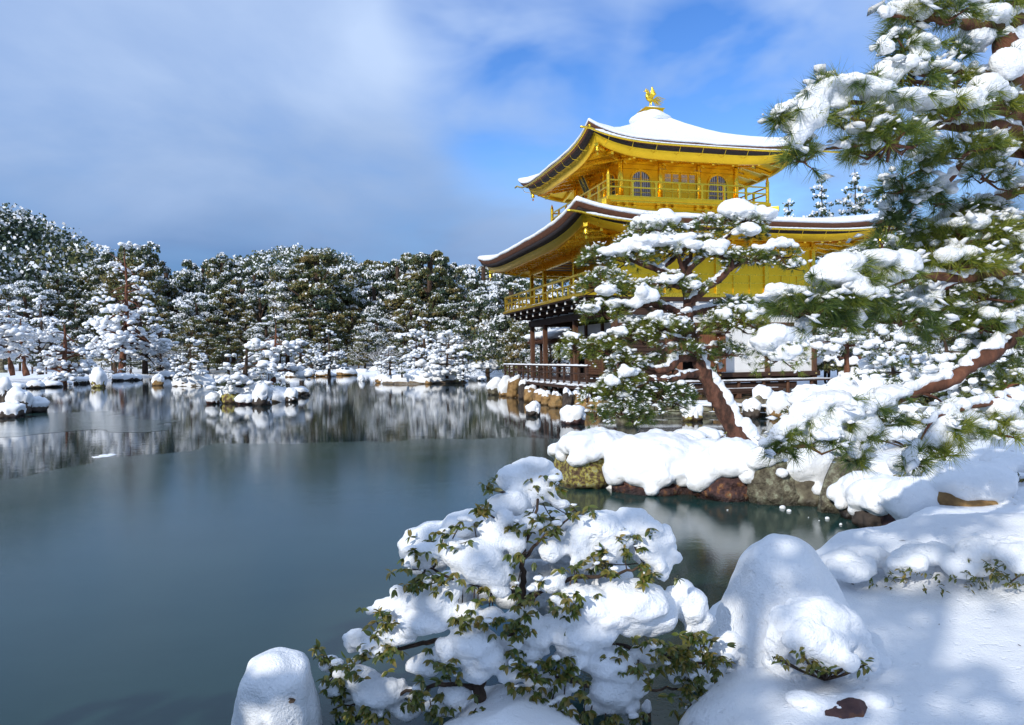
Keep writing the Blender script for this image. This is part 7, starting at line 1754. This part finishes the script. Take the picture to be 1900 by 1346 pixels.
# tall narrow conifers rising behind the lower roof
def conifer(px, top_y, depth, hw, seed, label):
    x = (px - CX) / FPX * depth; z0 = fh(x, depth); H = W(px, top_y, depth)[2] - z0; t_ = thing('conifer', label, 'conifer', (x, depth, z0)); s = depth / FPX
    rs = np.random.RandomState(seed); lv, sv = NP(), NP(); Rr = hw * s
    lay = int(14 + hw * 0.2)
    for i in range(lay):
        u = (i + 0.3 * rs.rand()) / lay; z = H * (0.22 + 0.76 * u); reach = Rr * 1.7 * (1 - u) ** 0.5 * rs.uniform(0.65, 1.15) + 0.12; nb_ = max(2, int(6 * (1 - u) + 2)); a0 = rs.rand() * 6.28
        for j in range(nb_):
            a = a0 + j * 6.28 / nb_ + 0.3 * rs.normal(); ln_b = reach * rs.uniform(.7, 1.1)
            for q in np.linspace(0.35, 1.0, max(1, int(ln_b / 0.42))):
                c = np.array([ln_b * q * math.cos(a), ln_b * q * math.sin(a), z - 0.10 * ln_b * q + 0.1 * rs.normal()]); pr = 0.24
                for nb, cnt, dz in ((lv, 12, -0.10), (sv, 10, 0.12)):
                    p = c + rs.normal(size=(cnt, 3)) * pr * np.array([0.7, 0.7, 0.40]) + np.array([0, 0, dz]); t1 = unit(rs.normal(size=(cnt, 3))); t2 = unit(np.cross(t1, rs.normal(size=(cnt, 3)))); sz = 0.15 * rs.uniform(0.6, 1.3, cnt)[:, None]
                    nb.add(np.stack([p - t1 * sz, p - t2 * sz * .8, p + t1 * sz, p + t2 * sz * .8], 1).reshape(-1, 3), np.arange(cnt * 4).reshape(-1, 4), np.clip(0.35 + 0.15 * rs.normal(), 0, 1))
    lv.build('foliage', M['leaf_far'], t_, False, 'stuff', origin=np.zeros(3)); sv.build('snow', M['snow_far'], t_, False, 'stuff', origin=np.zeros(3))
    MB().tube([(0, 0, -0.3), (0.05, 0, H * 0.5), (0, 0, H * 0.98)], [0.22, 0.14, 0.03], 7).build('trunk', M['bark_dark'], t_)
conifer(1466, 364, 74, 26, 1, 'short snowy conifer tip just right of the upper balcony post')
conifer(1528, 316, 78, 28, 2, 'thin open branched snowy conifer left of the bushier one')
conifer(1590, 306, 76, 36, 3, 'tall bushy snowy conifer under the pine bough tip')
conifer(1645, 350, 72, 36, 4, 'snowy conifer partly behind the big pine boughs')
# bare twiggy trees powdered with snow
def bare_tree(px, by, top_y, depth, seed, label, hw):
    g = W(px, by, depth); g[2] = fh(g[0], g[1]); s = depth / FPX; H = (by - top_y) * s; t_ = thing('bare_tree', label, 'bare tree', g); rs = np.random.RandomState(seed); mb, ms = MB(), MB()
    def grow(p, d, l_, r_, lev):
        q = p + d * l_; m = (p + q) / 2 + 0.06 * l_ * rs.normal(size=3); mb.tube([p, m, q], [r_, r_ * .85, r_ * .65], 4, False)
        up = np.array([0, -0.3, 1.0]) * r_ * 0.9; ms.tube([p + up, m + up, q + up], [r_ * 0.8, r_ * .75, r_ * .6], 4, False)
        if lev < 5:
            for _ in range(3 if lev < 3 else 2):
                grow(q if rs.rand() < .7 else m, unit(d + rs.normal(size=3) * np.array([.5 * hw, .5 * hw, .28]) + np.array([0, 0, .12])), l_ * rs.uniform(.6, .82), r_ * .66, lev + 1)
    for _ in range(3): grow(np.zeros(3), unit(np.array([rs.normal() * .25 * hw, rs.normal() * .2, 1.0])), H * 0.27, 0.009 * H, 0)
    mb.build('branches', M['bark_dark'], t_); ms.build('snow', M['snow_far'], t_, kind='stuff')
bare_tree(842, 676, 545, 84, 1, 'bare tree with upright snow lined twigs behind the long islet', 0.8)
bare_tree(345, 690, 575, 99, 2, 'low wide bare tree powdered with snow left of the islet pines', 1.8)
bare_tree(700, 676, 560, 92, 3, 'bare frosted tree in front of the dark wood behind the long islet', 1.6)
# wooded hills
def hill_wood(name, label, n, cx, cy, sx, sy, seed, hmin, hmax, bias, per=110, qs=0.095):
    rs = np.random.RandomState(seed); P = np.stack([rs.uniform(-1, 1, n) * sx + cx, rs.uniform(-1, 1, n) * sy + cy], 1); lv, sv = NP(), NP(); z = far_height(P[:, 0], P[:, 1])
    for (x, y), z_ in zip(P, z):
        H = rs.uniform(hmin, hmax); Rr = H * rs.uniform(0.34, 0.5); pass
        nrm = unit(rs.normal(size=(per, 3))); nrm[:, 2] = np.abs(nrm[:, 2]); p = np.array([x, y, z_ + H * 0.35]) + nrm * np.array([Rr, Rr, H * 0.65]) * rs.uniform(0.6, 1.0, (per, 1)); t1 = unit(rs.normal(size=(per, 3))); t2 = unit(np.cross(t1, rs.normal(size=(per, 3)))); s_ = Rr * qs * rs.uniform(0.7, 1.5, per)[:, None]
        Q = np.stack([p - t1 * s_, p - t2 * s_, p + t1 * s_, p + t2 * s_], 1); sn = nrm[:, 2] + 0.4 * rs.normal(size=per) + bias > 0.85; tt = np.clip(0.4 + 0.2 * rs.normal(), 0, 1)
        for m_, nb in ((~sn, lv), (sn, sv)):
            if m_.any(): nb.add(Q[m_].reshape(-1, 3), np.arange(m_.sum() * 4).reshape(-1, 4), tt)
    a = lv.build(name, M['leaf_far'], None, False, 'stuff'); tag(a, label, 'wood'); b_ = sv.build('snow', M['snow_far'], a, False, 'stuff', origin=np.zeros(3))
hill_wood('hillside_wood', 'steep wooded hillside rising at the far left edge', 650, -112, 168, 44, 34, 1, 8, 12, -0.1, 130, 0.07)
hill_wood('hill_forest', 'far forested hill showing over the middle of the wood', 1100, -125, 440, 110, 70, 2, 8, 12, -0.1, 60, 0.13)
hill_wood('distant_ridge_wood', 'far wooded ridge showing above the left shore trees', 900, -300, 390, 120, 60, 3, 8, 12, 0.1, 50, 0.14)
# ------------------------------------------------------------------ right garden: pines and clipped shrubs between bank and pavilion
RG = [(1568, 700, 556, 70, 24, 'slim trunked pine right of the white wall of the pavilion', 'bark', 6, .45, 12), (1660, 730, 600, 80, 19, 'snowy garden pine behind the long sloping bough', 'bark_dark', 6, .25, 10), (1760, 760, 560, 110, 15.5, 'wide garden pine filling the space behind the red sloping branch', 'bark_dark', 7, .2, 12),
      (1880, 800, 500, 120, 13.5, 'tall garden pine at the right edge behind the big pine', 'bark_dark', 8, .2, 14), (1930, 700, 380, 130, 17, 'garden pine in the right corner behind the upper boughs', 'bark_dark', 8, .25, 14), (1810, 640, 400, 110, 22, 'garden pine standing further back behind the middle boughs', 'bark_dark', 7, .3, 10), (1700, 620, 450, 80, 28, 'snow frosted pine behind the end of the middle boughs', 'bark_dark', 7, .3, 8)]
for k, (x, y, ty, hw, d, lb, bk, ti, cl, tp_) in enumerate(RG):
    garden_pine('garden_pine', lb, x, y, ty, hw, d, 400 + k, 0.03 * (-1) ** k, tiers=ti, crown_lo=cl, umbrella=.45, bark=bk, trunk_px=tp_, nn=14, yellow=.6, dens=1.3, snow=1.3)
def clipped(px, py, w, h, depth, seed, label):
    g = W(px, py, depth); s = depth / FPX; rs = np.random.RandomState(seed); rx, H = w * s / 2, h * s; t_ = thing('clipped_shrub', label, 'shrub', g, 0, None); bl = []; lt = NP()
    for k in range(40):
        a = rs.rand() * 6.28; q = math.sqrt(rs.rand()) * .9; r_ = rx * rs.uniform(.10, .24); bl.append((rx * q * math.cos(a), rx * .6 * q * math.sin(a), H * (.86 - .55 * q * q) + .05 * H * rs.normal(), r_, r_, r_ * .55))
    v, f = remesh_blobs(bl, max(.04, rx / 28), 3, .02 * rx, 3 / rx, sub=2); link('snow', mesh_np('snow', v, f, True), M['snow'], t_, kind='stuff')
    n = 900; a = rs.rand(n) * 6.28; q = np.sqrt(rs.rand(n)); p = np.stack([rx * q * np.cos(a), rx * .62 * q * np.sin(a), H * (.74 - .6 * q * q) * rs.uniform(.3, 1.0, n)], 1); t1 = unit(rs.normal(size=(n, 3))); t2 = unit(np.cross(t1, rs.normal(size=(n, 3)))); s_ = 0.045 * rs.uniform(.6, 1.4, n)[:, None]
    lt.add(np.stack([p - t1 * s_, p - t2 * s_ * .5, p + t1 * s_, p + t2 * s_ * .5], 1).reshape(-1, 3), np.arange(n * 4).reshape(-1, 4), np.repeat(rs.uniform(.3, .9, n), 4)); lt.build('foliage', M['leaf_far'], t_, False, 'stuff', origin=np.zeros(3))
    mb = MB()
    for k in range(8): mb.tube([(0, 0, -.05), (rx * .5 * math.cos(k), rx * .3 * math.sin(k), H * .5)], [.03, .015], 5)
    mb.build('stems', M['bark_dark'], t_)
clipped(1545, 770, 190, 62, 20.5, 1, 'long low snow blanketed shrub right of the bench')
clipped(1640, 775, 150, 72, 17.5, 2, 'snow blanketed shrub behind the tip of the sloping branch')
clipped(1600, 742, 160, 58, 24, 3, 'snow blanketed shrub near the corner of the pavilion')
clipped(1740, 770, 160, 70, 15, 4, 'snow blanketed shrub beneath the garden pines on the right')
clipped(1500, 742, 70, 30, 23, 5, 'small snowy shrub at the end of the terrace')
clipped(1690, 800, 140, 50, 12.5, 6, 'snow blanketed shrub on the bank behind the hanging tufts')
clipped(1536, 690, 56, 34, 31, 8, 'small snowy shrub hiding the legs of the far garden visitors')
clipped(1580, 690, 50, 30, 31, 9, 'small snowy shrub by the wooden rail in the far garden')
clipped(905, 694, 90, 26, 80, 7, 'snowy low shrubs on the bank beyond the veranda')
# wooden rail and a visitor in a red hat in the far garden
rl = thing('wooden_rail', 'low wooden rail beside the path in the far garden right of the pavilion', 'rail', W(1556, 684, 33))
for x in (-0.9, 0.0, 0.9): MB().box(x - .05, x + .05, -.05, .05, -.3, .55).build('post', M['wood_brown'], rl)
MB().box(-1.1, 1.1, -.04, .04, .42, .5).build('bar', M['wood_brown'], rl)
def person(px, head_y, depth, label, hat, coat, seed, face):
    hd = W(px, head_y, depth); g = np.array([hd[0], hd[1], hd[2] - 1.64]); t_ = thing('person', label, 'person', g, face)
    me = bpy.data.meshes.new('body')
    V = [(0, 0, .92), (0, 0, 1.12), (0, .01, 1.32), (0, 0, 1.45), (0, -.02, 1.56), (0, -.02, 1.64), (.17, 0, 1.38), (.22, .02, 1.12), (.18, -.16, 1.0), (-.17, 0, 1.38), (-.22, .02, 1.12), (-.18, -.16, 1.0), (.09, 0, .86), (.10, -.03, .48), (.10, 0, .08), (.10, -.12, .04), (-.09, 0, .86), (-.10, .02, .48), (-.10, .04, .08), (-.10, -.08, .04)]
    E = [(0, 1), (1, 2), (2, 3), (3, 4), (4, 5), (3, 6), (6, 7), (7, 8), (3, 9), (9, 10), (10, 11), (0, 12), (12, 13), (13, 14), (14, 15), (0, 16), (16, 17), (17, 18), (18, 19)]
    rad = [.16, .15, .17, .09, .095, .085, .08, .06, .045, .08, .06, .045, .10, .075, .055, .045, .10, .075, .055, .045]
    me.from_pydata(V, E, []); ob = bpy.data.objects.new('body', me); COL.objects.link(ob); m_ = ob.modifiers.new('k', 'SKIN'); ob.modifiers.new('s', 'SUBSURF').levels = 1
    for k, r_ in enumerate(rad): me.skin_vertices[0].data[k].radius = (r_, r_ * .85)
    me.skin_vertices[0].data[0].use_root = True
    m2 = bpy.data.meshes.new_from_object(ob.evaluated_get(bpy.context.evaluated_depsgraph_get())); bpy.data.objects.remove(ob)
    m2.materials.clear(); m2.materials.append(simple('coat_' + str(seed), [(0.3, tuple(c * .8 for c in coat)), (0.7, coat)], 5, 3, .8)); m2.shade_smooth(); link('body', m2, None, t_)
    v, f = ICO[3]; h = v * np.array([.088, .10, .118]); h[:, 1] -= np.where((np.abs(v[:, 0]) < .2) & (np.abs(v[:, 2] + .05) < .22) & (v[:, 1] < -.8), .022, 0)
    link('head', mesh_np('head', h + np.array([0, -.03, 1.62]), f, True), M['skin'], t_)
    hv = v[:, :] * np.array([.105, .115, .10]) + np.array([0, -.01, 1.68]); hv[:, 2] = np.maximum(hv[:, 2], 1.655); link('hat' if hat else 'hair', mesh_np('hat', hv, f, True), M['red_wool'] if hat else M['dark_hair'], t_)
M['skin'] = simple('skin', [(0.3, (0.50, 0.31, 0.23)), (0.7, (0.58, 0.37, 0.28))], 8, 3, .6)
M['red_wool'] = simple('red_wool', [(0.3, (0.40, 0.02, 0.025)), (0.7, (0.55, 0.04, 0.04))], 30, 3, .9)
M['dark_hair'] = simple('dark_hair', [(0.3, (0.010, 0.008, 0.007)), (0.7, (0.025, 0.018, 0.014))], 30, 3, .6)
person(1534, 646, 34, 'person in a black coat and red hat in the far garden right of the pavilion', True, (.012, .012, .014), 1, 0.6)
person(1571, 648, 34.5, 'person in dark clothes without a hat beside the slim pine trunk in the far garden', False, (.03, .03, .045), 2, -0.5)
# ------------------------------------------------------------------ pines behind the viewpoint that shade the near bank
def shade_pine(x, y, H, Rw, seed, label):
    t_ = thing('shade_pine', label, 'pine tree', (x, y, 0.25), 0, 'pines standing behind the viewpoint')
    pb = PineBuilder(seed, 0.24, 0.035, 14, 0.07, 16.0, 0)
    k = np.linspace(0, 1, 6); rs = pb.rs
    T = np.stack([x + 0.15 * np.sin(k * 4), y + 0.2 * np.cos(k * 3) - 0.2, 0.2 + H * 0.95 * k, 0.16 * (1 - .8 * k)], 1); pb.limb(T, H / 14, 8, 0, .02); q = spline(T, H / 40)
    for i in range(7):
        u = i / 6; c = q[int((.38 + .58 * u) * (len(q) - 1))]; n = max(1, int(5 * (1 - u) + 1)); a0 = rs.rand() * 6.28
        for j in range(n):
            a = a0 + j * 6.28 / n; rr = Rw * (1 - .7 * u) * rs.uniform(.45, .75) * (n > 1); p = c[:3] + np.array([rr * math.cos(a), rr * math.sin(a), .1 * rs.normal()]); pr = Rw * (1 - .6 * u) * rs.uniform(.32, .48)
            pb.limb([(*c[:3], .04), (*p, .015)], .4, 5, 0, .02); pb.pad(p, pr, pr * .35, pr * .9, 1.0, 1.0, twigs=False)
    pb.finish(t_, 'bark', 'needle_far', 'snow', remesh=False)
LBL = 'snow laden pine behind the viewpoint that shades the near bank'
SH = SUN_H
def back(x, y, d, side=0.0):
    return x + SH[0] * d - SH[1] * side, y + SH[1] * d + SH[0] * side
for k, (tx, ty, d, side, H, Rw) in enumerate([(-0.9, 3.9, 8.0, 0.3, 6.6, 2.5), (0.6, 3.7, 9.0, 0.2, 6.9, 2.5), (2.0, 4.4, 11.0, 0.2, 7.8, 2.4)]):
    x, y = back(tx, ty, d, side); shade_pine(x, y, H, Rw, 500 + k, LBL + ', ' + ['the lowest', 'the middle one', 'the tallest'][k])
